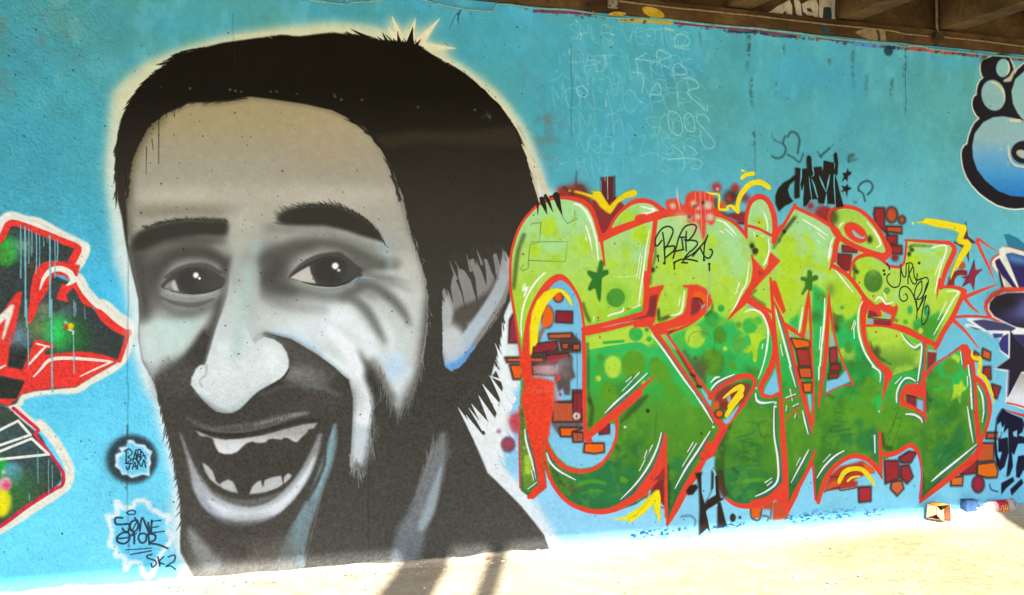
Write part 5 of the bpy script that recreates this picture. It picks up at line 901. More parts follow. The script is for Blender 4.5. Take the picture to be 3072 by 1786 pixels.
    for t in ["J:1020,285 1060,265 1085,300 1050,330", "J:1035,275 1035,380", "J:1050,330 1075,355 1035,385", "J:1090,370 1110,290 1120,365", "J:1085,350 1125,340", "J:1130,285 1125,365", "J:1110,280 1150,270 1155,300 1130,320 1160,340 1130,370", "J:1150,340 1160,285 1195,345", "J:1155,325 1190,320",
              "J:1025,385 1085,385", "J:1065,390 1060,420 1045,435 1035,410", "J:1085,430 1105,375 1120,430", "J:1090,410 1120,405", "J:1130,425 1135,370 1160,410 1180,355 1195,415"]:
        stroke(t, "25303a", 3.6, 1.2, .95)
    cl = "J:880,820 960,800 955,700 1000,740 1040,750 1090,740 1110,700 1160,690 1210,710 1230,760 1290,780 1330,810 1390,820 1350,900 1390,960 1400,1010 1350,1080 1300,1160 1240,1300 1180,1290 1150,1200 1080,1190 1030,1250 1020,1150 950,1140 960,1080 900,1050 920,960 910,900 880,820"
    stroke(cl, "f2fafc", 15, 11, .98); poly("J:930,840 1020,830 1040,770 1100,760 1130,720 1200,740 1250,800 1330,830 1360,900 1340,980 1370,1020 1280,1130 1200,1260 1160,1180 1080,1170 1030,1140 960,1070 940,960", "70d4f6", 9)
    IK = "2e3a50"
    for t, w in [("J:1040,785 1075,768 1110,778 1100,800 1060,802 1038,788", 4), ("J:1005,830 950,830 945,870 975,885 1050,880 1065,900 1050,940 1020,940 1005,915", 6), ("J:1120,850 1080,860 1065,900 1085,940 1120,930 1135,880 1105,830", 6), ("J:1085,930 1130,850", 4), ("J:1145,940 1165,830 1200,900 1225,950 1215,870", 6), ("J:1245,850 1240,940 1260,960", 6), ("J:1240,860 1320,850", 4), ("J:1250,910 1300,900", 4), ("J:1260,950 1350,940", 4),
                 ("J:1050,950 1000,955 960,990 970,1030 1020,1040 1060,1010 1060,960", 6), ("J:970,1000 1060,990", 5), ("J:1080,975 1100,960 1100,1040", 6), ("J:1080,970 1120,955", 4), ("J:1190,960 1150,960 1135,1000 1160,1035 1195,1020 1200,970", 6), ("J:1215,960 1225,1045", 6), ("J:1215,960 1270,970 1270,1010 1225,1035 1300,1050 1375,1080", 6), ("J:1030,1093 1240,1078", 3.5), ("J:1070,1130 1240,1100", 4),
                 ("J:1245,1130 1205,1140 1215,1160 1270,1180 1280,1210 1250,1235 1240,1205", 4.5), ("J:1295,1150 1310,1225", 4.5), ("J:1340,1150 1305,1190 1345,1210", 4.5), ("J:1380,1150 1430,1135 1430,1180 1380,1215 1360,1230 1400,1225 1440,1255", 4.5)]:
        stroke(t, IK, w, 1.4, .92)
tags()

# ---- bubble piece, upper right, and the hatted figure, right edge
def right_pieces():
    INK = "201c20"; WH = "dcd6b4"
    out = "Y:480,170 466,190 461,220 462,250 470,285 485,310 458,333 440,368 431,410 430,448 408,465 396,495 395,530 402,565 425,610 455,640 415,675 385,725 362,790 350,850 328,862 312,890 306,930 310,980 320,1040 345,1110 390,1180 450,1245 520,1300 600,1345 680,1368 740,1374 820,1368 900,1350 1300,1300 1300,100 820,190 760,240 740,280 720,200 690,140 640,110 580,120"
    stroke(np.vstack([parse(out), parse(out)[:1]]), ('v', [(150, WH), (450, "e6e6d8"), (660, "f2efe0")]), 9, 2, 1, 0); poly(out, INK, 2)
    dot("Y:640,130", 22, "16140e", 14, .85, 12); dot("Y:500,180", 14, "16140e", 12, .7)
    poly("Y:640,330 690,300 720,250 790,200 790,215 740,260 705,340 650,345", "b8b08c", 1.6); dot("Y:735,215", 5, "a8b090", 3)
    BL = ('v', [(170, "86b0a2"), (420, "8eb2ae"), (460, "6ea6c0"), (520, "4a96c4"), (580, "2f7cbc")])
    dot("Y:640,230", 21, BL, 1.6, 1, 28, 5); stroke("Y:680,180 688,240 675,280", "cdbf98", [4, 9, 4], 2)
    dot("Y:562,452", 36, BL, 1.6, 1, 47, -12); stroke("Y:550,345 600,370 640,420 650,510", "d4c694", [6, 8, 8, 2], 1.6)
    poly("Y:830,240 740,320 708,420 720,520 760,600 800,650 1200,700 1200,200", BL, 2, 1, 0)
    poly("Y:790,655 720,635 640,622 560,630 480,670 410,760 390,860 395,960 430,1060 500,1150 600,1230 700,1270 830,1282 1300,1200 1300,640", BL, 2, 1)
    stroke("Y:700,655 780,658", "d8caa0", 9, 1.5); dot("Y:810,915", 38, INK, 2, 1, 34); dot("Y:800,930", 20, "b8b48a", 3, 1, 12, 20); dot("Y:805,940", 14, "9cb8b4", 2, 1, 8, 20); stroke("Y:685,890 695,960 740,1020 830,1035", "d4c69c", 7, 1.6); dot("Y:685,872", 4.5, "d4c69c", 2); dot("Y:625,890", 6, "9cb4b4", 5, .8); dot("Y:682,1005", 6, "8cb0bc", 5, .8)
    # hat
    poly("N:1240,820 1300,815 1400,860 1465,920 1560,1000 1560,1100 1300,980", "2c7a94", 3)
    poly("N:1100,1170 1090,1120 1130,1060 1190,1030 1200,970 1280,950 1465,1000 1600,1050 1600,1440 1240,1450 1180,1250", RD, 4); poly("N:1110,1165 1105,1120 1140,1075 1190,1045 1190,980 1230,955 1290,960 1465,1010 1600,1060 1600,1445 1235,1450 1190,1280", "ece6cc", 2)
    poly("N:1260,1035 1330,1022 1465,1060 1600,1100 1600,1420 1420,1440 1350,1260", "322c5c", 2.5); dot("N:1380,1090", 34, "5ca0d0", 16, .8, 12, 15); poly("N:1140,1110 1190,1080 1290,1250 1400,1430 1290,1380 1160,1180", "30285c", 2); poly("N:1170,1210 1200,1240 1250,1430 1225,1440", "2c2c28", 2); poly("N:1240,1290 1370,1440 1260,1440", "c8c6b0", 3)
    poly("R:1600,80 1480,140 1400,230 1390,310 1430,400 1500,460 1600,470 1900,420 1900,80", RD, 3, .95); poly("R:1850,128 1600,135 1480,200 1430,270 1430,330 1480,410 1600,470 1750,530 1900,560 1900,128", "f0e8d8", 2); poly("R:1850,140 1640,145 1520,180 1455,250 1445,320 1500,400 1620,460 1740,520 1900,540 1900,140", "2c2638", 3)
    dot("R:1800,330", 60, "52508a", 40, .85, 30); dot("R:1830,320", 30, "7474aa", 30, .6, 20); dot("R:1620,250", 46, "241e1c", 30, .8, 26)
    poly("R:1195,440 1210,420 1350,425 1480,450 1600,475 1750,520 1900,560 1900,610 1700,590 1500,575 1400,570 1290,530 1180,520 1185,480 1230,485 1300,505", "f2f2ee", 1.8); poly("R:1260,450 1380,435 1500,455 1620,480 1740,530 1700,560 1500,555 1420,555 1330,500", "45456a", 2); poly("R:1200,505 1270,520 1380,550 1300,545", "484a66", 1.6)
    poly("R:1420,575 1560,640 1560,780 1660,860 1500,980 1640,1010 1620,1350 1900,1450 1900,590 1680,570", "f2f2ee", 2); poly("R:1480,590 1600,590 1580,630 1500,640", "40407a", 1.6); poly("R:1400,575 1470,600 1490,650 1450,620", "bcbcc0", 2)
    poly("R:1655,590 1590,620 1550,700 1570,770 1655,830", "3c3878", 2); poly("R:1675,530 1690,580 1900,800 1900,1010 1800,1010 1650,1290 1665,990 1520,970 1670,860", "28222e", 2); poly("R:1690,600 1850,780 1900,800 1900,600", "38345c", 2.5); poly("R:1640,1340 1790,1020 1900,1050 1900,1400", ('v', [(1120, "a8a69c"), (1190, "e8e8ec")]), 2)
    stroke("R:1655,990 1650,1150 1645,1280", "4a44a0", 5, 4, .6); stroke("R:1640,1350 1750,1375 1900,1420", RD, 5, 2); stroke("V:1310,155 1380,180 1503,215", RD, [2, 6, 8], 2); poly("V:1290,145 1330,160 1420,190 1380,190", "9ab8d0", 2, .5)
right_pieces()

# ---- wear: joints, specks, chips, patchy foot
def wear():
    for x, a, b, o in [(383, 500, 1700, .35), (1107, 1300, 1720, .35), (1715, 130, 420, .3), (1731, 1000, 1330, .4), (2266, 380, 560, .25), (2716, 140, 380, .5), (700, 40, 220, .15)]:
        ys = np.arange(a, b, 40); p = np.stack([x + rng.normal(0, 1.2, len(ys)) + (ys - a) * .002, ys], 1)
        stroke(p, "2e3434", 2.2, 2, o, 0); stroke(p, None, 6, 4, .8, 0, -.9)
    r2 = np.random.default_rng(5)
    n = 2600; xs = r2.uniform(-100, 3200, n); ys = r2.uniform(0, 1700, n)
    q = cpx(np.stack([xs, ys], 1)).astype(int)
    for i in range(n):
        x, y = q[i]
        if 3 < x < CW - 4 and 3 < y < CH - 4:
            k = r2.random(); w = 1 + (k > .7) + (k > .95); d = .3 + .5 * r2.random()
            IMG[y:y + w, x:x + w] *= (1 - d * .75); HGT[y:y + w, x:x + w] -= d
    for x, y in [(482, 262), (570, 266), (690, 270), (706, 273), (724, 276), (812, 276), (830, 275), (890, 282), (1005, 290), (1024, 300), (1086, 300), (1254, 322), (1424, 330), (1002, 284), (1462, 346), (1470, 352)]:
        dot((x, y), r2.uniform(1.6, 3), "a8b09c", 2, .8)
    for _ in range(26): dot((1462 + r2.normal(0, 8), 348 + r2.normal(0, 8)), 1.4, "586058", 1.5, .8)
    for t in ["D:1150,255 1180,270", "D:800,490 812,495", "D:780,540 785,545", "D:820,580 825,584", "A:380,1020 390,1100", "A:430,890 430,1200", "A:340,1080 338,1280", "A:490,820 488,860", "A:545,800 545,860"]:
        stroke(t, "24211a", [3, 2], 1.5, .7)
    for t in ["B:940,70 890,120 850,210", "B:930,80 905,150", "B:915,100 915,180"]: stroke(t, "1c3036", [3, 1.5], 1.5, .8, 0)
    nn = fbm(.022, 611, 4, .5); n3 = fbm(.05, 640, 4)
    for xa, xb, y0, hgt, c, amt in [(1885, 2070, 1606, 9, "1d4f8c", .9), (2120, 2240, 1583, 6, "284a78", .8), (2350, 2560, 1560, 11, "1f5c9c", .9), (2430, 2580, 1540, 14, "5aa4d8", .5), (2588, 2655, 1541, 10, "3c5fa8", .9), (2600, 2640, 1546, 5, "6a4a80", .7)]:
        yl = y0 - (SX - xa) * .082
        band = np.exp(-((SY - yl) / hgt) ** 2) * np.clip((SX - xa) / 15, 0, 1) * np.clip((xb - SX) / 15, 0, 1)
        a = np.clip((nn - .53) * 16, 0, 1) * np.clip(band * 1.6, 0, 1) * amt
        IMG[:] += (hexc(c) - IMG) * a[..., None]
    # pale, slightly sunk band with a ragged edge along the very foot
    zz = gz[:, None]; nn = fbm(.12, 201, 4) * .07 - .005
    a = np.clip((nn - zz) * 60, 0, 1) * np.where((SX > 560) & (SX < 1655), .25, .9)
    IMG[:] += (hexc("cfc8b8") - IMG) * a[..., None]
    HGT[:] -= a * .5
    # fine lighter and darker speckle over the rough render, strongest on dark colours
    st = np.clip(((SX < 330) & (SY > 560)) * 1.0 + ((SX < 1700) & (SY > 1000)) * .8, 0, 1).astype(np.float32); st = blur(st, 60)
    f = fbm(.012, 310, 2); lum = IMG.mean(2); IMG[:] *= (1 + (f - .5) * .55 * st * np.clip(1.1 - lum * 1.2, .1, 1))[..., None]
    # paint takes colour unevenly
    f = fbm(.03, 300, 3); IMG[:] *= (1 + (f - .5) * .07)[..., None]
    f = rng.random((CH, CW)).astype(np.float32); IMG[:] *= (1 + (f - .5) * .05)[..., None]
wear()

# ================================================================ from pigment seen to pigment painted
WE = globals().get('WHITE_TEST', False)
LIGHT = [[0.57478, -0.0147, -0.10858, -0.00332, -0.00167, 0.02194, -0.00059, -0.00475, 0.00132, 0.00123], [0.51134, -0.01541, -0.09182, -0.00228, -0.0013, 0.01433, -0.00041, -0.00363, 0.00093, 0.00115], [0.42328, -0.01549, -0.06893, -0.00121, -0.00096, 8e-05, -0.00012, -0.00093, 0.00044, 0.00101]]
def light_at(X, Z):                          # daylight on a bare wall measured in a test render: turns colours as seen into pigment
    X = np.clip(X, -3.4, 5.0); Z = np.clip(Z, .1, 3.5)
    B = [1, X, Z, X * X, X * Z, Z * Z, X ** 3, Z ** 3, X * X * Z, X * Z * Z]
    return np.stack([sum(c * b for c, b in zip(r, B)) for r in LIGHT], -1) * 2 ** 1.79

def to_lin(c): return np.where(c <= .04045, c / 12.92, ((c + .055) / 1.055) ** 2.4)
def to_srgb(c): return np.where(c <= .0031308, c * 12.92, 1.055 * np.maximum(c, 1e-6) ** (1 / 2.4) - .055)

def make_image(name, arr, cs):
    h, w = arr.shape[:2]
    im = bpy.data.images.new(name, w, h, alpha=False, float_buffer=False)
    im.colorspace_settings.name = cs
    px = np.ones((h, w, 4), np.float32); px[..., :3] = arr[::-1]
    im.pixels.foreach_set(px.ravel()); im.update(); im.pack()
    return im

lin = to_lin(np.clip(IMG, 0, 1)); 
alb = np.clip(lin / light_at(gx[None, :], gz[:, None]).astype(np.float32), .0015, .90)
if WE: alb = np.full_like(alb, .5)
paint_img = make_image("wall_paint", to_srgb(alb), 'sRGB')
hh = fbm(.012, 401, 2) * .45 + fbm(.04, 402, 3) * .4
rough = np.clip((SX < 330) * 1.0 + ((SX < 1700) & (SY > 1100)) * .9 + .35, 0, 1.2)
H8 = .5 + (hh - .42) * .5 * blur(rough.astype(np.float32), 30) + HGT * .22
relief_img = make_image("wall_relief", np.repeat(np.clip(H8, 0, 1)[..., None], 3, 2), 'Non-Color')

# ---------------------------------------------------------------- materials
def new_mat(name):
    m = bpy.data.materials.new(name); m.use_nodes = True
    nt = m.node_tree; return m, nt.nodes, nt.links, nt.nodes["Principled BSDF"]
def N(nodes, t, **kw):
    n = nodes.new(t)
    for k, v in kw.items():
        if k in n.inputs: n.inputs[k].default_value = v
        else: setattr(n, k, v)
    return n
def rough_mat(name, c1, c2, scale=8.0, rough=.85, bump=.3, c3=None, dist=.01, detail=6, spec=.3):
    m, n, l, b = new_mat(name)
    tc = N(n, "ShaderNodeTexCoord")
    t1 = N(n, "ShaderNodeTexNoise", Scale=scale, Detail=detail, Roughness=.62); l.new(tc.outputs['Object'], t1.inputs['Vector'])
    r = N(n, "ShaderNodeValToRGB"); r.color_ramp.elements[0].position = .32; r.color_ramp.elements[1].position = .68
    r.color_ramp.elements[0].color = (*c1, 1); r.color_ramp.elements[1].color = (*c2, 1)
    if c3: e = r.color_ramp.elements.new(.5); e.color = (*c3, 1)
    l.new(t1.outputs[0], r.inputs[0]); l.new(r.outputs[0], b.inputs['Base Color'])
    t2 = N(n, "ShaderNodeTexNoise", Scale=scale * 9, Detail=4.0); l.new(tc.outputs['Object'], t2.inputs['Vector'])
    bp = N(n, "ShaderNodeBump", Strength=bump, Distance=dist); l.new(t2.outputs[0], bp.inputs['Height']); l.new(bp.outputs[0], b.inputs['Normal'])
    b.inputs['Roughness'].default_value = rough; b.inputs['Specular IOR Level'].default_value = spec
    return m

def paint_mat():
    m, n, l, b = new_mat("spray_painted_concrete")
    uv = N(n, "ShaderNodeUVMap", uv_map="wall"); im = N(n, "ShaderNodeTexImage"); im.image = paint_img; im.extension = 'EXTEND'; im.interpolation = 'Linear'
    rl = N(n, "ShaderNodeTexImage"); rl.image = relief_img; rl.extension = 'EXTEND'
    l.new(uv.outputs[0], im.inputs[0]); l.new(uv.outputs[0], rl.inputs[0])
    tc = N(n, "ShaderNodeTexCoord")
    fine = N(n, "ShaderNodeTexNoise", Scale=220.0, Detail=3.0); l.new(tc.outputs['Object'], fine.inputs['Vector'])
    ad = N(n, "ShaderNodeMath", operation='MULTIPLY_ADD'); l.new(fine.outputs[0], ad.inputs[0]); ad.inputs[1].default_value = .10; l.new(rl.outputs[0], ad.inputs[2])
    bp = N(n, "ShaderNodeBump", Strength=.9, Distance=.022); l.new(ad.outputs[0], bp.inputs['Height']); l.new(bp.outputs[0], b.inputs['Normal'])
    # bare wall beyond the stretch that was surveyed: plain blue coat
    sp = N(n, "ShaderNodeSeparateXYZ"); l.new(uv.outputs[0], sp.inputs[0])
    a1 = N(n, "ShaderNodeMath", operation='SUBTRACT'); a1.inputs[1].default_value = .5; l.new(sp.outputs[0], a1.inputs[0])
    a2 = N(n, "ShaderNodeMath", operation='ABSOLUTE'); l.new(a1.outputs[0], a2.inputs[0])
    a3 = N(n, "ShaderNodeMath", operation='MULTIPLY_ADD'); a3.use_clamp = True; l.new(a2.outputs[0], a3.inputs[0]); a3.inputs[1].default_value = 60; a3.inputs[2].default_value = -28.8
    big = N(n, "ShaderNodeTexNoise", Scale=1.6, Detail=6.0); l.new(tc.outputs['Object'], big.inputs['Vector'])
    rp = N(n, "ShaderNodeValToRGB"); rp.color_ramp.elements[0].color = (.05, .26, .34, 1); rp.color_ramp.elements[1].color = (.10, .38, .46, 1); l.new(big.outputs[0], rp.inputs[0])
    mx = N(n, "ShaderNodeMix", data_type='RGBA'); l.new(a3.outputs[0], mx.inputs[0]); l.new(im.outputs[0], mx.inputs[6]); l.new(rp.outputs[0], mx.inputs[7])
    l.new(mx.outputs[2], b.inputs['Base Color'])
    # black and saturated coats are a little glossier than the flat ground coat
    rr = N(n, "ShaderNodeMapRange"); rr.inputs[1].default_value = .35; rr.inputs[2].default_value = .65; rr.inputs[3].default_value = .62; rr.inputs[4].default_value = .85
    l.new(big.outputs[0], rr.inputs[0]); l.new(rr.outputs[0], b.inputs['Roughness']); b.inputs['Specular IOR Level'].default_value = .09
    return m
MP = paint_mat()
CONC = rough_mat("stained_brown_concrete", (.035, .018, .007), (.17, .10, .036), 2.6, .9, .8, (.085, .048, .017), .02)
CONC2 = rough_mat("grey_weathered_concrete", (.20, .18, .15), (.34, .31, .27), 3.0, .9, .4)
CYAN = rough_mat("cyan_painted_conduit", (.09, .30, .34), (.24, .52, .56), 30, .55, .3)
DRAB = rough_mat("brown_painted_conduit", (.16, .11, .05), (.30, .23, .13), 30, .6, .3)
RUST = rough_mat("rusty_dark_metal", (.02, .014, .008), (.10, .06, .03), 40, .8, .6)
GALV = rough_mat("dull_grey_metal", (.18, .16, .12), (.34, .31, .25), 25, .5, .2)

def ground_mat():
    m, n, l, b = new_mat("pale_dusty_concrete_ground")
    tc = N(n, "ShaderNodeTexCoord"); mp = N(n, "ShaderNodeMapping"); l.new(tc.outputs['Object'], mp.inputs[0])
    t1 = N(n, "ShaderNodeTexNoise", Scale=.9, Detail=8.0, Roughness=.6); l.new(mp.outputs[0], t1.inputs['Vector'])
    r1 = N(n, "ShaderNodeValToRGB"); e = r1.color_ramp.elements; e[0].position = .30; e[1].position = .72
    e[0].color = (.38, .28, .14, 1); e[1].color = (.63, .52, .36, 1); k = e.new(.5); k.color = (.53, .42, .25, 1)
    l.new(t1.outputs[0], r1.inputs[0])
    t2 = N(n, "ShaderNodeTexNoise", Scale=22.0, Detail=8.0, Roughness=.7); l.new(mp.outputs[0], t2.inputs['Vector'])
    r2 = N(n, "ShaderNodeValToRGB"); e = r2.color_ramp.elements; e[0].position = .35; e[1].position = .7; e[0].color = (.66, .64, .60, 1); e[1].color = (1.28, 1.28, 1.26, 1); l.new(t2.outputs[0], r2.inputs[0])
    mu = N(n, "ShaderNodeMix", data_type='RGBA', blend_type='MULTIPLY'); mu.inputs[0].default_value = 1; l.new(r1.outputs[0], mu.inputs[6]); l.new(r2.outputs[0], mu.inputs[7])
    # ground whitened towards the left and the wall, imitating overexposed sunlight
    sp = N(n, "ShaderNodeSeparateXYZ"); l.new(tc.outputs['Object'], sp.inputs[0])
    d1 = N(n, "ShaderNodeMapRange"); d1.inputs[1].default_value = 2.6; d1.inputs[2].default_value = -1.2; d1.inputs[3].default_value = 0; d1.inputs[4].default_value = .8; l.new(sp.outputs[0], d1.inputs[0])
    d2 = N(n, "ShaderNodeMapRange"); d2.inputs[1].default_value = -.45; d2.inputs[2].default_value = -.03; l.new(sp.outputs[1], d2.inputs[0])
    mxx = N(n, "ShaderNodeMath", operation='MAXIMUM'); l.new(d1.outputs[0], mxx.inputs[0]); l.new(d2.outputs[0], mxx.inputs[1])
    t3 = N(n, "ShaderNodeTexNoise", Scale=5.0, Detail=7.0, Roughness=.7); l.new(mp.outputs[0], t3.inputs['Vector'])
    m3 = N(n, "ShaderNodeMath", operation='MULTIPLY_ADD'); l.new(t3.outputs[0], m3.inputs[0]); m3.inputs[1].default_value = 1.6; m3.inputs[2].default_value = -.25; m3.use_clamp = True
    m4 = N(n, "ShaderNodeMath", operation='MULTIPLY'); l.new(m3.outputs[0], m4.inputs[0]); l.new(mxx.outputs[0], m4.inputs[1])
    mx = N(n, "ShaderNodeMix", data_type='RGBA'); l.new(m4.outputs[0], mx.inputs[0]); l.new(mu.outputs[2], mx.inputs[6]); mx.inputs[7].default_value = (.70, .67, .60, 1)
    l.new(mx.outputs[2], b.inputs['Base Color'])
    bp = N(n, "ShaderNodeBump", Strength=.6, Distance=.01); t5 = N(n, "ShaderNodeTexNoise", Scale=70.0, Detail=5.0); l.new(mp.outputs[0], t5.inputs['Vector']); l.new(t5.outputs[0], bp.inputs['Height']); l.new(bp.outputs[0], b.inputs['Normal'])
    b.inputs['Roughness'].default_value = .92; b.inputs['Specular IOR Level'].default_value = .2
    return m
GROUND = ground_mat()
def flat_mat(name, c, rough=.6, spec=.4, noise=.15, scale=30):
    return rough_mat(name, tuple(x * (1 - noise) for x in c), tuple(min(1, x * (1 + noise)) for x in c), scale, rough, .15, None, .004, 4, spec)

# ---------------------------------------------------------------- mesh helpers
COL = bpy.context.scene.collection
def tagp(o, label=None, cat=None, group=None, kind=None):
    for k, v in (("label", label), ("category", cat), ("group", group), ("kind", kind)):
        if v: o[k] = v
    return o
def mesh_obj(name, verts, faces, mat, parent=None, uvwall=False, smoothf=False):
    me = bpy.data.meshes.new(name); me.from_pydata([tuple(map(float, v)) for v in verts], [], faces); me.validate(); me.update()
    if uvwall:
        uv = me.uv_layers.new(name="wall"); co = np.empty(len(me.vertices) * 3, np.float32); me.vertices.foreach_get("co", co); co = co.reshape(-1, 3)
        vi = np.empty(len(me.loops), np.int32); me.loops.foreach_get("vertex_index", vi)
        u = (co[vi, 0] - X0) / (CW * PX); v = 1 - (Z1 - co[vi, 2]) / (CH * PX)
        uv.data.foreach_set("uv", np.stack([u, v], 1).astype(np.float32).ravel())
    me.materials.append(mat)
    if smoothf: me.polygons.foreach_set("use_smooth", [True] * len(me.polygons))
    o = bpy.data.objects.new(name, me); COL.objects.link(o)
    if parent is not None: o.parent = parent
    return o
def bm_obj(name, bm, mat, parent=None, sm=False):
    me = bpy.data.meshes.new(name); bm.normal_update(); bm.to_mesh(me); bm.free(); me.materials.append(mat)
    if sm: me.polygons.foreach_set("use_smooth", [True] * len(me.polygons))
    o = bpy.data.objects.new(name, me); COL.objects.link(o)
    if parent is not None: o.parent = parent
    return o
def box_bm(x0, x1, y0, y1, z0, z1, bev=0.0, bm=None):
    bm = bm or bmesh.new()
    r = bmesh.ops.create_cube(bm, size=1.0)
    for v in r['verts']: v.co = Vector(((x0 + x1) / 2 + v.co.x * (x1 - x0), (y0 + y1) / 2 + v.co.y * (y1 - y0), (z0 + z1) / 2 + v.co.z * (z1 - z0)))
    if bev: bmesh.ops.bevel(bm, geom=list({e for v in r['verts'] for e in v.link_edges}), offset=bev, segments=2, affect='EDGES')
    return bm
def tube(pts, r, seg=8, caps=True):
    pts = [Vector(p) for p in pts]; vs, fs = [], []
    for i, p in enumerate(pts):
        d = (pts[min(i + 1, len(pts) - 1)] - pts[max(i - 1, 0)]).normalized()
        a = d.cross(Vector((0, 0, 1)) if abs(d.z) < .9 else Vector((0, 1, 0))).normalized(); b = d.cross(a)
        rr = r[i] if isinstance(r, (list, tuple)) else r
        for k in range(seg):
            t = 2 * math.pi * k / seg; vs.append(p + a * math.cos(t) * rr + b * math.sin(t) * rr)
    for i in range(len(pts) - 1):
        for k in range(seg): fs.append((i * seg + k, i * seg + (k + 1) % seg, (i + 1) * seg + (k + 1) % seg, (i + 1) * seg + k))
    if caps: fs.append(tuple(range(seg))[::-1]); fs.append(tuple((len(pts) - 1) * seg + k for k in range(seg)))
    return vs, fs
def ray(px, py):
    a, b = px - 1536, 893 - py
    return Vector([FWD[i] * FPX + RGT[i] * a + UPV[i] * b for i in range(3)])
def on_plane(px, py, y=0.0): d = ray(px, py); t = (y - CAM[1]) / d.y; return Vector(CAM) + d * t
def on_ground(px, py, z=0.0): d = ray(px, py); t = (z - CAM[2]) / d.z; return Vector(CAM) + d * t
SHEETS = [0]
def sheet(name, pts, depth, parent, mat=None, y=0.0, label=None, s=0, uvw=True):
    """a film of paint: traced outline laid on the wall, edges running back to it"""
    from mathutils.geometry import tessellate_polygon
    p = parse(pts) if isinstance(pts, str) else pts
    SHEETS[0] += 1; depth += SHEETS[0] * .00003       # no two films share a plane
    if s: p = smooth(p, True, 4)
    w = [on_plane(a, b, y) for a, b in p]
    w = [v for i, v in enumerate(w) if (v - w[i - 1]).length > 1e-4]
    n = len(w); tri = tessellate_polygon([[Vector((v.x, v.z, 0)) for v in w]])
    vs = [(v.x, y - depth, min(v.z, WALL_TOP - .002) if y == 0 else v.z) for v in w] + [(v.x, y + .002, min(v.z, WALL_TOP - .002) if y == 0 else v.z) for v in w]
    fs = []
    for a, b, c in tri:
        nn = (Vector(vs[b]) - Vector(vs[a])).cross(Vector(vs[c]) - Vector(vs[a]))
        fs.append((a, b, c) if nn.y < 0 else (a, c, b))
    fs += [(i, (i + 1) % n, (i + 1) % n + n, i + n) for i in range(n)]
    o = mesh_obj(name, vs, fs, mat or MP, parent, uvwall=uvw)
    if label: o['label'] = label
    return o

# ---------------------------------------------------------------- the ground
def ground():
    def axis(a, b, fine, lo, hi, steps):
        xs = list(np.arange(a, b + 1e-6, fine)); d = fine
        x = a
        while x > lo: d *= steps; x -= d; xs.insert(0, max(x, lo))
        d = fine; x = xs[-1]
        while x < hi: d *= steps; x += d; xs.append(min(x, hi))
        return np.array(xs)
    xs = axis(-4.2, 6.5, .03, -300, 300, 1.5); ys = axis(-3.2, .12, .025, -320, .5, 1.45)
    XX, YY = np.meshgrid(xs, ys)
    r = np.random.default_rng(11)
    def nz(X, Y, c, sd):
        g = np.random.default_rng(sd).random((64, 64)); fx, fy = X / c, Y / c; ix, iy = np.floor(fx).astype(int), np.floor(fy).astype(int); tx, ty = fx - ix, fy - iy
        tx = tx * tx * (3 - 2 * tx); ty = ty * ty * (3 - 2 * ty)
        G = lambda a, b: g[a % 64, b % 64]
        return (G(ix, iy) * (1 - tx) + G(ix + 1, iy) * tx) * (1 - ty) + (G(ix, iy + 1) * (1 - tx) + G(ix + 1, iy + 1) * tx) * ty
    near = np.exp(-np.maximum(np.abs(XX - 1) - 6, 0) - np.maximum(-YY - 4, 0))
    Z = (nz(XX, YY, .5, 1) - .5) * .02 + (nz(XX, YY, .13, 2) - .5) * .008 + (nz(XX, YY, .05, 3) - .5) * .005
    berm = np.exp(YY / .07) * (.012 + .02 * nz(XX, YY * 3, .16, 4)) + np.exp(YY / .3) * .012 * np.clip((XX - 1) / 3, 0, 1)
    rise = np.clip((XX - 3.22) / .38, 0, 1); rise = rise * rise * (3 - 2 * rise) * .042 * np.exp(np.minimum(YY, 0) / .9)
    Z = rise * near + Z * near * np.clip(-YY / .1 + .2, 0, 1) + np.where(YY < .02, berm, 0) * near
    vs = np.stack([XX, YY, Z], -1).reshape(-1, 3); nx = len(xs)
    i = np.arange(len(ys) - 1)[:, None] * nx + np.arange(nx - 1)[None, :]
    fs = np.stack([i, i + 1, i + nx + 1, i + nx], -1).reshape(-1, 4)
    o = mesh_obj("ground", vs, fs.tolist(), GROUND, smoothf=True); o['kind'] = 'structure'
    return o
ground()

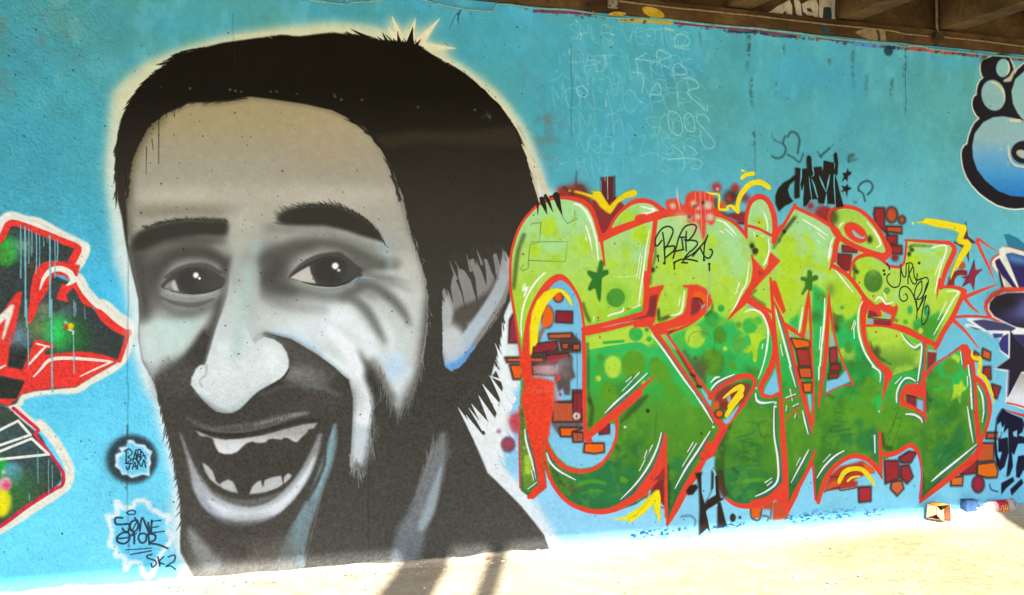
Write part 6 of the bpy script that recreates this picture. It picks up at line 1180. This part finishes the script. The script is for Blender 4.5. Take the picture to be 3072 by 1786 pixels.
# ---------------------------------------------------------------- the wall and its paintings
XL, XR = -14.0, 18.0
def wall():
    # front grid so the surface can be very slightly uneven
    w = bm_obj("x", box_bm(XL, XR, 0.0, .45, -.4, WALL_TOP), MP)
    bpy.data.objects.remove(w)
    vs = [(XL, 0, -.4), (XR, 0, -.4), (XR, 0, WALL_TOP), (XL, 0, WALL_TOP), (XL, .45, -.4), (XR, .45, -.4), (XR, .45, WALL_TOP), (XL, .45, WALL_TOP)]
    fs = [(0, 1, 2, 3), (5, 4, 7, 6), (3, 2, 6, 7), (4, 0, 3, 7), (1, 5, 6, 2), (4, 5, 1, 0)]
    o = mesh_obj("painted_wall", vs, fs, MP, uvwall=True)
    tagp(o, "long concrete wall under the bridge, sprayed blue with a huge grey portrait and green lettering", "wall")
    return o
WALL = wall()
def paintings():
    d = .0012
    P_ = sheet("painted_portrait", SHP["head"], d, WALL, label="huge smiling man's head in black, grey and white spray paint")
    sheet("hair", "A:128,1465 118,1290 130,1000 190,800 330,600 560,400 900,315 1460,268 1870,262 B:330,292 700,385 1080,625 1320,925 1470,1330 K:380,300 430,460 330,580 150,900 112,1300 D:1290,520 1200,470 1060,500 980,560 870,700 790,760 700,800 650,600 560,350 490,60 B:440,1260 350,1095 220,930 0,810 A:1500,765 1100,710 650,755 450,850 280,1060 205,1330 195,1465", d * 2, P_)
    F_ = sheet("face", SHP["face"], d * 2, P_)
    for n, k in (("eyebrow", "left_brow"), ("eyebrow", "right_brow"), ("eye", "left_eye"), ("eye", "right_eye"), ("nose", "nose"), ("mouth", "mouth"), ("ear", "ear")):
        sheet(n, SHP[k], d * 3, P_, s=1 if n in ("eye",) else 0)
    sheet("beard", "E:380,200 440,470 490,720 515,1000 520,1200 590,1340 900,1330 1260,1310 1400,1000 1480,700 1500,400 1400,150 1240,-10 1200,60 1010,162 850,300 740,288 600,150 480,60", d * 1.5, P_)
    L_ = sheet("green_lettering", SIL, d, WALL, label="five bulging green graffiti letters with thick red outlines")
    T = dict(c="K:118,1465 116,1100 160,900 230,720 330,580 560,440 850,440 1020,600 1110,860 1400,730 L:230,650 180,1130 P:150,550 560,1110 T:690,100 870,330 560,850 325,1270 300,1000 290,800 0,1050 S:1100,1130 800,1115 530,900 420,650 440,850 310,1010 200,930 180,500 O:230,1150 150,350",
             r="L:240,660 400,590 600,560 900,600 1130,710 1230,820 1330,1200 P:1290,150 1220,290 1270,300 1500,520 1550,850 1400,1250 1330,1200 1100,1160 T:870,330 600,0 P:180,560",
             i="L:1240,850 1240,650 1280,480 1400,420 1480,470 1550,600 1580,800 1520,940 1610,1110 1450,1240 1320,1150 1290,1000",
             m="L:1580,860 1770,500 M:400,920 550,990 760,1170 740,1465 Q:720,220 1080,570 1060,800 1120,1150 1300,1340 R:270,1310 U:1140,560 1160,900 900,785 700,930 605,1190 545,870 330,1300 0,1200 T:1000,1060 810,880 770,600 1000,150 P:1400,1250 1560,900 1540,600 1270,300",
             e="N:150,1140 165,1000 170,890 650,920 700,990 560,1380 820,1440 R:1170,130 870,770 870,900 1150,720 1240,880 1290,1080 1440,1300 V:1190,120 1080,480 515,1030 520,800 490,550 300,560 140,600 120,370 130,60 Q:1080,800 1090,590 930,350 980,140 1150,90 1340,220")
    for k in "crime": pass
    for k in ("c", "r", "i", "m", "e"): sheet("painted_letter", T[k], d * 2, L_)
    for p, up in BRICKS: sheet("painted_brick", p, d * (3.2 if up else 1.6), L_)
    for t in ["K:800,345 830,338 910,355 960,370 1010,385 1030,350 1075,335 1110,360 1150,430 1200,505 1290,410 1380,350 1470,322 1500,345 1505,385 1480,405 1380,425 1290,480 1240,560 1210,595 1180,585 1100,520 1050,450 1000,420 900,380 830,362",
              "N:285,680 340,672 380,638 500,650 700,690 820,715 835,760 790,870 840,870 885,920 880,970 800,1080 740,1180 690,1230 660,1310 645,1310 670,1200 740,1040 800,940 730,920 718,880 745,800 670,765 500,740 340,695",
              "O:325,890 322,600 350,420 400,300 480,210 580,165 640,168 700,185 760,250 800,350 780,358 720,270 660,210 620,225 520,330 450,480 420,620 410,760 385,800 355,805 348,890",
              "T:-60,1250 -40,1200 40,1150 140,1040 210,930 245,920 258,1000 250,1220 230,1220 190,1050 100,1150 20,1200"]:
        sheet("yellow_flash", t, d * 3.6, L_)
    for t in ["K:1090,1110 1140,1130 1125,1215 1195,1230 1115,1280 1105,1465 O:1105,280 1095,320 1065,270 1050,150 1000,185 970,190 1010,70 K:960,1250 975,1215 1060,1240", "Q:445,265 495,275 495,330 565,330 500,385 495,480 390,535 375,520 420,385 370,345 440,345",
              "P:1260,670 1360,665 1410,605 1410,680 1465,715 1385,760 1355,965 1310,960 1305,850 1215,870 1290,780", "R:1145,1080 1160,1150 1205,1190 1140,1240 1125,1375 1090,1290 1015,1335 1050,1230 1050,1145 1110,1145", "N:915,1105 930,1210 1000,1200 925,1290 910,1425 870,1350 790,1390 820,1310 770,1290 860,1260"]:
        sheet("painted_star", t, d * 3, L_)
    sheet("red_lettering", "H:-300,300 0,470 30,430 120,370 420,440 880,680 930,720 800,960 870,1060 1060,1320 I:1150,60 1410,260 1400,470 1330,660 980,880 600,975 230,1050 190,1130 420,1400 J:450,200 570,430 500,610 0,930 -300,1080", d, WALL, label="end of a dark green graffiti piece outlined in red and cream, at the left edge")
    B_ = sheet("blue_bubble_lettering", "Y:480,170 465,270 485,310 430,450 400,490 405,560 455,640 380,720 315,880 310,960 340,1100 520,1310 740,1372 1000,1340 1300,1300 1300,100 820,190 740,280 690,140 580,120", d, WALL, label="blue bubble letters with a thick black outline in the upper right corner")
    sheet("bubble", "Y:540,340 600,340 650,400 655,500 600,575 530,560 470,480 480,380", d * 2, B_, s=1); sheet("bubble", "Y:600,165 660,165 690,230 660,300 610,290 585,220", d * 2, B_, s=1)
    H_ = sheet("painted_hat", "N:1090,1120 1190,1030 1200,970 1300,950 1600,1050 1600,1440 R:1600,135 1900,90 1900,1450 1620,1350 1640,1010 1500,980 1660,860 1560,780 1400,600 1180,520 1210,420 1430,400 1390,310 1480,140 1590,120 1540,-40", d, WALL, label="purple striped top hat and black star painted at the right edge")
    sheet("star", "R:1675,530 1690,580 1900,800 1900,1010 1800,1010 1650,1290 1665,990 1520,970 1670,860", d * 2, H_)
    sheet("painted_badge", "J:1045,190 1090,190 1120,225 1190,230 1205,260 1250,285 1230,340 1240,380 1225,420 1230,490 1170,475 1080,505 1040,475 1000,480 985,440 940,405 950,380 945,310 1000,290 970,255 1040,245", d * 1.2, WALL, label="jagged blue badge lettered BABA JAM inside a black spray ring")
    sheet("painted_badge", "J:880,820 960,800 955,700 1040,750 1110,700 1210,710 1230,760 1390,820 1350,900 1400,1010 1440,1130 1430,1260 1240,1300 1150,1200 1030,1250 1020,1150 950,1140 900,1050 910,900", d * 1.2, WALL, label="white sprayed cloud outline round dark signatures near the wall foot")
    sheet("black_tag", "M:130,935 95,850 125,680 310,530 305,455 435,460 440,330 485,330 498,455 610,440 615,380 740,400 755,280 785,400 755,550 845,880 755,890 565,845 480,800 395,870 360,790 300,785 305,590 230,700 290,820", d * 1.2, WALL, label="blocky black tag above the green lettering")
    sheet("black_tag", "V:1215,420 1240,230 1290,145 1500,240 1503,480 1503,720 1420,800 1330,800 1270,740 1220,560", d * 3.8, WALL, label="dark navy script tag at the right edge, by the ground")
    sheet("black_tag", "T:585,765 655,755 645,800 650,950 680,1060 740,950 745,730 830,760 870,1000 890,1270 800,1290 800,1080 690,1130 735,1340 620,1360 630,1100 610,830", d * 3.8, WALL, label="tall dark brown tag standing below the red outline")
paintings()

# ---------------------------------------------------------------- bridge over the wall
POST_Y = -7.3
def bridge():
    br = bpy.data.objects.new("bridge_deck", None); COL.objects.link(br); br.location = (0, 0, 0)
    tagp(br, "brown concrete bridge deck with beams resting above the painted wall", "bridge")
    Lz = WALL_TOP + .002
    band_top = WALL_TOP + .115
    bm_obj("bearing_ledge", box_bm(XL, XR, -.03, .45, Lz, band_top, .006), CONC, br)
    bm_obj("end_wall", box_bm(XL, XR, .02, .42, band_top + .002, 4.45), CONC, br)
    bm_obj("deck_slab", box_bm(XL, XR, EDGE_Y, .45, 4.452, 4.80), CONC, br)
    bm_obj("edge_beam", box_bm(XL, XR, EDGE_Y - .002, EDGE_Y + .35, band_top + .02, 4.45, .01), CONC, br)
    # transverse beams, spaced from the three seen at the top right
    xa = on_plane(2507, 68, 0).x; xb = on_plane(2811, 95, 0).x; sp = xb - xa
    k = -16
    while xa + k * sp < XR - 1:
        x = xa + k * sp
        if x > XL + .5:
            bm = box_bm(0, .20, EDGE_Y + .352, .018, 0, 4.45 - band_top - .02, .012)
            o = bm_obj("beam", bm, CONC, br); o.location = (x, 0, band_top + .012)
            for v in o.data.vertices: v.co.x += v.co.y * -.06
        k += 1
    # worn white letters and paint marks on the end wall
    white = rough_mat("worn_white_spray", (.45, .41, .30), (.78, .74, .60), 18, .8, .2)
    for t in ["X:60,130 120,110 190,60 250,30 300,0 325,60 325,170 300,178 275,150 268,100 215,150 150,140", "X:345,0 385,0 410,50 410,110 425,178 395,184 362,130", "X:420,40 470,10 550,0 572,60 568,195 540,198 530,150 470,150 430,110", "X:585,-60 740,-60 738,218 695,215 698,80 680,68 620,70 612,190 578,196"]:
        sheet("painted_letter", t, .004, br, white, y=.02, uvw=False)
    sheet("painted_patch", "X:460,80 505,85 515,125 470,110", .005, br, CONC, y=.02, uvw=False)
    sheet("paint_drip", "X:620,75 690,75 700,150 690,215 675,225 620,200", .005, br, flat_mat("dark_teal_drip", (.02, .05, .06)), y=.02, uvw=False)
    sheet("paint_drip", "X:600,235 680,240 686,330 640,328 615,300", .004, br, bpy.data.materials["dark_teal_drip"], y=-.03, uvw=False)
    yel = flat_mat("ochre_yellow_spray", (.52, .36, .03), .8, .2, .3, 20)
    sheet("paint_splash", "W:1200,70 1240,60 1300,70 1360,100 1385,145 1300,148 1230,120", .004, br, yel, y=-.03, uvw=False, s=1)
    sheet("paint_splash", "W:920,118 980,102 1060,112 1040,132 940,132", .004, br, yel, y=-.03, uvw=False, s=1)
    sheet("paint_splash", "X:930,300 1060,270 1110,280 1130,380 1040,370 960,330", .004, br, rough_mat("faded_pale_spray", (.16, .12, .06), (.34, .29, .18), 30, .9, .2), y=-.03, uvw=False, s=1)
    sheet("paint_splash", "X:1150,290 1200,300 1215,390 1165,385", .004, br, bpy.data.materials["faded_pale_spray"], y=-.03, uvw=False)
    # posts at the deck edge: their shadows fall on the ground to the foot of the wall
    u = (math.sin(SUN_AZ) / math.cos(SUN_AZ))
    for (a, b, py, nm, lab, rr) in ((1196, 1344, 1698, "concrete_column", "round concrete column in the open just outside the bridge", None), (1467, 1523, 1672, "steel_post", "thin steel post in the open just outside the bridge", None)):
        pa, pb = on_ground(a, py), on_ground(b, py)
        pc = (pa + pb) / 2; dy = POST_Y - pc.y
        x = pc.x + dy * u; r = abs((pb.x - pa.x) - (pb.y - pa.y) * u) * math.cos(SUN_AZ) / 2
        bm = bmesh.new(); bmesh.ops.create_cone(bm, cap_ends=True, segments=32, radius1=r, radius2=r, depth=5.7)
        for v in bm.verts: v.co.z += 5.7 / 2 - .3
        o = bm_obj(nm, bm, CONC2 if "col" in nm else GALV, None, True); o.location = (x, POST_Y, 0)
        tagp(o, lab, "column" if "col" in nm else "post")
        bm = box_bm(-r * 1.5, r * 1.5, -r * 1.5, r * 1.5, 0.0, .04, .005); bm_obj("base_plate", bm, CONC2, o)
    p = on_ground(2996, 1541); x = p.x + (POST_Y - p.y) * u
    o = bm_obj("bridge_pier", box_bm(0, 2.2, -.28, .28, -.4, 5.4, .02), CONC2); o.location = (x, POST_Y, 0)
    tagp(o, "broad concrete pier in the open just outside the bridge", "pier")
EDGE_Y = -((WALL_TOP + .135 - .075) / math.tan(SUN_EL) * math.cos(SUN_AZ)) 
bridge()

def conduits():
    def run(name, segs, y, r, mat, label, cat, parent=None):
        root = None
        for s_ in segs:
            p = smooth(parse(s_), False, 3); pts = [on_plane(a, b, y) for a, b in p]
            pts = [Vector((v.x, v.y + .002 * math.sin(i * 1.7), v.z)) for i, v in enumerate(pts)]
            vs, fs = tube(pts, r, 8)
            o = mesh_obj(name, vs, fs, mat, parent, smoothf=True)
            if parent is None: tagp(o, label, cat)
            root = root or o
        return root
    run("cable", ["s:640,-40 1000,10 1060,8 1135,2 1200,-8 1270,0 1368,24 1459,33 1475,34 1500,12 W:300,70 560,82 780,112 790,128 1000,155 1200,148"], -.016, .006, CYAN, "cyan painted cable sagging along the top edge of the wall", "cable")
    run("pipe", ["W:1262,155 1400,166 1800,212 2100,236 2254,250 X:0,272 400,318 800,374 1200,406 1400,446"], -.018, .0085, CYAN, "thin turquoise pipe along the middle of the wall top", "pipe")
    run("pipe", ["X:1412,440 1480,430 1560,440 1650,465 1850,482 2200,520 2520,548 2900,600"], -.018, .0085, CYAN, "turquoise pipe with a kinked end, right part of the wall top", "pipe")
    c = run("conduit", ["W:1000,8 1400,58 1640,82 2000,118 2254,146 X:0,152 500,212 1000,264 1250,290 1400,322 1500,330 1630,345", ], -.04, .007, DRAB, "thin brown conduit fixed along the ledge, left of the junction box", "conduit")
    run("conduit", ["X:1745,350 2100,386 2520,440 2900,490"], -.04, .007, DRAB, "thin brown conduit fixed along the ledge, right of the junction box", "conduit")
    run("conduit", ["X:1690,-260 1694,100 1700,320"], -.03, .010, DRAB, "upright brown conduit dropping into the junction box", "conduit")
    jb = bpy.data.objects.new("junction_box", None); COL.objects.link(jb); q = on_plane(2272 + 1690 / 3.15, 358 / 3.15, -.035); jb.location = q
    tagp(jb, "rusty round junction box on the ledge where the conduits meet", "junction box")
    bm = bmesh.new(); bmesh.ops.create_cone(bm, cap_ends=True, segments=20, radius1=.043, radius2=.038, depth=.05, matrix=Matrix.Rotation(R(90), 4, 'X')); bmesh.ops.bevel(bm, geom=bm.edges[:], offset=.003, segments=1, affect='EDGES')
    bm_obj("body", bm, RUST, jb)
    bm = bmesh.new(); bmesh.ops.create_cone(bm, cap_ends=True, segments=20, radius1=.031, radius2=.034, depth=.012, matrix=Matrix.Translation((0, -.032, 0)) @ Matrix.Rotation(R(90), 4, 'X')); bm_obj("lid", bm, RUST, jb)
    for a in (0, 90, 180, 270):
        bm = bmesh.new(); bmesh.ops.create_cone(bm, cap_ends=True, segments=10, radius1=.010, radius2=.010, depth=.02, matrix=Matrix.Translation((.05 * math.cos(R(a)), 0, .05 * math.sin(R(a)))) @ Matrix.Rotation(R(90 - a), 4, 'Y')); bm_obj("nozzle", bm, RUST, jb)
    # clips
    for i_, (x, y) in enumerate([(1777 + 0, 42), (2142, 79), (2392, 113), (2708, 140), (2920, 158)]):
        q = on_plane(x, y, -.012); bm = box_bm(-.006, .006, -.016, .012, -.014, .014, .002); o = bm_obj("pipe_clip", bm, GALV); o.location = q
        tagp(o, ["leftmost grey clip of the wall top, at the left end of the turquoise pipe", "grey clip on the turquoise pipe, between the yellow paint and the white letters", "grey clip on the turquoise pipe, under the white letters on the beam", "grey clip where the two turquoise pipes meet, left of the junction box", "rightmost grey clip of the wall top, above the bubble lettering"][i_], "clip", "clips along the wall top pipe")
    # metal bracket on the ledge
    b = bpy.data.objects.new("metal_bracket", None); COL.objects.link(b); q = on_plane(1500 + 952 / 2.8175, 12, -.034); b.location = q
    tagp(b, "pale square metal bracket on the ledge above the yellow paint marks", "bracket")
    bm_obj("plate", box_bm(-.035, .035, -.008, .004, -.030, .03, .003), GALV, b); bm_obj("hook", box_bm(-.006, .010, -.034, -.009, -.01, .05, .002), GALV, b)
    for sx in (-.024, .024):
        bm = bmesh.new(); bmesh.ops.create_cone(bm, cap_ends=True, segments=6, radius1=.006, radius2=.006, depth=.008, matrix=Matrix.Translation((sx, -.012, -.018)) @ Matrix.Rotation(R(90), 4, 'X')); bm_obj("bolt", bm, RUST, b)
conduits()

# ---------------------------------------------------------------- litter at the foot of the wall
def bottle():
    r = bpy.data.objects.new("drinks_bottle", None); COL.objects.link(r)
    a = on_plane(2930, 1530, -.085); b = on_plane(3042, 1514, -.075)
    d = (b - a); L = d.length; r.location = a
    r.rotation_euler = d.to_track_quat('X', 'Z').to_euler(); L = min(L, .36)
    tagp(r, "clear plastic drinks bottle with red label lying against the foot of the wall", "bottle")
    k = L / .33
    prof = [(0.022, .0135), (.03, .0135), (.045, .016), (.07, .028), (.095, .040), (.115, .0455), (.135, .046), (.15, .0435), (.155, .0435), (.245, .0435), (.25, .0435), (.262, .046), (.29, .0465), (.305, .043), (.318, .045), (.328, .038), (.33, .020)]
    PLA, n, l, bs = new_mat("clear_scuffed_plastic"); bs.inputs['Base Color'].default_value = (.86, .80, .78, 1); bs.inputs['Roughness'].default_value = .18; bs.inputs['Transmission Weight'].default_value = .75; bs.inputs['IOR'].default_value = 1.3
    nz = N(n, "ShaderNodeTexNoise", Scale=40.0); bp = N(n, "ShaderNodeBump", Strength=.3, Distance=.003); l.new(nz.outputs[0], bp.inputs['Height']); l.new(bp.outputs[0], bs.inputs['Normal'])
    def lathe(name, prof, mat, seg=28, wob=0.0):
        vs, fs = [], []
        for i, (x, rr) in enumerate(prof):
            for s_ in range(seg):
                t = 2 * math.pi * s_ / seg; q = rr * (1 + wob * math.sin(t * 5 + x * 60)) * k
                vs.append((x * k, q * math.cos(t), q * math.sin(t)))
        for i in range(len(prof) - 1):
            for s_ in range(seg): fs.append((i * seg + s_, i * seg + (s_ + 1) % seg, (i + 1) * seg + (s_ + 1) % seg, (i + 1) * seg + s_))
        fs.append(tuple(range(seg))); fs.append(tuple((len(prof) - 1) * seg + s_ for s_ in range(seg))[::-1])
        return mesh_obj(name, vs, fs, mat, r, smoothf=True)
    lathe("body", prof, PLA, 28, .012)
    lathe("cap", [(0, .010), (.002, .0155), (.020, .0158), (.0218, .0155)], flat_mat("white_bottle_cap", (.8, .8, .78), .4))
    lab = lathe("label", [(.158, .0448), (.160, .0452), (.242, .0452), (.244, .0448)], flat_mat("red_bottle_label", (.42, .012, .03), .45, .5, .12))
    ye = flat_mat("yellow_label_print", (.80, .66, .05), .5)
    for line in ([(.172, -30), (.168, 0), (.178, 28), (.192, 30), (.196, 12), (.186, 2)], [(.176, -30), (.188, -36), (.196, -20), (.190, 4)], [(.200, -34), (.206, 0), (.214, 34)], [(.214, -34), (.222, -34), (.228, -10), (.220, 10), (.212, -4)], [(.232, 30), (.230, 0), (.236, -30)]):
        pts = [(x * k, -.0456 * k * math.sin(R(90 + t - 10)) * 1.0, .0456 * k * math.cos(R(90 + t - 10)) * -1) for x, t in line]
        vs, fs = tube(pts, .0026, 5); mesh_obj("print", vs, fs, ye, lab)
bottle()

def carton():
    r = bpy.data.objects.new("torn_carton", None); COL.objects.link(r)
    p = on_plane(2814, 1553, -.09); r.location = (p.x, -.09, max(.004, p.z - .01)); r.rotation_euler = (0, R(7), R(12)); r.scale = (.78, .8, .80)
    tagp(r, "torn orange and cream cardboard carton lying open against the wall foot", "carton")
    OR = rough_mat("orange_printed_card", (.50, .16, .01), (.62, .34, .06), 14, .7, .3); CR = rough_mat("cream_card", (.34, .20, .13), (.52, .38, .25), 16, .8, .3); BR = rough_mat("brown_card_inside", (.10, .03, .012), (.20, .07, .025), 16, .85, .3)
    def slab(name, pts, mat, th=.003):
        pts = [Vector(q) for q in pts]; n = (pts[1] - pts[0]).cross(pts[2] - pts[0]).normalized() * th
        vs = pts + [q - n for q in pts]; m = len(pts)
        fs = [tuple(range(m)), tuple(range(m, 2 * m))[::-1]] + [(i, i + m, (i + 1) % m + m, (i + 1) % m) for i in range(m)]
        return mesh_obj(name, vs, fs, mat, r)
    slab("front_panel", [(-.105, -.06, .06), (-.10, -.07, .035), (-.05, -.075, .0), (-.012, -.075, -.004), (-.008, -.06, .10), (-.045, -.055, .085), (-.10, -.05, .12)], CR)
    slab("top_panel", [(-.11, -.055, .125), (-.04, -.058, .150), (.07, -.06, .142), (.10, .03, .125), (-.02, .05, .15), (-.10, .04, .135)], OR)
    slab("back_panel", [(-.10, .045, 0), (.10, .03, 0), (.10, .03, .122), (-.02, .052, .148), (-.10, .045, .132)], BR)
    slab("side_panel", [(.09, -.065, 0), (.105, .03, 0), (.105, .03, .12), (.078, -.062, .14), (.072, -.07, .03)], OR)
    slab("side_panel", [(-.11, -.055, .045), (-.105, .045, .0), (-.105, .045, .13), (-.112, -.052, .122)], CR)
    slab("flap", [(.0, -.062, .010), (.07, -.085, -.002), (.076, -.064, .125), (.018, -.06, .118)], BR)
    slab("bottom_panel", [(-.05, -.07, .001), (.09, -.065, .001), (.10, .03, .001), (-.10, .045, .001)], CR)
carton()

def blue_box():
    r = bpy.data.objects.new("blue_box", None); COL.objects.link(r); p = on_plane(2909, 1508, -.045); r.location = (p.x, -.045, .048); r.rotation_euler = (0, 0, R(-6))
    tagp(r, "small crushed blue box behind the neck of the bottle", "box")
    BL = rough_mat("faded_blue_card", (.015, .05, .17), (.06, .14, .30), 20, .7, .3); DK = flat_mat("dark_open_end", (.03, .035, .05), .8)
    bm = box_bm(-.055, .05, -.035, .035, 0, .088, .004)
    for v in bm.verts: v.co.x += rng.normal(0, .002); v.co.z += rng.normal(0, .002) * (v.co.z > .02)
    bm_obj("body", bm, BL, r); bm_obj("end_flap", box_bm(.052, .062, -.033, .033, .008, .06, .002), DK, r)
    bm_obj("lid", box_bm(-.057, .05, -.037, .037, .090, .096, .002), BL, r)
blue_box()

def stone_mesh(name, sx, sy, sz, seed, sub=2):
    bm = bmesh.new(); bmesh.ops.create_icosphere(bm, subdivisions=sub, radius=1); rr = np.random.default_rng(seed)
    ph = rr.uniform(0, 6, 6)
    for v in bm.verts:
        n = 1 + .16 * math.sin(v.co.x * 2.3 + ph[0]) + .14 * math.sin(v.co.y * 2.9 + ph[1]) + .1 * math.sin(v.co.z * 4 + ph[2]) + rr.normal(0, .05)
        v.co = Vector((v.co.x * sx * n, v.co.y * sy * n, v.co.z * sz * n))
    me = bpy.data.meshes.new(name); bm.to_mesh(me); bm.free(); return me
LIME = rough_mat("pale_lime_stone", (.45, .40, .30), (.74, .70, .60), 60, .9, .5)
STONE = rough_mat("dusty_brown_stone", (.30, .23, .13), (.55, .46, .32), 50, .9, .5)
def litter():
    PB = flat_mat("green_plastic", (.03, .50, .16), .4, .5); p = on_ground(167, 1777)
    bm = bmesh.new(); bmesh.ops.create_cone(bm, cap_ends=True, segments=18, radius1=.016, radius2=.0145, depth=.018); bmesh.ops.bevel(bm, geom=bm.edges[:], offset=.0012, segments=1, affect='EDGES')
    o = bm_obj("bottle_cap", bm, PB); o.location = (p.x, p.y, .014); o.rotation_euler = (R(60), R(20), 0); tagp(o, "green plastic bottle cap on the ground at the lower left corner", "bottle cap")
    p = on_ground(1463, 1684); bm = box_bm(-.016, .016, -.009, .009, 0, .004, .001)
    for v in bm.verts: v.co.z += v.co.x * .3
    o = bm_obj("plastic_scrap", bm, flat_mat("orange_plastic", (.80, .30, .03), .5)); o.location = (p.x, min(p.y, -.03), .022); o.rotation_euler = (0, 0, R(15)); tagp(o, "small orange plastic scrap at the wall foot between the two shadows", "scrap")
    for i, (px, py, w, lab) in enumerate([(2715, 1781, .07, "white paper scrap on the ground at the bottom edge, left one of two"), (2760, 1783, .05, "white paper scrap on the ground at the bottom edge, right one of two"), (2500, 1751, .085, "flat white stone chip on the sunlit ground near the bottom edge"), (2352, 1596, .05, "pale crumb of mortar at the wall foot below the lettering")]):
        p = on_ground(px, py); me = stone_mesh("paper_scrap" if "paper" in lab else "stone_chip", w * .5, w * .32, .006, i + 5)
        me.materials.append(LIME); o = bpy.data.objects.new(me.name, me); COL.objects.link(o); o.location = (p.x, p.y, .010); tagp(o, lab, "scrap" if "paper" in lab else "stone")
    # blue paint flakes fallen on the wall foot
    fl = flat_mat("blue_paint_flake", (.05, .16, .42), .7); 
    # small stones scattered over the ground: countless, one object
    rr = np.random.default_rng(21)
    base = [stone_mesh("s", 1, 1, .7, i, 1) for i in range(5)]
    cos = []
    for m in base:
        c = np.empty(len(m.vertices) * 3); m.vertices.foreach_get("co", c); cos.append((c.reshape(-1, 3), [tuple(q.vertices) for q in m.polygons]))
    for nm, mat, n, smin, smax, sd in (("pebbles", STONE, 2600, .0025, .009, 1), ("lime_crumbs", LIME, 1700, .003, .017, 2)):
        vs, fs = [], []; off = 0
        for _ in range(n):
            y = -abs(rr.exponential(1.1)) - .01 if rr.random() < .7 else -rr.uniform(.01, .25); x = rr.uniform(-4, 6)
            if y < -3.2: continue
            c, f = cos[rr.integers(5)]; s_ = smin + (smax - smin) * rr.random() ** 3; a = rr.uniform(0, 6.28)
            q = c * s_ * [1, rr.uniform(.6, 1), rr.uniform(.4, .9)]; ca, sa = math.cos(a), math.sin(a)
            q = np.stack([q[:, 0] * ca - q[:, 1] * sa + x, q[:, 0] * sa + q[:, 1] * ca + y, q[:, 2] + s_ * .3 + max(0, .02 * math.exp(y / .07))], 1)
            vs.append(q); fs += [tuple(k + off for k in t) for t in f]; off += len(q)
        o = mesh_obj(nm, np.vstack(vs), fs, mat, smoothf=False); tagp(o, "small pebbles strewn over the dusty ground" if nm == "pebbles" else "pale lime and mortar crumbs strewn near the wall foot", "pebbles" if nm == "pebbles" else "crumbs", kind="stuff")
    for m in base: bpy.data.meshes.remove(m)
litter()
